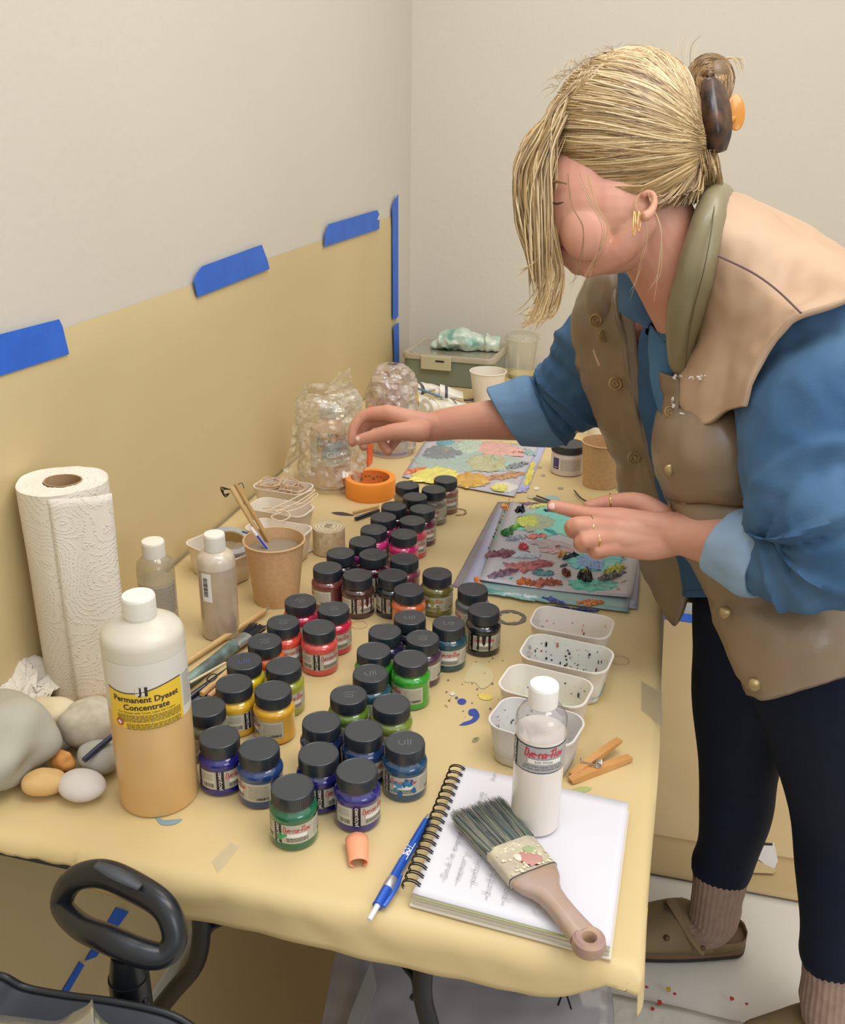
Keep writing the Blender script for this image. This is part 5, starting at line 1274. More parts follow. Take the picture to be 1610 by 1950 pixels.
for nm, cnt, cols in (('bristles', 2600, ('84928A', '5C6C6E', 'B4B09A', 'A08284')),):
    ms_ = [MB() for _ in cols]
    for k in range(cnt):
        u, v = r2.uniform(-1, 1), r2.uniform(-1, 1); b0_ = A_ + ax * (.073 * sc_) + sx_ * u * .0252 + Vector((0, 0, v * .0072 + .0005))
        ln = .074 * sc_ * r2.uniform(.86, 1.04); tipp = b0_ - ax * ln + sx_ * (u * .004 + r2.uniform(-.0015, .0015)) + Vector((0, 0, -v * .0015 + r2.uniform(-.001, .001) - .002)); mid_ = b0_.lerp(tipp, .5) + sx_ * r2.uniform(-.0006, .0006)
        ms_[r2.choice((0, 0, 1, 1, 1, 2, 2, 3))].tube([b0_, mid_, tipp], [.00038, .00034, .00012], 3, caps=False)
    for q, c_ in zip(ms_, cols): tag(q.build('bristles', mat('bristle_' + c_, c_, .6), pb), kind='stuff')
# crusted paint on the ferrule
m = MB()
for k in range(60):
    u, s = r2.uniform(-.95, .95), r2.uniform(.074, .112) * sc_; c = A_ + ax * s + sx_ * u * .025 + Vector((0, 0, .0082)); m.ball(c, r2.uniform(.0006, .0017), 0, 8, 5, (1.4, 1, .4))
m.build('paint_crust', mat('pale_crust', 'D8CEB4', .5), pb)
m = MB(); 
for c_, s, u, r_ in (('9FAE80', .090, .010, .006), ('BC8A80', .100, .004, .010), ('D8D2C8', .094, -.004, .005)):
    m = MB(); m.ball(A_ + ax * s * sc_ + sx_ * u * -1 + Vector((0, 0, .0082)), r_, 0, 14, 8, (1.2, .9, .10), .4, 2, s * 99); m.build('paint_smear', mat('smearp_' + c_, c_, .4), pb)

# ------------------------------------------------------------------ blue pen
p0, p1 = at(820, 1552, T + .006), at(703, 1752, T + .005); pn = thing('blue_ballpoint_pen', p0, 'metallic blue pen with white lettering lying left of the notebook', 'pen'); d = p1 - p0; dn = d.normalized(); LP = d.length; sd = dn.cross(Vector((0, 0, 1))).normalized()
M_pb = mat('metallic_blue', '1F5BC4', .25, metal=.35, coat=.8); M_sil = mat('satin_silver', 'C9C9CC', .3, metal=.8)
MB().tube([dn * LP * k for k in (.075, .10, .4, .60, .70, .88)], [.0042, .0046, .0050, .0050, .0054, .0050], 20, sub=3).build('barrel', M_pb, pn)
MB().tube([dn * LP * k for k in (0, .02, .075)], [.0022, .0036, .0041], 16, sub=2).build('tip_cone', M_sil, pn)
MB().tube([dn * LP * k for k in (.635, .66, .72, .745)], [.0048, .0058, .0058, .0048], 20, sub=2).build('silver_grip', M_sil, pn)
MB().tube([dn * LP * k for k in (.88, .90, .985, 1.0)], [.0030, .0026, .0026, .0022], 16).build('click_button', mat('pen_button', 'D4D4D4', .3), pn)
m = MB(); m.tube([dn * LP * .60 + sd * -.0058 + Vector((0, 0, .001)), dn * LP * .72 + sd * -.0082 + Vector((0, 0, .002)), dn * LP * .88 + sd * -.0062 + Vector((0, 0, .0015))], [.0016, .0022, .0024], 10, flat=.5, sub=4); m.build('clip', M_pb, pn)
m = MB(); f = lambda u, v: dn * (LP * .40 - u) + sd * v * 1.0 + Vector((0, 0, sqrt(max(0, .0052 ** 2 - v * v)) + .0001)); print_text(m, 'SUV', .0085, f, 0, bold=.0003)
for q in ([(-.012, -.0033), (.012, -.0033), (.012, .0033), (-.012, .0033), (-.012, -.0033)],):
    for i in range(4): ribbon(m, [q[i], q[i + 1]], .0006, f, 0, 1)
m.build('lettering', mat('pen_white_print', 'E8ECF4', .4), pn, smooth=False)

# ------------------------------------------------------------------ orange curl, clothes pin
t = thing('orange_tape_curl', at(684, 1628), 'small curled piece of orange tape in front of the violet blue jar', 'tape scrap')
m = MB(); rows = []; c0 = at(680, 1610) - Vector(t.location); c1 = at(683, 1652) - Vector(t.location); dd = (c1 - c0); s_ = dd.cross(Vector((0, 0, 1))).normalized()
for i in range(9):
    k = i / 8; R_ = .0112 * (1 - .22 * k); r = []
    for j in range(17):
        a = radians(-150 + 300 * j / 16) + pi / 2; r.append(c0 + dd * (k if i else (.0 - .12 * (1 - abs(j - 8) / 8))) + s_ * R_ * cos(a) + Vector((0, 0, R_ * .62 + R_ * .62 * sin(a))))
    rows.append(r)
m.grid(rows); m.build('curl', mat('pale_orange_tape', 'F0A07A', .5), t, solid=.0006)
m = MB(); m.grid([[p + Vector((0, 0, .0004)) for p in rows[0]], [p + Vector((0, 0, .0004)) for p in rows[1]], [p + Vector((0, 0, .0004)) for p in rows[2]]]); m.build('bright_end', M_or, t)
cp = thing('clothes_pin', at(1145, 1470), 'wooden spring clothespin lying behind the notebook', 'clothes pin'); o0 = Vector(cp.location)
M_pin = mat('orange_pine', 'CE9A60', .5, var='BF8A50', vscale=30)
def bar(a, b_, w, h, z0, z1, nm, wl=None):
    p, q = at(a[0], a[1], T) - o0, at(b_[0], b_[1], T) - o0; d_ = (q - p).normalized(); s_ = d_.cross(Vector((0, 0, 1))).normalized(); m = MB(); rows = []
    for k, hh in ((0, .35), (.06, .8), (.2, 1), (.40, 1), (.43, .80), (.46, 1), (.8, .8), (.97, .55), (1, .5)):
        c = p.lerp(q, k) + Vector((0, 0, z0 + (z1 - z0) * k + h / 2)); rows.append([c + s_ * w / 2 + Vector((0, 0, h * hh / 2)), c - s_ * w / 2 + Vector((0, 0, h * hh / 2)), c - s_ * w / 2 - Vector((0, 0, h * hh / 2)), c + s_ * w / 2 - Vector((0, 0, h * hh / 2))])
    m.grid(rows, cu=True); m.f += [(3, 2, 1, 0), (32, 33, 34, 35)]; m.m += [0, 0]; m.build(nm, M_pin, cp, smooth=False)
bar((1086, 1492), (1200, 1448), .009, .0085, .0, .0, 'wooden_leg'); bar((1089, 1484), (1178, 1430), .009, .0075, .002, .012, 'wooden_leg')
m = MB(); c = at(1140, 1458, T + .012) - o0
m.tube([c + Vector((.0035 * cos(a), .003 * sin(a) * .3 + .0012 * a / 3, .0035 * sin(a))) for a in [k * .6 for k in range(34)]], .0007, 6); m.tube([c, c + Vector((-.02, .0, .002)), c + Vector((-.0205, .005, .002))], .0007, 6); m.build('spring', M_fer, cp)

# ------------------------------------------------------------------ cart with loop handle, lower left
ct = thing('folding_cart', (-.44, .50, 0), 'black cart with a padded loop handle on a post, in front of the table', 'cart'); o0 = Vector(ct.location)
YC = .56
def PC(px, py, y=YC): return aty(px, py, y) - o0
M_foam = mat('black_grip_rubber', '1A1D22', .30, spec=.6, bump=.05, bscale=100)
lp = [(118, 1722, .585), (140, 1676, .590), (195, 1664, .590), (262, 1692, .585), (315, 1730, .575), (333, 1785, .565), (312, 1818, .555), (270, 1815, .550), (205, 1788, .552), (150, 1762, .565)]
m = MB(); m.tube([PC(a, b, y) for a, b, y in lp], [.0105, .0115, .0128, .0128, .0118, .0112, .0112, .0122, .0122, .0112], 26, closed=True, sub=8); m.build('loop_handle', M_foam, ct)
m = MB(); m.tube([PC(186, 1665, .580) + Vector((0, 0, .011)), PC(225, 1684, .578) + Vector((0, 0, .0118)), PC(270, 1707, .575) + Vector((0, 0, .0105))], [.004, .007, .004], 14, flat=.45, sub=5); m.build('thumb_pad', mat('grey_rubber', '3A3D42', .45), ct)
pt_ = PC(240, 1822, .550); 
MB().tube([pt_ + Vector((0, 0, .004)), pt_ - Vector((0, 0, .02)), pt_ - Vector((0, 0, .026))], [.0125, .0165, .017], 28).build('collar', M_black, ct)
MB().tube([pt_ - Vector((0, 0, .022)), pt_ - Vector((0, 0, .15)), pt_ - Vector((0, 0, .48))], [.0178, .0178, .017], 28).build('post', M_black, ct)
m = MB(); q = pt_ - Vector((-.017, .004, .065)); m.ball(q, .010, 0, 20, 12, (.5, .9, 2.6)); m.build('release_lever', M_black, ct)
# cart basket: rim and fabric
rim = [(-60, 1868, .50), (0, 1862, .50), (50, 1885, .505), (130, 1900, .51), (220, 1912, .515), (330, 1938, .52), (400, 1985, .52)]
rp = [PC(a, b, y) for a, b, y in rim]; m = MB(); rs = sp(rp, 6)
bot = [Vector((p.x, p.y, 0)) + Vector((0, -.0, .10 - o0.z)) for p in rs]
nearer = [p + Vector((-.02, -.17, -.03)) for p in rs]
m.grid([rs, [p + Vector((0, -.006, .004)) for p in rs], [p + Vector((-.004, -.03, -.006)) for p in rs], [p + Vector((-.01, -.09, -.08)) for p in rs], [p + Vector((-.01, -.12, -.28)) for p in rs]])
m.grid([rs, [p + Vector((0, .01, -.01)) for p in rs], [p + Vector((0, .012, -.35)) for p in rs]])
m.build('fabric_bag', mat('black_nylon', '22262E', .5, bump=.3, bscale=20, bdist=.004), ct)
MB().tube([p + Vector((0, 0, .002)) for p in rp], .0035, 10, sub=6).build('rim_piping', mat('dark_piping', '15181E', .4), ct)
m = MB(); w_ = thing('plastic_wrap', PC(120, 1950, .44) + o0, 'clear crinkled plastic wrap lying over the cart bag at the bottom left', 'plastic wrap'); ow = Vector(w_.location)
def pw(a, b, y): return aty(a, b, y) - ow
rows = [[pw(-40, 1928, .46), pw(40, 1937, .46), pw(105, 1944, .46), pw(135, 1930, .455), pw(165, 1915, .45), pw(176, 1903, .45), pw(182, 1925, .45), pw(200, 1945, .45)],
        [pw(-40, 1946, .43), pw(40, 1952, .43), pw(90, 1958, .43), pw(128, 1955, .43), pw(160, 1938, .43), pw(178, 1930, .43), pw(182, 1955, .43), pw(215, 1958, .43)],
        [pw(-40, 1990, .42), pw(40, 1990, .42), pw(90, 1990, .42), pw(128, 1990, .42), pw(160, 1990, .42), pw(178, 1990, .42), pw(190, 1990, .42), pw(230, 1990, .42)]]
m.grid(patch(rows, 3, 4)); m.build('wrap', clear('crinkled_wrap', haze=.45, hazecol='C8C4B0', rough=.12, gloss=.8), w_, sharp=12)
# ------------------------------------------------------------------ the person
pr = thing('person', (.28, 1.33, 0), 'person in tan puffer vest and denim shirt leaning over the table, hair in clip', 'person')
OP = Vector(pr.location)
def Q(px, py, d): return P(px, py, d) - OP
CAMX = ROT @ Vector((1, 0, 0)); CAMY = ROT @ Vector((0, 1, 0)); CAMZ = ROT @ Vector((0, 0, -1))
def link_remesh(mb, name, mt, voxel, smooth_it, parent, sharp=180, post=None):
    me = bpy.data.meshes.new('tmp'); me.from_pydata(mb.v, [], mb.f); o = bpy.data.objects.new('tmp', me); COL.objects.link(o)
    r = o.modifiers.new('r', 'REMESH'); r.mode = 'VOXEL'; r.voxel_size = voxel
    s = o.modifiers.new('s', 'SMOOTH'); s.factor = .5; s.iterations = smooth_it
    dg = bpy.context.evaluated_depsgraph_get(); dg.update()
    m2 = bpy.data.meshes.new_from_object(o.evaluated_get(dg)); bpy.data.objects.remove(o); bpy.data.meshes.remove(me)
    if post:
        for v in m2.vertices: v.co = post(v.co.copy())
    m2.materials.clear(); m2.materials.append(mt); m2.name = name
    m2.polygons.foreach_set('use_smooth', [True] * len(m2.polygons)); m2.update()
    n = bpy.data.objects.new(name, m2); COL.objects.link(n); n.parent = parent; return n
def chain(m, pts, seg=16, sub=4):
    """rounded limb through (px, py, depth, radius) joints"""
    q = [Q(a, b, d) for a, b, d, r in pts]; R_ = [p[3] for p in pts]
    m.tube(q, R_, seg, sub=sub)
    for p, r_ in ((q[0], R_[0]), (q[-1], R_[-1])): m.ball(p, r_ * .995, 0, 14, 10)
def eball(m, px, py, d, rx, ry, rz, ang=0, seg=28):
    """ellipsoid: rx along the picture's width, ry its height, rz depth"""
    c = Q(px, py, d); X = CAMX * cos(ang) + CAMY * sin(ang); Y = -CAMX * sin(ang) + CAMY * cos(ang); vs, fs = [], []; n = 16
    for i in range(n + 1):
        th = pi * i / n
        for j in range(seg):
            ph = 2 * pi * j / seg; vs.append(c + X * rx * sin(th) * cos(ph) + Y * ry * cos(th) + CAMZ * rz * sin(th) * sin(ph))
    for i in range(n):
        for j in range(seg): fs.append((i * seg + j, (i + 1) * seg + j, (i + 1) * seg + (j + 1) % seg, i * seg + (j + 1) % seg))
    m.add(vs, fs)
M_skin = mat('skin', 'CC9880', .5, var='C2866E', vscale=14, sub=.25, bump=.12, bscale=130, bdist=.001)
m = MB()
# head
eball(m, 1188, 280, 1.12, .088, .088, .070)
eball(m, 1112, 385, 1.12, .052, .080, .058)
eball(m, 1160, 405, 1.12, .065, .058, .062)
chain(m, [(1222, 425, 1.075, .018), (1180, 478, 1.085, .017), (1122, 506, 1.112, .014)]); chain(m, [(1222, 425, 1.165, .018), (1180, 478, 1.155, .017), (1122, 506, 1.128, .014)])
eball(m, 1106, 502, 1.12, .015, .013, .020); eball(m, 1118, 440, 1.085, .030, .034, .022); eball(m, 1118, 440, 1.155, .030, .034, .022)
eball(m, 1078, 470, 1.12, .014, .020, .026); eball(m, 1160, 480, 1.12, .045, .024, .045)
chain(m, [(1048, 365, 1.12, .009), (1034, 400, 1.12, .010), (1024, 424, 1.12, .0115)]); eball(m, 1036, 430, 1.108, .009, .007, .008); eball(m, 1036, 430, 1.132, .009, .007, .008)
eball(m, 1085, 330, 1.12, .022, .016, .046)
# ear
c = Q(1226, 392, 1.052)
m.tube([c + CAMX * a + CAMY * b - CAMZ * .002 * k for k, (a, b) in enumerate(((-.002, .010), (.005, .014), (.011, .008), (.009, -.004), (.002, -.013), (-.004, -.015)))], [.0038, .004, .004, .0045, .006, .006], 10, sub=3)
eball(m, 1224, 395, 1.062, .012, .018, .007)
# neck and trunk
chain(m, [(1225, 400, 1.13, .052), (1268, 480, 1.14, .050), (1316, 570, 1.17, .052), (1362, 660, 1.24, .055)], 24)
chain(m, [(1362, 660, 1.25, .055), (1410, 780, 1.29, .075), (1470, 950, 1.31, .085), (1540, 1150, 1.33, .10)], 24)
chain(m, [(1250, 640, 1.42, .045), (1390, 660, 1.28, .050), (1540, 640, 1.14, .040)], 20)
# near arm
chain(m, [(1560, 620, 1.10, .052), (1552, 850, 1.06, .044), (1572, 1050, 1.04, .040), (1500, 1062, 1.075, .038), (1410, 1042, 1.12, .0345), (1335, 1024, 1.16, .0285), (1285, 1016, 1.18, .0245)], 24)
WL = (1285, 1014, 1.18)
for mx_, my_, md, r_ in ((1180, 986, 1.198, .0135), (1168, 1004, 1.186, .0135), (1168, 1024, 1.182, .0130), (1182, 1040, 1.186, .0120)):
    chain(m, [(1290, 1004 + (my_ - 986) * .45, 1.182, .019), (1236, 1000 + (my_ - 986) * .75, 1.186, .0175), (mx_, my_, md, r_)])
chain(m, [(1180, 986, 1.198, .0135), (1122, 980, 1.202, .0102), (1084, 970, 1.207, .0092), (1053, 963, 1.21, .0078)])
chain(m, [(1168, 1004, 1.186, .0135), (1098, 999, 1.172, .0102), (1092, 1012, 1.196, .0094), (1118, 1018, 1.222, .008)])
chain(m, [(1168, 1024, 1.182, .0130), (1112, 1029, 1.168, .0098), (1110, 1040, 1.194, .009), (1136, 1040, 1.216, .0078)])
chain(m, [(1182, 1040, 1.186, .0118), (1136, 1048, 1.172, .0085), (1138, 1054, 1.196, .0078), (1158, 1050, 1.214, .007)])
chain(m, [(1262, 985, 1.205, .0165), (1218, 958, 1.222, .0135), (1166, 956, 1.232, .0105), (1122, 965, 1.232, .0085)])
# far arm
chain(m, [(1180, 640, 1.46, .050), (1120, 740, 1.53, .044), (1070, 788, 1.575, .040), (1000, 796, 1.585, .037), (930, 800, 1.592, .0325), (862, 806, 1.598, .0275), (818, 814, 1.60, .0240)], 24)
for mx_, my_, md, r_ in ((738, 786, 1.595, .0140), (742, 796, 1.615, .0135), (752, 808, 1.632, .0125), (766, 820, 1.642, .0115)):
    chain(m, [(822, 808 + (md - 1.595) * 150, 1.59 + (md - 1.595) * .5, .0185), (785, 800 + (my_ - 786) * .6, 1.592 + (md - 1.595) * .8, .0170), (mx_, my_, md, r_)])
chain(m, [(738, 786, 1.595, .0135), (696, 791, 1.60, .0105), (675, 814, 1.60, .0092), (671, 842, 1.60, .0080)])
chain(m, [(742, 796, 1.615, .0130), (704, 806, 1.625, .0102), (690, 830, 1.622, .0090), (693, 850, 1.618, .0080)])
chain(m, [(752, 808, 1.632, .0120), (728, 832, 1.645, .0095), (731, 848, 1.635, .0085), (740, 860, 1.628, .0075)])
chain(m, [(766, 820, 1.642, .0105), (752, 842, 1.652, .0080), (742, 856, 1.645, .0070)])
chain(m, [(800, 822, 1.575, .0180), (752, 822, 1.562, .0140), (712, 831, 1.568, .0112), (684, 838, 1.575, .0090)])
body = link_remesh(m, 'body', M_skin, .0021, 5, pr)
# lips, nails, lashes and brows
M_lip = mat('lips', 'B0605C', .4)
m = MB(); m.tube([Q(1068, 462, 1.12), Q(1074, 463, 1.10), Q(1098, 464, 1.080)], [.0052, .0050, .0014], 10, flat=.7, sub=4); m.tube([Q(1068, 472, 1.12), Q(1076, 472, 1.10), Q(1096, 467, 1.081)], [.0058, .0055, .0014], 10, flat=.8, sub=4); m.build('lips', M_lip, pr); m = MB(); m.tube([Q(1070, 467, 1.098), Q(1084, 466.5, 1.087), Q(1101, 463, 1.079)], [.0012, .0016, .0006], 8, sub=4); m.build('mouth_line', mat('dark_mouth', '4A2422', .6), pr)
m = MB(); eball(m, 1052, 964, 1.2035, .0052, .0042, .0018); eball(m, 683, 836, 1.567, .005, .004, .002); m.build('fingernails', mat('nail', 'E0B4A4', .25, coat=.5), pr)
for sd in (-1, 1):
    m = MB(); m.tube([Q(1050, 384, 1.12 + sd * .040), Q(1060, 388, 1.12 + sd * .047), Q(1073, 385, 1.12 + sd * .052)], [.0006, .0014, .0006], 8, sub=4); m.build('eyelashes', mat('brown_lashes', '4A3226', .6), pr)
    m = MB(); m.tube([Q(1046, 352, 1.12 + sd * .040), Q(1062, 345, 1.12 + sd * .049), Q(1080, 350, 1.12 + sd * .054)], [.0010, .0020, .0008], 8, sub=4); m.build('eyebrow', mat('blond_brow', '8A6A4A', .7), pr)
M_gold = mat('gold', 'D9B26A', .22, metal=1.0)
def ring_at(px, py, d, ax, r_, nm='ring', lab=None, th=.0011):
    c = Q(px, py, d); ax = Vector(ax).normalized(); u = ax.orthogonal().normalized(); v = ax.cross(u); m = MB()
    m.tube([c + (u * cos(a) + v * sin(a)) * r_ for a in [2 * pi * k / 28 for k in range(28)]], th, 8, closed=True); o = m.build(nm, M_gold, pr)
    if lab: o['label'] = lab
dirp = lambda a, b: (Q(*b) - Q(*a))
ring_at(1163, 956, 1.232, dirp((1218, 958, 1.222), (1122, 965, 1.232)), .0108, lab='thin gold band', th=.0008)
ring_at(1122, 1001, 1.177, dirp((1168, 1004, 1.186), (1098, 999, 1.172)), .0118, lab='gold wave ring', th=.0013)
ring_at(1134, 1028, 1.173, dirp((1168, 1024, 1.182), (1112, 1029, 1.168)), .0114, lab='gold pointed ring', th=.0011)
for k, (dx, ln) in enumerate(((0, 48), (9, 40))):
    m = MB(); m.tube([Q(1208 + dx, 402, 1.045), Q(1206 + dx, 402 + ln * .6, 1.040), Q(1208 + dx, 402 + ln, 1.04), Q(1211 + dx, 402 + ln * .6, 1.042), Q(1210 + dx, 404, 1.046)], .0005, 8, sub=5); m.build('earring', M_gold, pr)

# leggings
m = MB()
chain(m, [(1480, 1120, 1.36, .115), (1462, 1230, 1.42, .108), (1424, 1330, 1.49, .085), (1408, 1450, 1.56, .064), (1402, 1540, 1.62, .060), (1388, 1610, 1.67, .052), (1374, 1650, 1.70, .0525)], 28)
chain(m, [(1590, 1120, 1.26, .13), (1600, 1230, 1.27, .13), (1612, 1380, 1.33, .108), (1606, 1540, 1.42, .076), (1602, 1660, 1.46, .066), (1594, 1760, 1.50, .054), (1588, 1816, 1.53, .0525)], 28)
chain(m, [(1500, 1120, 1.36, .12), (1600, 1130, 1.27, .13)], 24)
link_remesh(m, 'leggings', mat('navy_leggings', '101A30', .75, var='0E1628', vscale=30, spec=.25), .005, 6, pr)
# socks with ribs
def lathe_path(pts, seg=60, rib=0, nrib=26, wr=0, seed=0, sx=1.0, sub=6):
    q = [Vector(p[0]) for p in pts]; R_ = [p[1] for p in pts]; q, R_ = smooth_path(q, R_, sub); rows = []; n = len(q); nrm = None
    for i, p in enumerate(q):
        t = (q[min(i + 1, n - 1)] - q[max(i - 1, 0)]).normalized()
        if nrm is None: nrm = (CAMZ - t * CAMZ.dot(t)).normalized()
        else: nrm = (nrm - t * nrm.dot(t)).normalized()
        b = t.cross(nrm); r = []
        for j in range(seg):
            a = 2 * pi * j / seg; rr_ = R_[i] * (1 + rib * sin(nrib * a)) ; v = p + (b * cos(a) * sx + nrm * sin(a)) * rr_
            if wr: v += (v - p).normalized() * (wr * (noise.noise(v * 16 + Vector((seed, 0, 0))) + .6 * (1 - 2 * abs(noise.noise(v * 30 + Vector((0, seed, 0)))))))
            r.append(v)
        rows.append(r)
    return rows
M_sock = mat('taupe_sock', 'A08878', .85, var='94796A', vscale=50, bump=.3, bscale=300)
def sock(pts, wr, seed):
    m = MB(); m.grid(lathe_path([(Q(a, b, d), r_) for a, b, d, r_ in pts], 130, .016, 30, wr, seed), cu=True); n = 130; m.f.append(tuple(reversed(range(n)))); m.m.append(0); o = len(m.v) - n; m.f.append(tuple(range(o, o + n))); m.m.append(0)
    m.build('sock', M_sock, pr, sharp=60)
sock([(1378, 1630, 1.69, .043), (1372, 1670, 1.70, .0455), (1366, 1702, 1.715, .0430), (1362, 1734, 1.735, .0440), (1350, 1757, 1.75, .042), (1318, 1768, 1.762, .033), (1268, 1770, 1.775, .024)], .0012, 3)
sock([(1592, 1800, 1.515, .0430), (1588, 1835, 1.53, .0450), (1584, 1875, 1.54, .0435), (1580, 1915, 1.55, .0440), (1580, 1945, 1.56, .0400), (1560, 1962, 1.57, .031), (1530, 1972, 1.58, .022)], .0030, 5)
# clogs
M_suede = mat('taupe_suede', '8A7658', .9, var='7C694C', vscale=14, bump=.3, bscale=160, spec=.2); M_sole = mat('cork_sole', '6E543E', .7, bump=.3, bscale=90); M_out = mat('dark_outsole', '2E2622', .7)
def clog(hl, to):
    h0 = Vector((hl.x, hl.y, 0.0155)); d = Vector((to.x - hl.x, to.y - hl.y, 0)).normalized(); s_ = Vector((-d.y, d.x, 0)); Lf = .262
    def W(t): return .030 + .018 * sin(pi * min(1, max(0, t) * .72 + .05)) ** 1.2 * (1 if t < .8 else 1) if t < .86 else (.030 + .018 * sin(pi * (.86 * .72 + .05)) ** 1.2) * sqrt(max(0, 1 - ((t - .86) / .145) ** 2))
    def W0(t): return W(t) if t > .10 else W(.10) * sqrt(max(0, 1 - ((.10 - t) / .105) ** 2))
    ts = [k / 40 for k in range(41)]
    out = [h0 + d * Lf * t + s_ * W0(t) for t in ts] + [h0 + d * Lf * t - s_ * W0(t) for t in reversed(ts)]
    c = thing('clog', (h0.x, h0.y, 0), None, None); c.parent = pr; c.location = Vector((h0.x, h0.y, 0)) - OP; oc = Vector((h0.x, h0.y, 0))
    m = MB(); n = len(out)
    def lay(z, k=1.0): cen = h0 + d * Lf * .5; return [cen + (p - cen) * k + Vector((0, 0, z)) - oc for p in out]
    m.grid([lay(.004), lay(.022), lay(.024, .97)], cu=True); m.f.append(tuple(range(2 * n, 3 * n))); m.m.append(0); m.build('sole', M_sole, c)
    m = MB(); m.grid([lay(-.004), lay(.0045, 1.006)], cu=True); m.f.append(tuple(reversed(range(n)))); m.m.append(0); m.build('outsole', M_out, c)
    m = MB(); rows = []
    for t, hh in ((.36, .074), (.42, .086), (.52, .084), (.62, .074), (.72, .062), (.82, .052), (.9, .044), (.96, .036), (.995, .024)):
        w = W(t) * 1.03; r = []
        for j in range(25):
            a = pi * j / 24; ca, sa = cos(a), sin(a); tt = t - (.05 * sa if t < .5 else 0) * 0 - (.10 * (1 - sa) if t < .4 else 0)
            r.append(h0 + d * Lf * tt + s_ * (math.copysign(abs(ca) ** .75, ca) * w) + Vector((0, 0, .018 + (hh - .022) * sa ** .8)) - oc)
        rows.append(r)
    m.grid(sp_rows(rows)); m.build('vamp', M_suede, c, solid=.003)
    m = MB(); lo, hi, hi2 = [], [], []
    seq = [t for t in ts if t <= .44]
    for sgn, lst in ((1, list(reversed(seq))), (-1, seq)):
        for t in lst:
            hh = .032 + .030 * max(0, (t - .16) / .28) ** 1.3 + .004 * max(0, 1 - t / .05); p = h0 + d * Lf * t + s_ * sgn * W0(t) * 1.03 - oc
            lo.append(p + Vector((0, 0, .012))); hi.append(p + Vector((0, 0, hh))); hi2.append(p + Vector((0, 0, hh)) - s_ * sgn * .004)
    m.grid([lo, hi, hi2]); m.build('heel_rim', M_suede, c, solid=.003)
    near = -1 if s_.dot(CAMZ) > 0 else 1
    m = MB(); m.tube([h0 + d * Lf * t + s_ * near * W(.45) * k + Vector((0, 0, z)) - oc for t, k, z in ((.54, -.45, .078), (.53, 0, .0855), (.49, .5, .078), (.43, .92, .058), (.37, 1.10, .040), (.34, 1.12, .032))], .010, 10, flat=.22, up=(0, 0, 1), sub=4); m.build('strap', M_suede, c)
    near = -1 if s_.dot(CAMZ) > 0 else 1
    for t, z_ in ((.355, .038), (.60, .052)):
        m = MB(); m.ball(h0 + d * Lf * t + s_ * near * W(t) * 1.16 * (1 if z_ < .05 else .80) + Vector((0, 0, z_)) - oc, .0055, 0, 14, 8); m.build('rivet', mat('antique_rivet', '6A4A3A', .4, metal=.5), c)
    m = MB(); bc = h0 + d * Lf * .56 + Vector((0, 0, .083)) - oc; m.tube([bc + d * a + s_ * b for a, b in ((-.008, -.011), (.008, -.011), (.008, .011), (-.008, .011))], .0014, 8, closed=True); m.build('buckle', mat('antique_buckle', '5A4434', .4, metal=.6), c)
def sp_rows(rows, kv=3):
    cols = [sp([rows[i][j] for i in range(len(rows))], kv) for j in range(len(rows[0]))]
    return [[cols[j][i] for j in range(len(cols))] for i in range(len(cols[0]))]
clog(at(1414, 1806, 0), at(1150, 1800, 0))
clog(at(1690, 1990, 0), at(1445, 2022, 0))

# shirt
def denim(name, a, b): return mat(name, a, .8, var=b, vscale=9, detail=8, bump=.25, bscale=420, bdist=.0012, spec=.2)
M_den = denim('washed_denim', '38587A', '507090'); M_denl = denim('faded_denim', '7E98B4', '94ABC2')
m = MB()
m.grid(lathe_path([(Q(1322, 600, 1.22), .060), (Q(1334, 640, 1.235), .082), (Q(1368, 710, 1.26), .108), (Q(1420, 850, 1.28), .124), (Q(1455, 1000, 1.30), .120), (Q(1476, 1080, 1.31), .122), (Q(1482, 1112, 1.31), .124)], 90, 0, 0, .004, 4), cu=True)
m.build('denim_shirt', denim('denim_front_shaded', '2E4C6E', '3A5C80'), pr)  # darker than the sleeves: shade inside the open vest put into the colour
def sleeve(pts, wr, seed, name='sleeve', mt=None, seg=110, folds=()):
    rows = lathe_path([(Q(a, b, d), r_) for a, b, d, r_ in pts], seg, 0, 0, wr, seed, sub=10)
    n = len(rows)
    for i, r in enumerate(rows):
        c = sum(r, Vector()) / len(r); s = i / (n - 1)
        for j, v in enumerate(r):
            a = 2 * pi * j / seg; k = 0
            for s0, w_, amp, slant in folds: k += amp * math.exp(-((s - s0 - slant * sin(a)) / w_) ** 2)
            r[j] = v + (v - c).normalized() * k
    m = MB(); m.grid(rows, cu=True); return m.build(name, mt or M_den, pr, sharp=70)
sleeve([(1592, 612, 1.10, .050), (1582, 660, 1.080, .074), (1560, 740, 1.062, .084), (1548, 850, 1.052, .078), (1556, 940, 1.040, .074), (1580, 1010, 1.032, .074), (1560, 1062, 1.045, .062), (1500, 1062, 1.070, .052), (1450, 1050, 1.095, .045)], .005, 3,
       folds=((.50, .018, .007, .08), (.57, .016, -.007, .10), (.64, .013, .010, .05), (.69, .012, -.008, .08), (.75, .012, .009, .03), (.83, .012, -.006, .07), (.9, .012, .006, .05), (.30, .02, -.006, .12)))
sleeve([(1210, 620, 1.44, .060), (1165, 655, 1.47, .074), (1120, 710, 1.51, .068), (1085, 755, 1.55, .062), (1050, 775, 1.57, .058), (1015, 783, 1.58, .054)], .005, 8,
       folds=((.35, .025, .008, .12), (.46, .02, -.007, .10), (.58, .02, .009, .10), (.70, .02, -.007, .08), (.80, .018, .007, .06)))
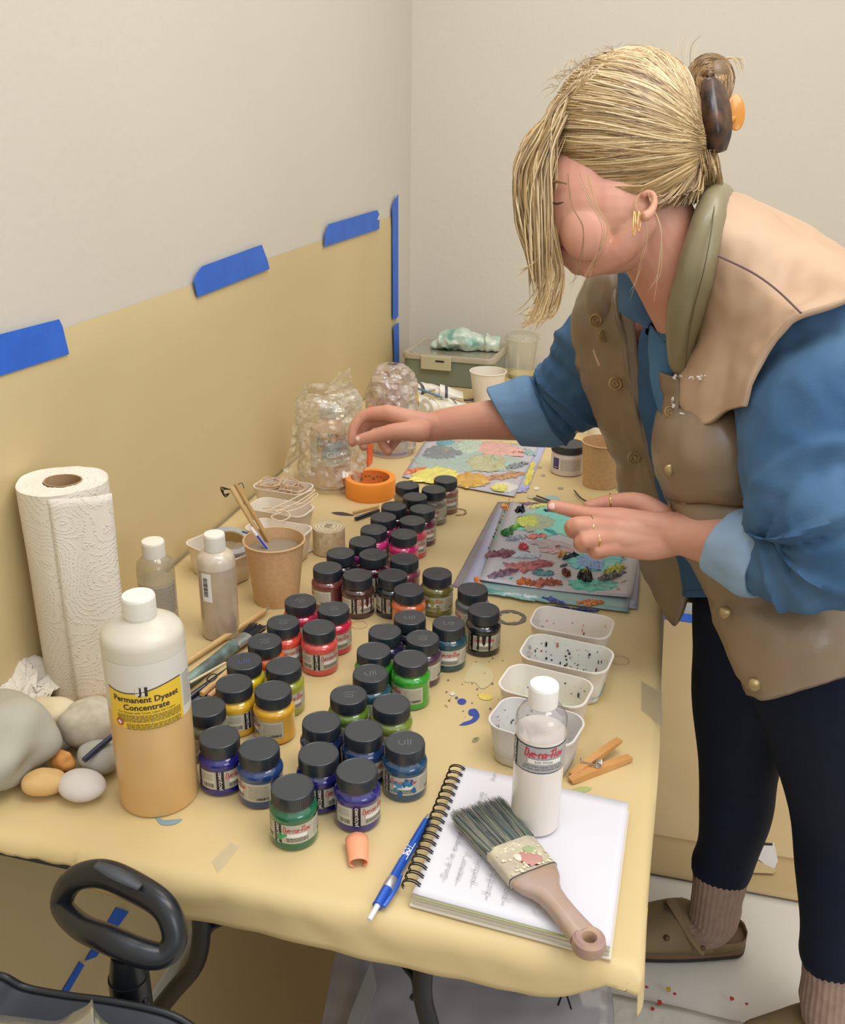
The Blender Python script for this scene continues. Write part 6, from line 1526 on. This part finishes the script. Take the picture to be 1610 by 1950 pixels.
def cuff(c0, c1, r0, r1, tilt, seed, thick=.004):
    A, B = Q(*c0), Q(*c1); ax_ = (B - A); rows = []; n = 100
    u0 = (CAMY - ax_.normalized() * CAMY.dot(ax_.normalized())).normalized(); v0 = ax_.normalized().cross(u0)
    prof = [(0, r0 - .006), (0, r0), (.25, r0 + .002), (.6, (r0 + r1) / 2 + .0025), (.95, r1 + .003), (1.0, r1 + .001), (.98, r1 - .004), (.6, r1 - .006)]
    for t, r_ in prof:
        r = []
        for j in range(n):
            a = 2 * pi * j / n; p = A + ax_ * t + (u0 * cos(a) + v0 * sin(a)) * r_ + ax_.normalized() * tilt * cos(a)
            p += (p - (A + ax_ * t)).normalized() * .003 * (noise.noise(p * 30 + Vector((seed, 0, 0))) + .5 * noise.noise(p * 70)); r.append(p)
        rows.append(r)
    m = MB(); m.grid(sp_rows(rows, 4), cu=True); return m.build('cuff', M_denl, pr, sharp=70)
cuff((1476, 1060, 1.082), (1382, 1030, 1.128), .053, .040, -.010, 2)
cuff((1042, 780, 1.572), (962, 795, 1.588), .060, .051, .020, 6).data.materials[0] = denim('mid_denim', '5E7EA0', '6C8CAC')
m = MB(); rows = [[Q(1496, 1058, 1.035), Q(1500, 1085, 1.03), Q(1498, 1112, 1.045)], [Q(1466, 1062, 1.040), Q(1470, 1086, 1.035), Q(1474, 1106, 1.05)]]; m.grid(patch(rows, 4, 4)); m.build('cuff_tab', M_denl, pr, solid=.002)
# shirt collar and placket
def pat(rows, name, mt, ku=6, kv=6, solid=.003, quilt=None, amp=0, seed=0, sharp=60, amp_f=14):
    g = patch([[Q(*p) for p in r] for r in rows], ku, kv); H, W_ = len(g), len(g[0])
    o2 = []
    for i in range(H):
        r = []
        for j in range(W_):
            a = g[min(i + 1, H - 1)][j] - g[max(i - 1, 0)][j]; b = g[i][min(j + 1, W_ - 1)] - g[i][max(j - 1, 0)]; nn = a.cross(b)
            if nn.length < 1e-12: nn = -CAMZ.copy()
            nn.normalize()
            if nn.dot(CAMZ) > 0: nn = -nn
            k = 0
            if quilt: k += quilt(i / (H - 1), j / (W_ - 1))
            if amp: k += amp * (noise.noise(g[i][j] * amp_f + Vector((seed, 0, 0))) + .5 * (1 - 2 * abs(noise.noise(g[i][j] * amp_f * 2.2 + Vector((0, seed, 0))))))
            r.append(g[i][j] + nn * k)
        o2.append(r)
    m = MB(); m.grid(o2); o = m.build(name, mt, pr, sharp=sharp)
    if solid:
        md = o.modifiers.new('thickness', 'SOLIDIFY'); md.thickness = solid; md.offset = 0
    return o
pat([[(1178, 512, 1.27), (1205, 528, 1.235), (1238, 560, 1.21)], [(1180, 560, 1.265), (1212, 575, 1.225), (1250, 598, 1.205)], [(1182, 592, 1.26), (1210, 606, 1.22), (1238, 618, 1.205)], [(1190, 598, 1.262), (1215, 612, 1.222), (1236, 626, 1.206)]], 'shirt_collar', M_den, amp=.002, seed=1)
pat([[(1258, 590, 1.185), (1275, 575, 1.165), (1300, 540, 1.14)], [(1252, 620, 1.185), (1272, 615, 1.165), (1300, 600, 1.14)], [(1262, 650, 1.185), (1276, 650, 1.165), (1300, 650, 1.15)]], 'shirt_collar', M_den, amp=.002, seed=2)
pat([[(1240, 618, 1.205), (1258, 640, 1.19), (1285, 660, 1.18)], [(1238, 680, 1.215), (1256, 690, 1.20), (1285, 700, 1.19)], [(1244, 740, 1.215), (1262, 745, 1.20), (1285, 750, 1.19)], [(1256, 790, 1.215), (1268, 795, 1.20), (1285, 800, 1.20)]], 'shirt_placket', denim('denim_light', '426A8E', '527A9C'), amp=.003, seed=5, amp_f=30)
# vest
M_vest = mat('olive_brown_nylon', '8C7860', .36, var='806C56', vscale=6, bump=.6, bscale=22, bdist=.004, spec=.5)
M_vestd = mat('brown_nylon', '85725A', .38, var='7A6850', vscale=6, bump=.4, bscale=24, bdist=.004)
M_yoke = mat('tan_suede_cloth', 'BFA288', .6, var='B59678', vscale=5, bump=.2, bscale=16, bdist=.004)
M_coll = mat('olive_collar_nylon', '8A8062', .33, var='7C7254', vscale=8, bump=.3, bscale=26, bdist=.004)
def qn(seams, amp, edge=.5):
    def f(v, u):
        s = [0] + list(seams) + [1]
        for a, b in zip(s, s[1:]):
            if a <= v <= b:
                k = (v - a) / (b - a); puff = max(0, sin(pi * k)) ** .55; break
        return amp * puff * (max(0, min(1, u / .14)) ** .5)
    return f
pat([[(1290, 700, 1.245), (1330, 690, 1.195), (1390, 700, 1.15), (1450, 700, 1.15), (1560, 720, 1.17), (1660, 740, 1.30)],
     [(1268, 755, 1.238), (1324, 750, 1.175), (1388, 755, 1.135), (1440, 770, 1.14), (1545, 780, 1.17), (1670, 780, 1.30)],
     [(1255, 838, 1.235), (1312, 840, 1.150), (1380, 840, 1.112), (1436, 845, 1.122), (1540, 860, 1.17), (1680, 860, 1.30)],
     [(1268, 914, 1.235), (1318, 915, 1.150), (1390, 915, 1.116), (1452, 915, 1.128), (1560, 940, 1.17), (1680, 940, 1.30)],
     [(1283, 965, 1.235), (1332, 970, 1.160), (1404, 975, 1.132), (1470, 985, 1.138), (1570, 1000, 1.17), (1700, 1000, 1.3)],
     [(1330, 1073, 1.235), (1378, 1085, 1.165), (1440, 1090, 1.140), (1520, 1100, 1.138), (1620, 1100, 1.17), (1720, 1100, 1.3)],
     [(1378, 1191, 1.225), (1420, 1195, 1.150), (1490, 1195, 1.118), (1570, 1190, 1.115), (1650, 1180, 1.15), (1740, 1180, 1.3)],
     [(1427, 1320, 1.215), (1455, 1328, 1.150), (1520, 1312, 1.118), (1580, 1294, 1.110), (1660, 1272, 1.16), (1750, 1260, 1.3)]],
    'vest_front', M_vest, 9, 9, .008, qn((.16, .54, .80), .014), .0065, 3)
pat([[(1205, 500, 1.55), (1160, 505, 1.47), (1130, 522, 1.41), (1152, 515, 1.36), (1185, 512, 1.325)],
     [(1200, 590, 1.58), (1130, 595, 1.50), (1103, 603, 1.41), (1142, 600, 1.345), (1184, 585, 1.300)],
     [(1230, 690, 1.58), (1150, 690, 1.50), (1108, 686, 1.42), (1160, 688, 1.340), (1206, 680, 1.290)],
     [(1260, 800, 1.58), (1190, 800, 1.51), (1147, 795, 1.43), (1190, 795, 1.345), (1228, 785, 1.295)],
     [(1290, 900, 1.58), (1230, 900, 1.51), (1184, 895, 1.44), (1220, 898, 1.355), (1254, 890, 1.305)],
     [(1310, 1000, 1.58), (1250, 1000, 1.51), (1206, 998, 1.44), (1245, 1000, 1.365), (1288, 990, 1.315)],
     [(1330, 1080, 1.57), (1280, 1080, 1.50), (1232, 1068, 1.43), (1268, 1078, 1.370), (1316, 1070, 1.325)],
     [(1345, 1130, 1.55), (1320, 1150, 1.46), (1258, 1128, 1.41), (1291, 1188, 1.375), (1317, 1092, 1.335)]],
    'vest_front', M_vestd, 8, 9, .008, qn((.26, .55, .8), .009), .005, 7)
# back of the vest (out of the photo's view)
pat([[(1385, 420, 1.20), (1400, 430, 1.30), (1330, 470, 1.42), (1250, 500, 1.54)],
     [(1640, 560, 1.22), (1600, 560, 1.36), (1480, 560, 1.50), (1320, 560, 1.60)],
     [(1690, 740, 1.28), (1680, 740, 1.42), (1560, 740, 1.54), (1400, 740, 1.60)],
     [(1700, 1000, 1.28), (1700, 1000, 1.42), (1600, 1000, 1.54), (1460, 1000, 1.58)],
     [(1752, 1262, 1.28), (1740, 1240, 1.42), (1640, 1220, 1.54), (1500, 1180, 1.56), ]], 'vest_back', M_vest, 8, 10, .010, None, .004, 9)
pat([[(1600, 590, 1.13), (1668, 600, 1.18), (1690, 600, 1.28), (1640, 570, 1.38)],
     [(1570, 740, 1.17), (1665, 740, 1.20), (1720, 740, 1.30), (1700, 740, 1.42)],
     [(1560, 930, 1.17), (1680, 930, 1.20), (1725, 930, 1.30), (1710, 930, 1.42)],
     [(1600, 1100, 1.165), (1700, 1100, 1.20), (1745, 1100, 1.30), (1725, 1100, 1.42)],
     [(1640, 1275, 1.15), (1735, 1262, 1.20), (1770, 1255, 1.30), (1750, 1240, 1.42)]], 'vest_back', M_vest, 7, 8, .008, None, .004, 19)
yk = [[(1382, 405, 1.22), (1480, 430, 1.27), (1570, 480, 1.30), (1650, 540, 1.30)],
     [(1374, 366, 1.125), (1452, 392, 1.14), (1535, 436, 1.15), (1625, 498, 1.13)],
     [(1376, 420, 1.070), (1450, 440, 1.070), (1530, 482, 1.062), (1640, 548, .985)],
     [(1368, 490, 1.070), (1434, 512, 1.055), (1500, 545, 1.035), (1604, 576, .968)],
     [(1352, 560, 1.100), (1402, 572, 1.070), (1455, 592, 1.040), (1524, 604, .975)],
     [(1326, 640, 1.150), (1368, 648, 1.105), (1416, 658, 1.070), (1466, 660, .998)],
     [(1290, 715, 1.186), (1340, 735, 1.122), (1388, 735, 1.085), (1436, 728, 1.015)],
     [(1284, 745, 1.196), (1338, 808, 1.124), (1386, 783, 1.086), (1424, 774, 1.030)]]
pat([[(1128, 520, 1.475), (1118, 540, 1.42), (1134, 530, 1.375)], [(1122, 570, 1.49), (1102, 600, 1.405), (1124, 600, 1.355)], [(1130, 640, 1.49), (1104, 650, 1.41), (1132, 662, 1.350)], [(1140, 672, 1.48), (1114, 690, 1.405), (1146, 698, 1.338)]], 'vest_yoke', M_yoke, 6, 6, .004, None, .001, 3)
pat(yk, 'vest_yoke', M_yoke, 10, 9, .007, None, .0045, 12)
m = MB(); m.tube([Q(1368, 487, 1.058), Q(1432, 518, 1.038), Q(1480, 552, 1.012), Q(1526, 596, .962)], .0012, 8, sub=8); m.build('yoke_piping', mat('plum_piping', '6A5058', .5), pr)
# padded collar
rows = lathe_path([(Q(1302, 712, 1.180), .006), (Q(1296, 690, 1.170), .0125), (Q(1298, 640, 1.145), .0185), (Q(1308, 580, 1.115), .0215), (Q(1328, 510, 1.085), .0220), (Q(1346, 440, 1.075), .0190), (Q(1358, 388, 1.085), .0155), (Q(1366, 372, 1.12), .0150), (Q(1372, 385, 1.17), .016), (Q(1350, 420, 1.24), .017), (Q(1300, 465, 1.30), .018), (Q(1232, 505, 1.345), .018), (Q(1165, 530, 1.355), .020), (Q(1150, 568, 1.350), .022), (Q(1146, 600, 1.345), .018), (Q(1150, 618, 1.345), .008)], 48, 0, 0, .0018, 5, sx=1.0)
m = MB(); m.grid(rows, cu=True); o = m.build('vest_collar', M_coll, pr)
m = MB(); m.tube([Q(1306, 700, 1.150), Q(1312, 640, 1.117), Q(1324, 580, 1.086), Q(1342, 510, 1.056), Q(1355, 440, 1.050), Q(1362, 385, 1.064)], .0007, 6, sub=8); m.build('collar_seam', mat('seam_dark', '5A5236', .6), pr)
m = MB(); m.grid(lathe_path([(Q(1176, 506, 1.345), .014), (Q(1160, 535, 1.335), .024), (Q(1154, 570, 1.330), .027), (Q(1156, 600, 1.328), .024), (Q(1164, 622, 1.330), .008)], 40, 0, 0, .002, 8), cu=True); m.build('vest_collar', M_vestd, pr)
# front plackets
pat([[(1180, 600, 1.302), (1206, 590, 1.292)], [(1184, 640, 1.298), (1212, 640, 1.288)], [(1194, 720, 1.292), (1222, 715, 1.282)], [(1216, 790, 1.296), (1240, 785, 1.286)], [(1236, 890, 1.306), (1262, 885, 1.296)], [(1262, 990, 1.318), (1292, 985, 1.308)], [(1284, 1060, 1.328), (1316, 1055, 1.318)]], 'placket', mat('brown_placket', '7C6A56', .4, bump=.3, bscale=30, bdist=.003), 4, 8, .005, None, .002, 4)
pat([[(1257, 708, 1.19), (1296, 722, 1.168)], [(1268, 755, 1.200), (1298, 762, 1.168)], [(1262, 800, 1.205), (1290, 812, 1.165)], [(1253, 858, 1.205), (1282, 862, 1.162)], [(1267, 914, 1.205), (1297, 918, 1.162)], [(1283, 965, 1.205), (1313, 970, 1.165)], [(1329, 1073, 1.205), (1357, 1078, 1.165)], [(1375, 1191, 1.200), (1403, 1191, 1.155)], [(1407, 1283, 1.195), (1435, 1281, 1.150)], [(1426, 1322, 1.19), (1451, 1328, 1.150)]], 'placket', M_vest, 4, 8, .005, None, .0035, 14, amp_f=26)
M_brass = mat('antique_brass', '9C8458', .35, metal=.7)
def snap(px, py, d, r_, kind):
    m = MB(); c = Q(px, py, d); u, v, w = CAMX, CAMY, -CAMZ
    if kind: m.tube([c + (u * cos(a) + v * sin(a)) * r_ for a in [k * 2 * pi / 20 for k in range(20)]], r_ * .22, 8, closed=True); m.tube([c + (u * cos(a) + v * sin(a)) * r_ * .45 for a in [k * 2 * pi / 16 for k in range(16)]], r_ * .2, 8, closed=True)
    else: m.add([c + (u * sin(t) * cos(a) + v * sin(t) * sin(a)) * r_ + w * r_ * .4 * cos(t) for t in [k * pi / 10 for k in range(6)] for a in [q * 2 * pi / 20 for q in range(20)]], [(i * 20 + j, (i + 1) * 20 + j, (i + 1) * 20 + (j + 1) % 20, i * 20 + (j + 1) % 20) for i in range(5) for j in range(20)])
    m.build('snap', M_brass, pr)
for a in ((1135, 611, 1.296, .0075, 1), (1151, 640, 1.315, .0070, 1), (1172, 731, 1.302, .0080, 1), (1208, 872, 1.325, .0075, 1), (1276, 784, 1.172, .0060, 1), (1277, 895, 1.152, .0075, 0), (1382, 1166, 1.138, .0078, 0), (1438, 1303, 1.128, .0082, 0)): snap(*a)
m = MB(); r2 = random.Random(5)
for px, py, d in ((1284, 718, 1.168), (1296, 719, 1.162), (1318, 722, 1.130), (1330, 720, 1.118), (1340, 717, 1.112), (1283, 760, 1.172), (1280, 768, 1.174), (1286, 772, 1.170), (1300, 787, 1.150)):
    for k in range(2): eball(m, px + r2.uniform(-4, 4), py + r2.uniform(-3, 3), d, r2.uniform(.001, .003), r2.uniform(.0008, .002), .0012, r2.uniform(0, 3), 10)
m.build('paint_marks', mat('dried_white_paint', 'DAD4CC', .5), pr)

# ------------------------------------------------------------------ hair
HC = (1192, 248); HA, HB = 158, 146
EC = Q(1194, 262, 1.12); ER = (.0925, .0945, .086)      # the head of hair as an ellipsoid
def hs(px, py, side=-1, lift=0.0):
    """point where the line of sight through a pixel meets the near (or far) side of the hair"""
    for _ in range(40):
        o = CAM - OP - EC; d = ray(px, py).normalized()
        oo = Vector((o.dot(CAMX) / (ER[0] + lift), o.dot(CAMY) / (ER[1] + lift), o.dot(CAMZ) / (ER[2] + lift))); dd = Vector((d.dot(CAMX) / (ER[0] + lift), d.dot(CAMY) / (ER[1] + lift), d.dot(CAMZ) / (ER[2] + lift)))
        a, b, c = dd.dot(dd), 2 * oo.dot(dd), oo.dot(oo) - 1; D = b * b - 4 * a * c
        if D > 0: t = (-b + side * sqrt(D)) / (2 * a); return CAM - OP + d * t
        px = HC[0] + 2 + (px - HC[0] - 2) * .985; py = HC[1] + 4 + (py - HC[1] - 4) * .985
m = MB(); eball(m, 1196, 250, 1.12, .0895, .0830, .0815, seg=48); eball(m, 1228, 300, 1.12, .062, .054, .078)
hair = thing('hair', pr.location, None, None); hair.parent = pr; hair.location = (0, 0, 0)
m.build('hair_base', mat('dark_blond', '7E6746', .6, var='957A54', vscale=60), hair)
HCOL = ('C2A87C', 'A3885C', '816746', 'D8C39A', 'B3976A')
HM = [mat('hair_' + c_, c_, .42, spec=.5) for c_ in HCOL]
hb = [MB() for _ in HCOL]; r3 = random.Random(21)
def strand3(q, r0, ci=None, sub=4):
    ci = r3.randrange(5) if ci is None else ci; n = len(q)
    hb[ci].tube(q, [r0 * (.7 if i == 0 else 1 if i < n - 1 else .25) for i in range(n)], 4, sub=sub, caps=False)
def strand(pts, r0=.0009, ci=None, jit=0, sub=5, lift=0):
    strand3([Q(a, b, d) for a, b, d in pts], r0, ci, sub)
def lerp(a, b, t): return a + (b - a) * t
# swept back to the clip, from crown to nape
root = [(1262, 108), (1215, 98), (1165, 100), (1118, 122), (1082, 152), (1058, 190), (1044, 235), (1042, 290), (1066, 338), (1118, 372), (1180, 392), (1225, 402)]
for k in range(3400):
    s = r3.random(); side = -1 if r3.random() < .82 else 1
    if side > 0 and s > .7: continue
    f = s * (len(root) - 1); i = min(int(f), len(root) - 2); a0 = lerp(root[i][0], root[i + 1][0], f - i) + r3.uniform(-6, 6); b0 = lerp(root[i][1], root[i + 1][1], f - i) + r3.uniform(-5, 5)
    ea, eb = lerp(1322, 1344, min(1, s * 1.6)) + r3.uniform(-6, 6), lerp(190, 332, s) + r3.uniform(-11, 11)
    sag = lerp(-62, 44, s) + r3.uniform(-7, 7); wav = r3.uniform(-8, 8); lf = r3.uniform(-.0005, .0035); q = []
    for j in range(8):
        t = j / 7; x = lerp(a0, ea, t); y = lerp(b0, eb, t) + sag * sin(pi * t) + wav * sin(2 * pi * t)
        q.append(hs(x, y, side, lf + (.010 * sin(pi * t) if s > .8 else .0)))
    strand3(q, r3.uniform(.00045, .0010), ci=None if s < .75 else r3.choice((0, 0, 3, 1, 4)))
# fringe falling in front of the face
for k in range(1700):
    s = r3.random(); lat = r3.uniform(-1, 1); dd = 1.12 + lat * .052
    rx, ry = lerp(1046, 1150, s ** .8) + r3.uniform(-10, 10), lerp(200, 108, s) + r3.uniform(-5, 5)
    ex = lerp(996, 1064, s) + r3.uniform(-10, 8); eyy = lerp(430, 500, r3.random()) + (95 * r3.random() ** 3 if .25 < s < .8 else 0)
    if s > .80: ex -= 14; eyy = lerp(300, 430, r3.random())
    bulge = lerp(44, 38, s)
    mid = [(lerp(rx, ex, .25) - bulge * .62, lerp(ry, eyy, .24)), (lerp(rx, ex, .5) - bulge, lerp(ry, eyy, .48)), (lerp(rx, ex, .75) - bulge * .62 + s * 6, lerp(ry, eyy, .76))]
    q = [hs(rx + r3.uniform(0, 18), ry - r3.uniform(0, 8), -1 if lat < 0 else 1, .0005), hs(rx - 22, ry + 26, -1 if lat < 0 else 1, .002)] + [Q(max(x, 978 + r3.uniform(0, 12)), y, dd + r3.uniform(-.004, .004)) for x, y in mid[(0 if s < .6 else 0):]] + [Q(ex + (14 if s < .3 else 0), eyy, 1.12 + lat * .035)]
    strand3(q, r3.uniform(.00045, .0010))
# nape: short hair drawn up behind the ear to the clip
for k in range(300):
    a = r3.random(); d0 = 1.045 + .02 * a + r3.uniform(0, .05)
    strand([(lerp(1236, 1334, a) + r3.uniform(-5, 5), lerp(400, 385, a) + r3.uniform(-30, 4), d0), (lerp(1272, 1340, a), lerp(372, 350, a) + r3.uniform(-6, 6), d0 + .004), (1342 + r3.uniform(-6, 6), lerp(300, 290, a), 1.085 + r3.uniform(-.01, .04))], r3.uniform(.0005, .0009), ci=r3.choice((1, 2, 2, 4)))
# longer wisps below the fringe
for k in range(70):
    a = r3.uniform(1015, 1062); strand([(a - 10, 380, 1.09), (a + 5, 470, 1.09), (a + 14, 530, 1.095), (a + r3.uniform(-12, 4), 585 + r3.uniform(-20, 25), 1.10), (a - r3.uniform(18, 42), 612 + r3.uniform(-20, 20), 1.10)], .0006, sub=6)
for k in range(10):
    strand([(1020, 430, 1.09), (1030, 480, 1.08), (1010, 505, 1.08), (990 + r3.uniform(-10, 10), 515 + r3.uniform(-10, 15), 1.08)], .0005)
# face-framing wisps by the cheek and ear
for a, b, c_ in ((1100, 1150, 1128), (1118, 1156, 1118), (1236, 1262, 1256), (1082, 1110, 1100), (1226, 1232, 1216)):
    for k in range(3): strand([(a + r3.uniform(-4, 4), 330 + (30 if a > 1200 else 0), 1.045), (b - 22 + r3.uniform(-3, 3), 390, 1.048), (b + r3.uniform(-3, 3), 440, 1.052), (c_ + r3.uniform(-3, 3), 520, 1.075), (c_ - 14 + r3.uniform(-8, 8), 560 + r3.uniform(-20, 20), 1.085)], .00024)
# nape wisps
for k in range(160): 
    a = r3.uniform(1330, 1372); strand([(a - 6, 285, 1.09 + r3.uniform(-.02, .05)), (a + 2, 325, 1.09 + r3.uniform(-.02, .05)), (a + r3.uniform(-10, 12), 350 + r3.uniform(0, 28), 1.10)], .0007)
# flyaways over the crown
for k in range(90):
    a = r3.uniform(-2.6, -1.1); r_ = r3.uniform(1.0, 1.13); x0, y0 = HC[0] + HA * cos(a), HC[1] + HB * sin(a); a2 = a + r3.uniform(-.3, .3)
    strand([(x0, y0, 1.12), (HC[0] + HA * r_ * cos((a + a2) / 2), HC[1] + HB * r_ * sin((a + a2) / 2), 1.12 + r3.uniform(-.02, .02)), (HC[0] + HA * (r_ + r3.uniform(-.06, .08)) * cos(a2), HC[1] + HB * (r_ + r3.uniform(-.06, .08)) * sin(a2), 1.12)], .00028)
for k in range(9): strand([(1345 + k * 4, 120, 1.14), (1390 + k * 3, 110, 1.14), (1410 + r3.uniform(-4, 10), 140 + r3.uniform(-10, 20), 1.14)], .0004)
for k in range(5): strand([(1300 + 5 * k, 150, 1.12), (1290 + 9 * k, 90, 1.12), (1300 + 14 * k, 50 + 4 * k, 1.12)], .0003)
# bun: a rolled loop of hair above the clip
hbun = [MB() for _ in range(3)]
M_bun = [mat('bun_' + c_, c_, .4, spec=.6) for c_ in ('6E563A', '9A7C52', '4E3C2C')]
m = MB(); eball(m, 1354, 152, 1.13, .0225, .0225, .024); eball(m, 1362, 205, 1.13, .016, .036, .020); m.build('bun_base', M_bun[0], hair)
for k in range(620):
    lat = r3.uniform(-1, 1); w = sqrt(max(.02, 1 - lat * lat)); R0 = (40 + r3.uniform(-3, 4) + 3 * sin(lat * 9)) * w; d0 = 1.13 + lat * .0265; a0, a1 = radians(r3.uniform(195, 240)), radians(r3.uniform(-60, -10)); pts = [(1340 + r3.uniform(-6, 6), 235, d0)]
    for j in range(7):
        a = lerp(a0, a1, j / 6); pts.append((1354 + R0 * cos(a), 150 - R0 * 1.05 * sin(a), d0 + .004 * sin(3 * a + lat)))
    pts.append((1372 + r3.uniform(-6, 8), 225 + r3.uniform(-15, 15), d0))
    q = [Q(*p) for p in pts]; hbun[r3.choice((0, 0, 1, 1, 1, 2))].tube(q, [.0009] * 8 + [.0004], 4, sub=3, caps=False)
for q, mm_ in zip(hbun, M_bun): tag(q.build('bun_strands', mm_, hair), kind='stuff')
for q, mm_ in zip(hb, HM): tag(q.build('hair_strands', mm_, hair), kind='stuff')
# claw clip
clip = thing('claw_clip', pr.location, None, None); clip.parent = pr; clip.location = (0, 0, 0)
M_tort = mat('tortoiseshell', '573A26', .3, var='20140E', vscale=60, detail=2, coat=.1); M_ambr = mat('amber_plastic', 'C07E1C', .25, coat=.3, sub=.2)
pat_rows = [[(1338, 158, 1.085), (1356, 150, 1.080), (1376, 165, 1.09)], [(1338, 200, 1.076), (1362, 195, 1.068), (1388, 205, 1.085)], [(1345, 245, 1.074), (1368, 245, 1.066), (1390, 250, 1.085)], [(1350, 285, 1.085), (1366, 290, 1.080), (1380, 285, 1.09)]]
g = patch([[Q(*p) for p in r] for r in pat_rows], 6, 6); m = MB(); m.grid(g); o = m.build('clip_jaw', M_tort, clip, solid=.003)
for k in range(5):
    m = MB(); y = 175 + k * 24; m.tube([Q(1344, y, 1.078), Q(1330, y + 4, 1.085), Q(1322, y + 10, 1.10)], [.0022, .002, .001], 8, sub=4); m.build('clip_tooth', M_tort, clip)
m = MB(); eball(m, 1402, 214, 1.10, .0105, .0210, .0022); m.build('clip_tab', M_ambr, clip); m = MB(); m.tube([Q(1388, 232, 1.09), Q(1398, 226, 1.098)], .003, 10); m.build('clip_hinge', M_ambr, clip)
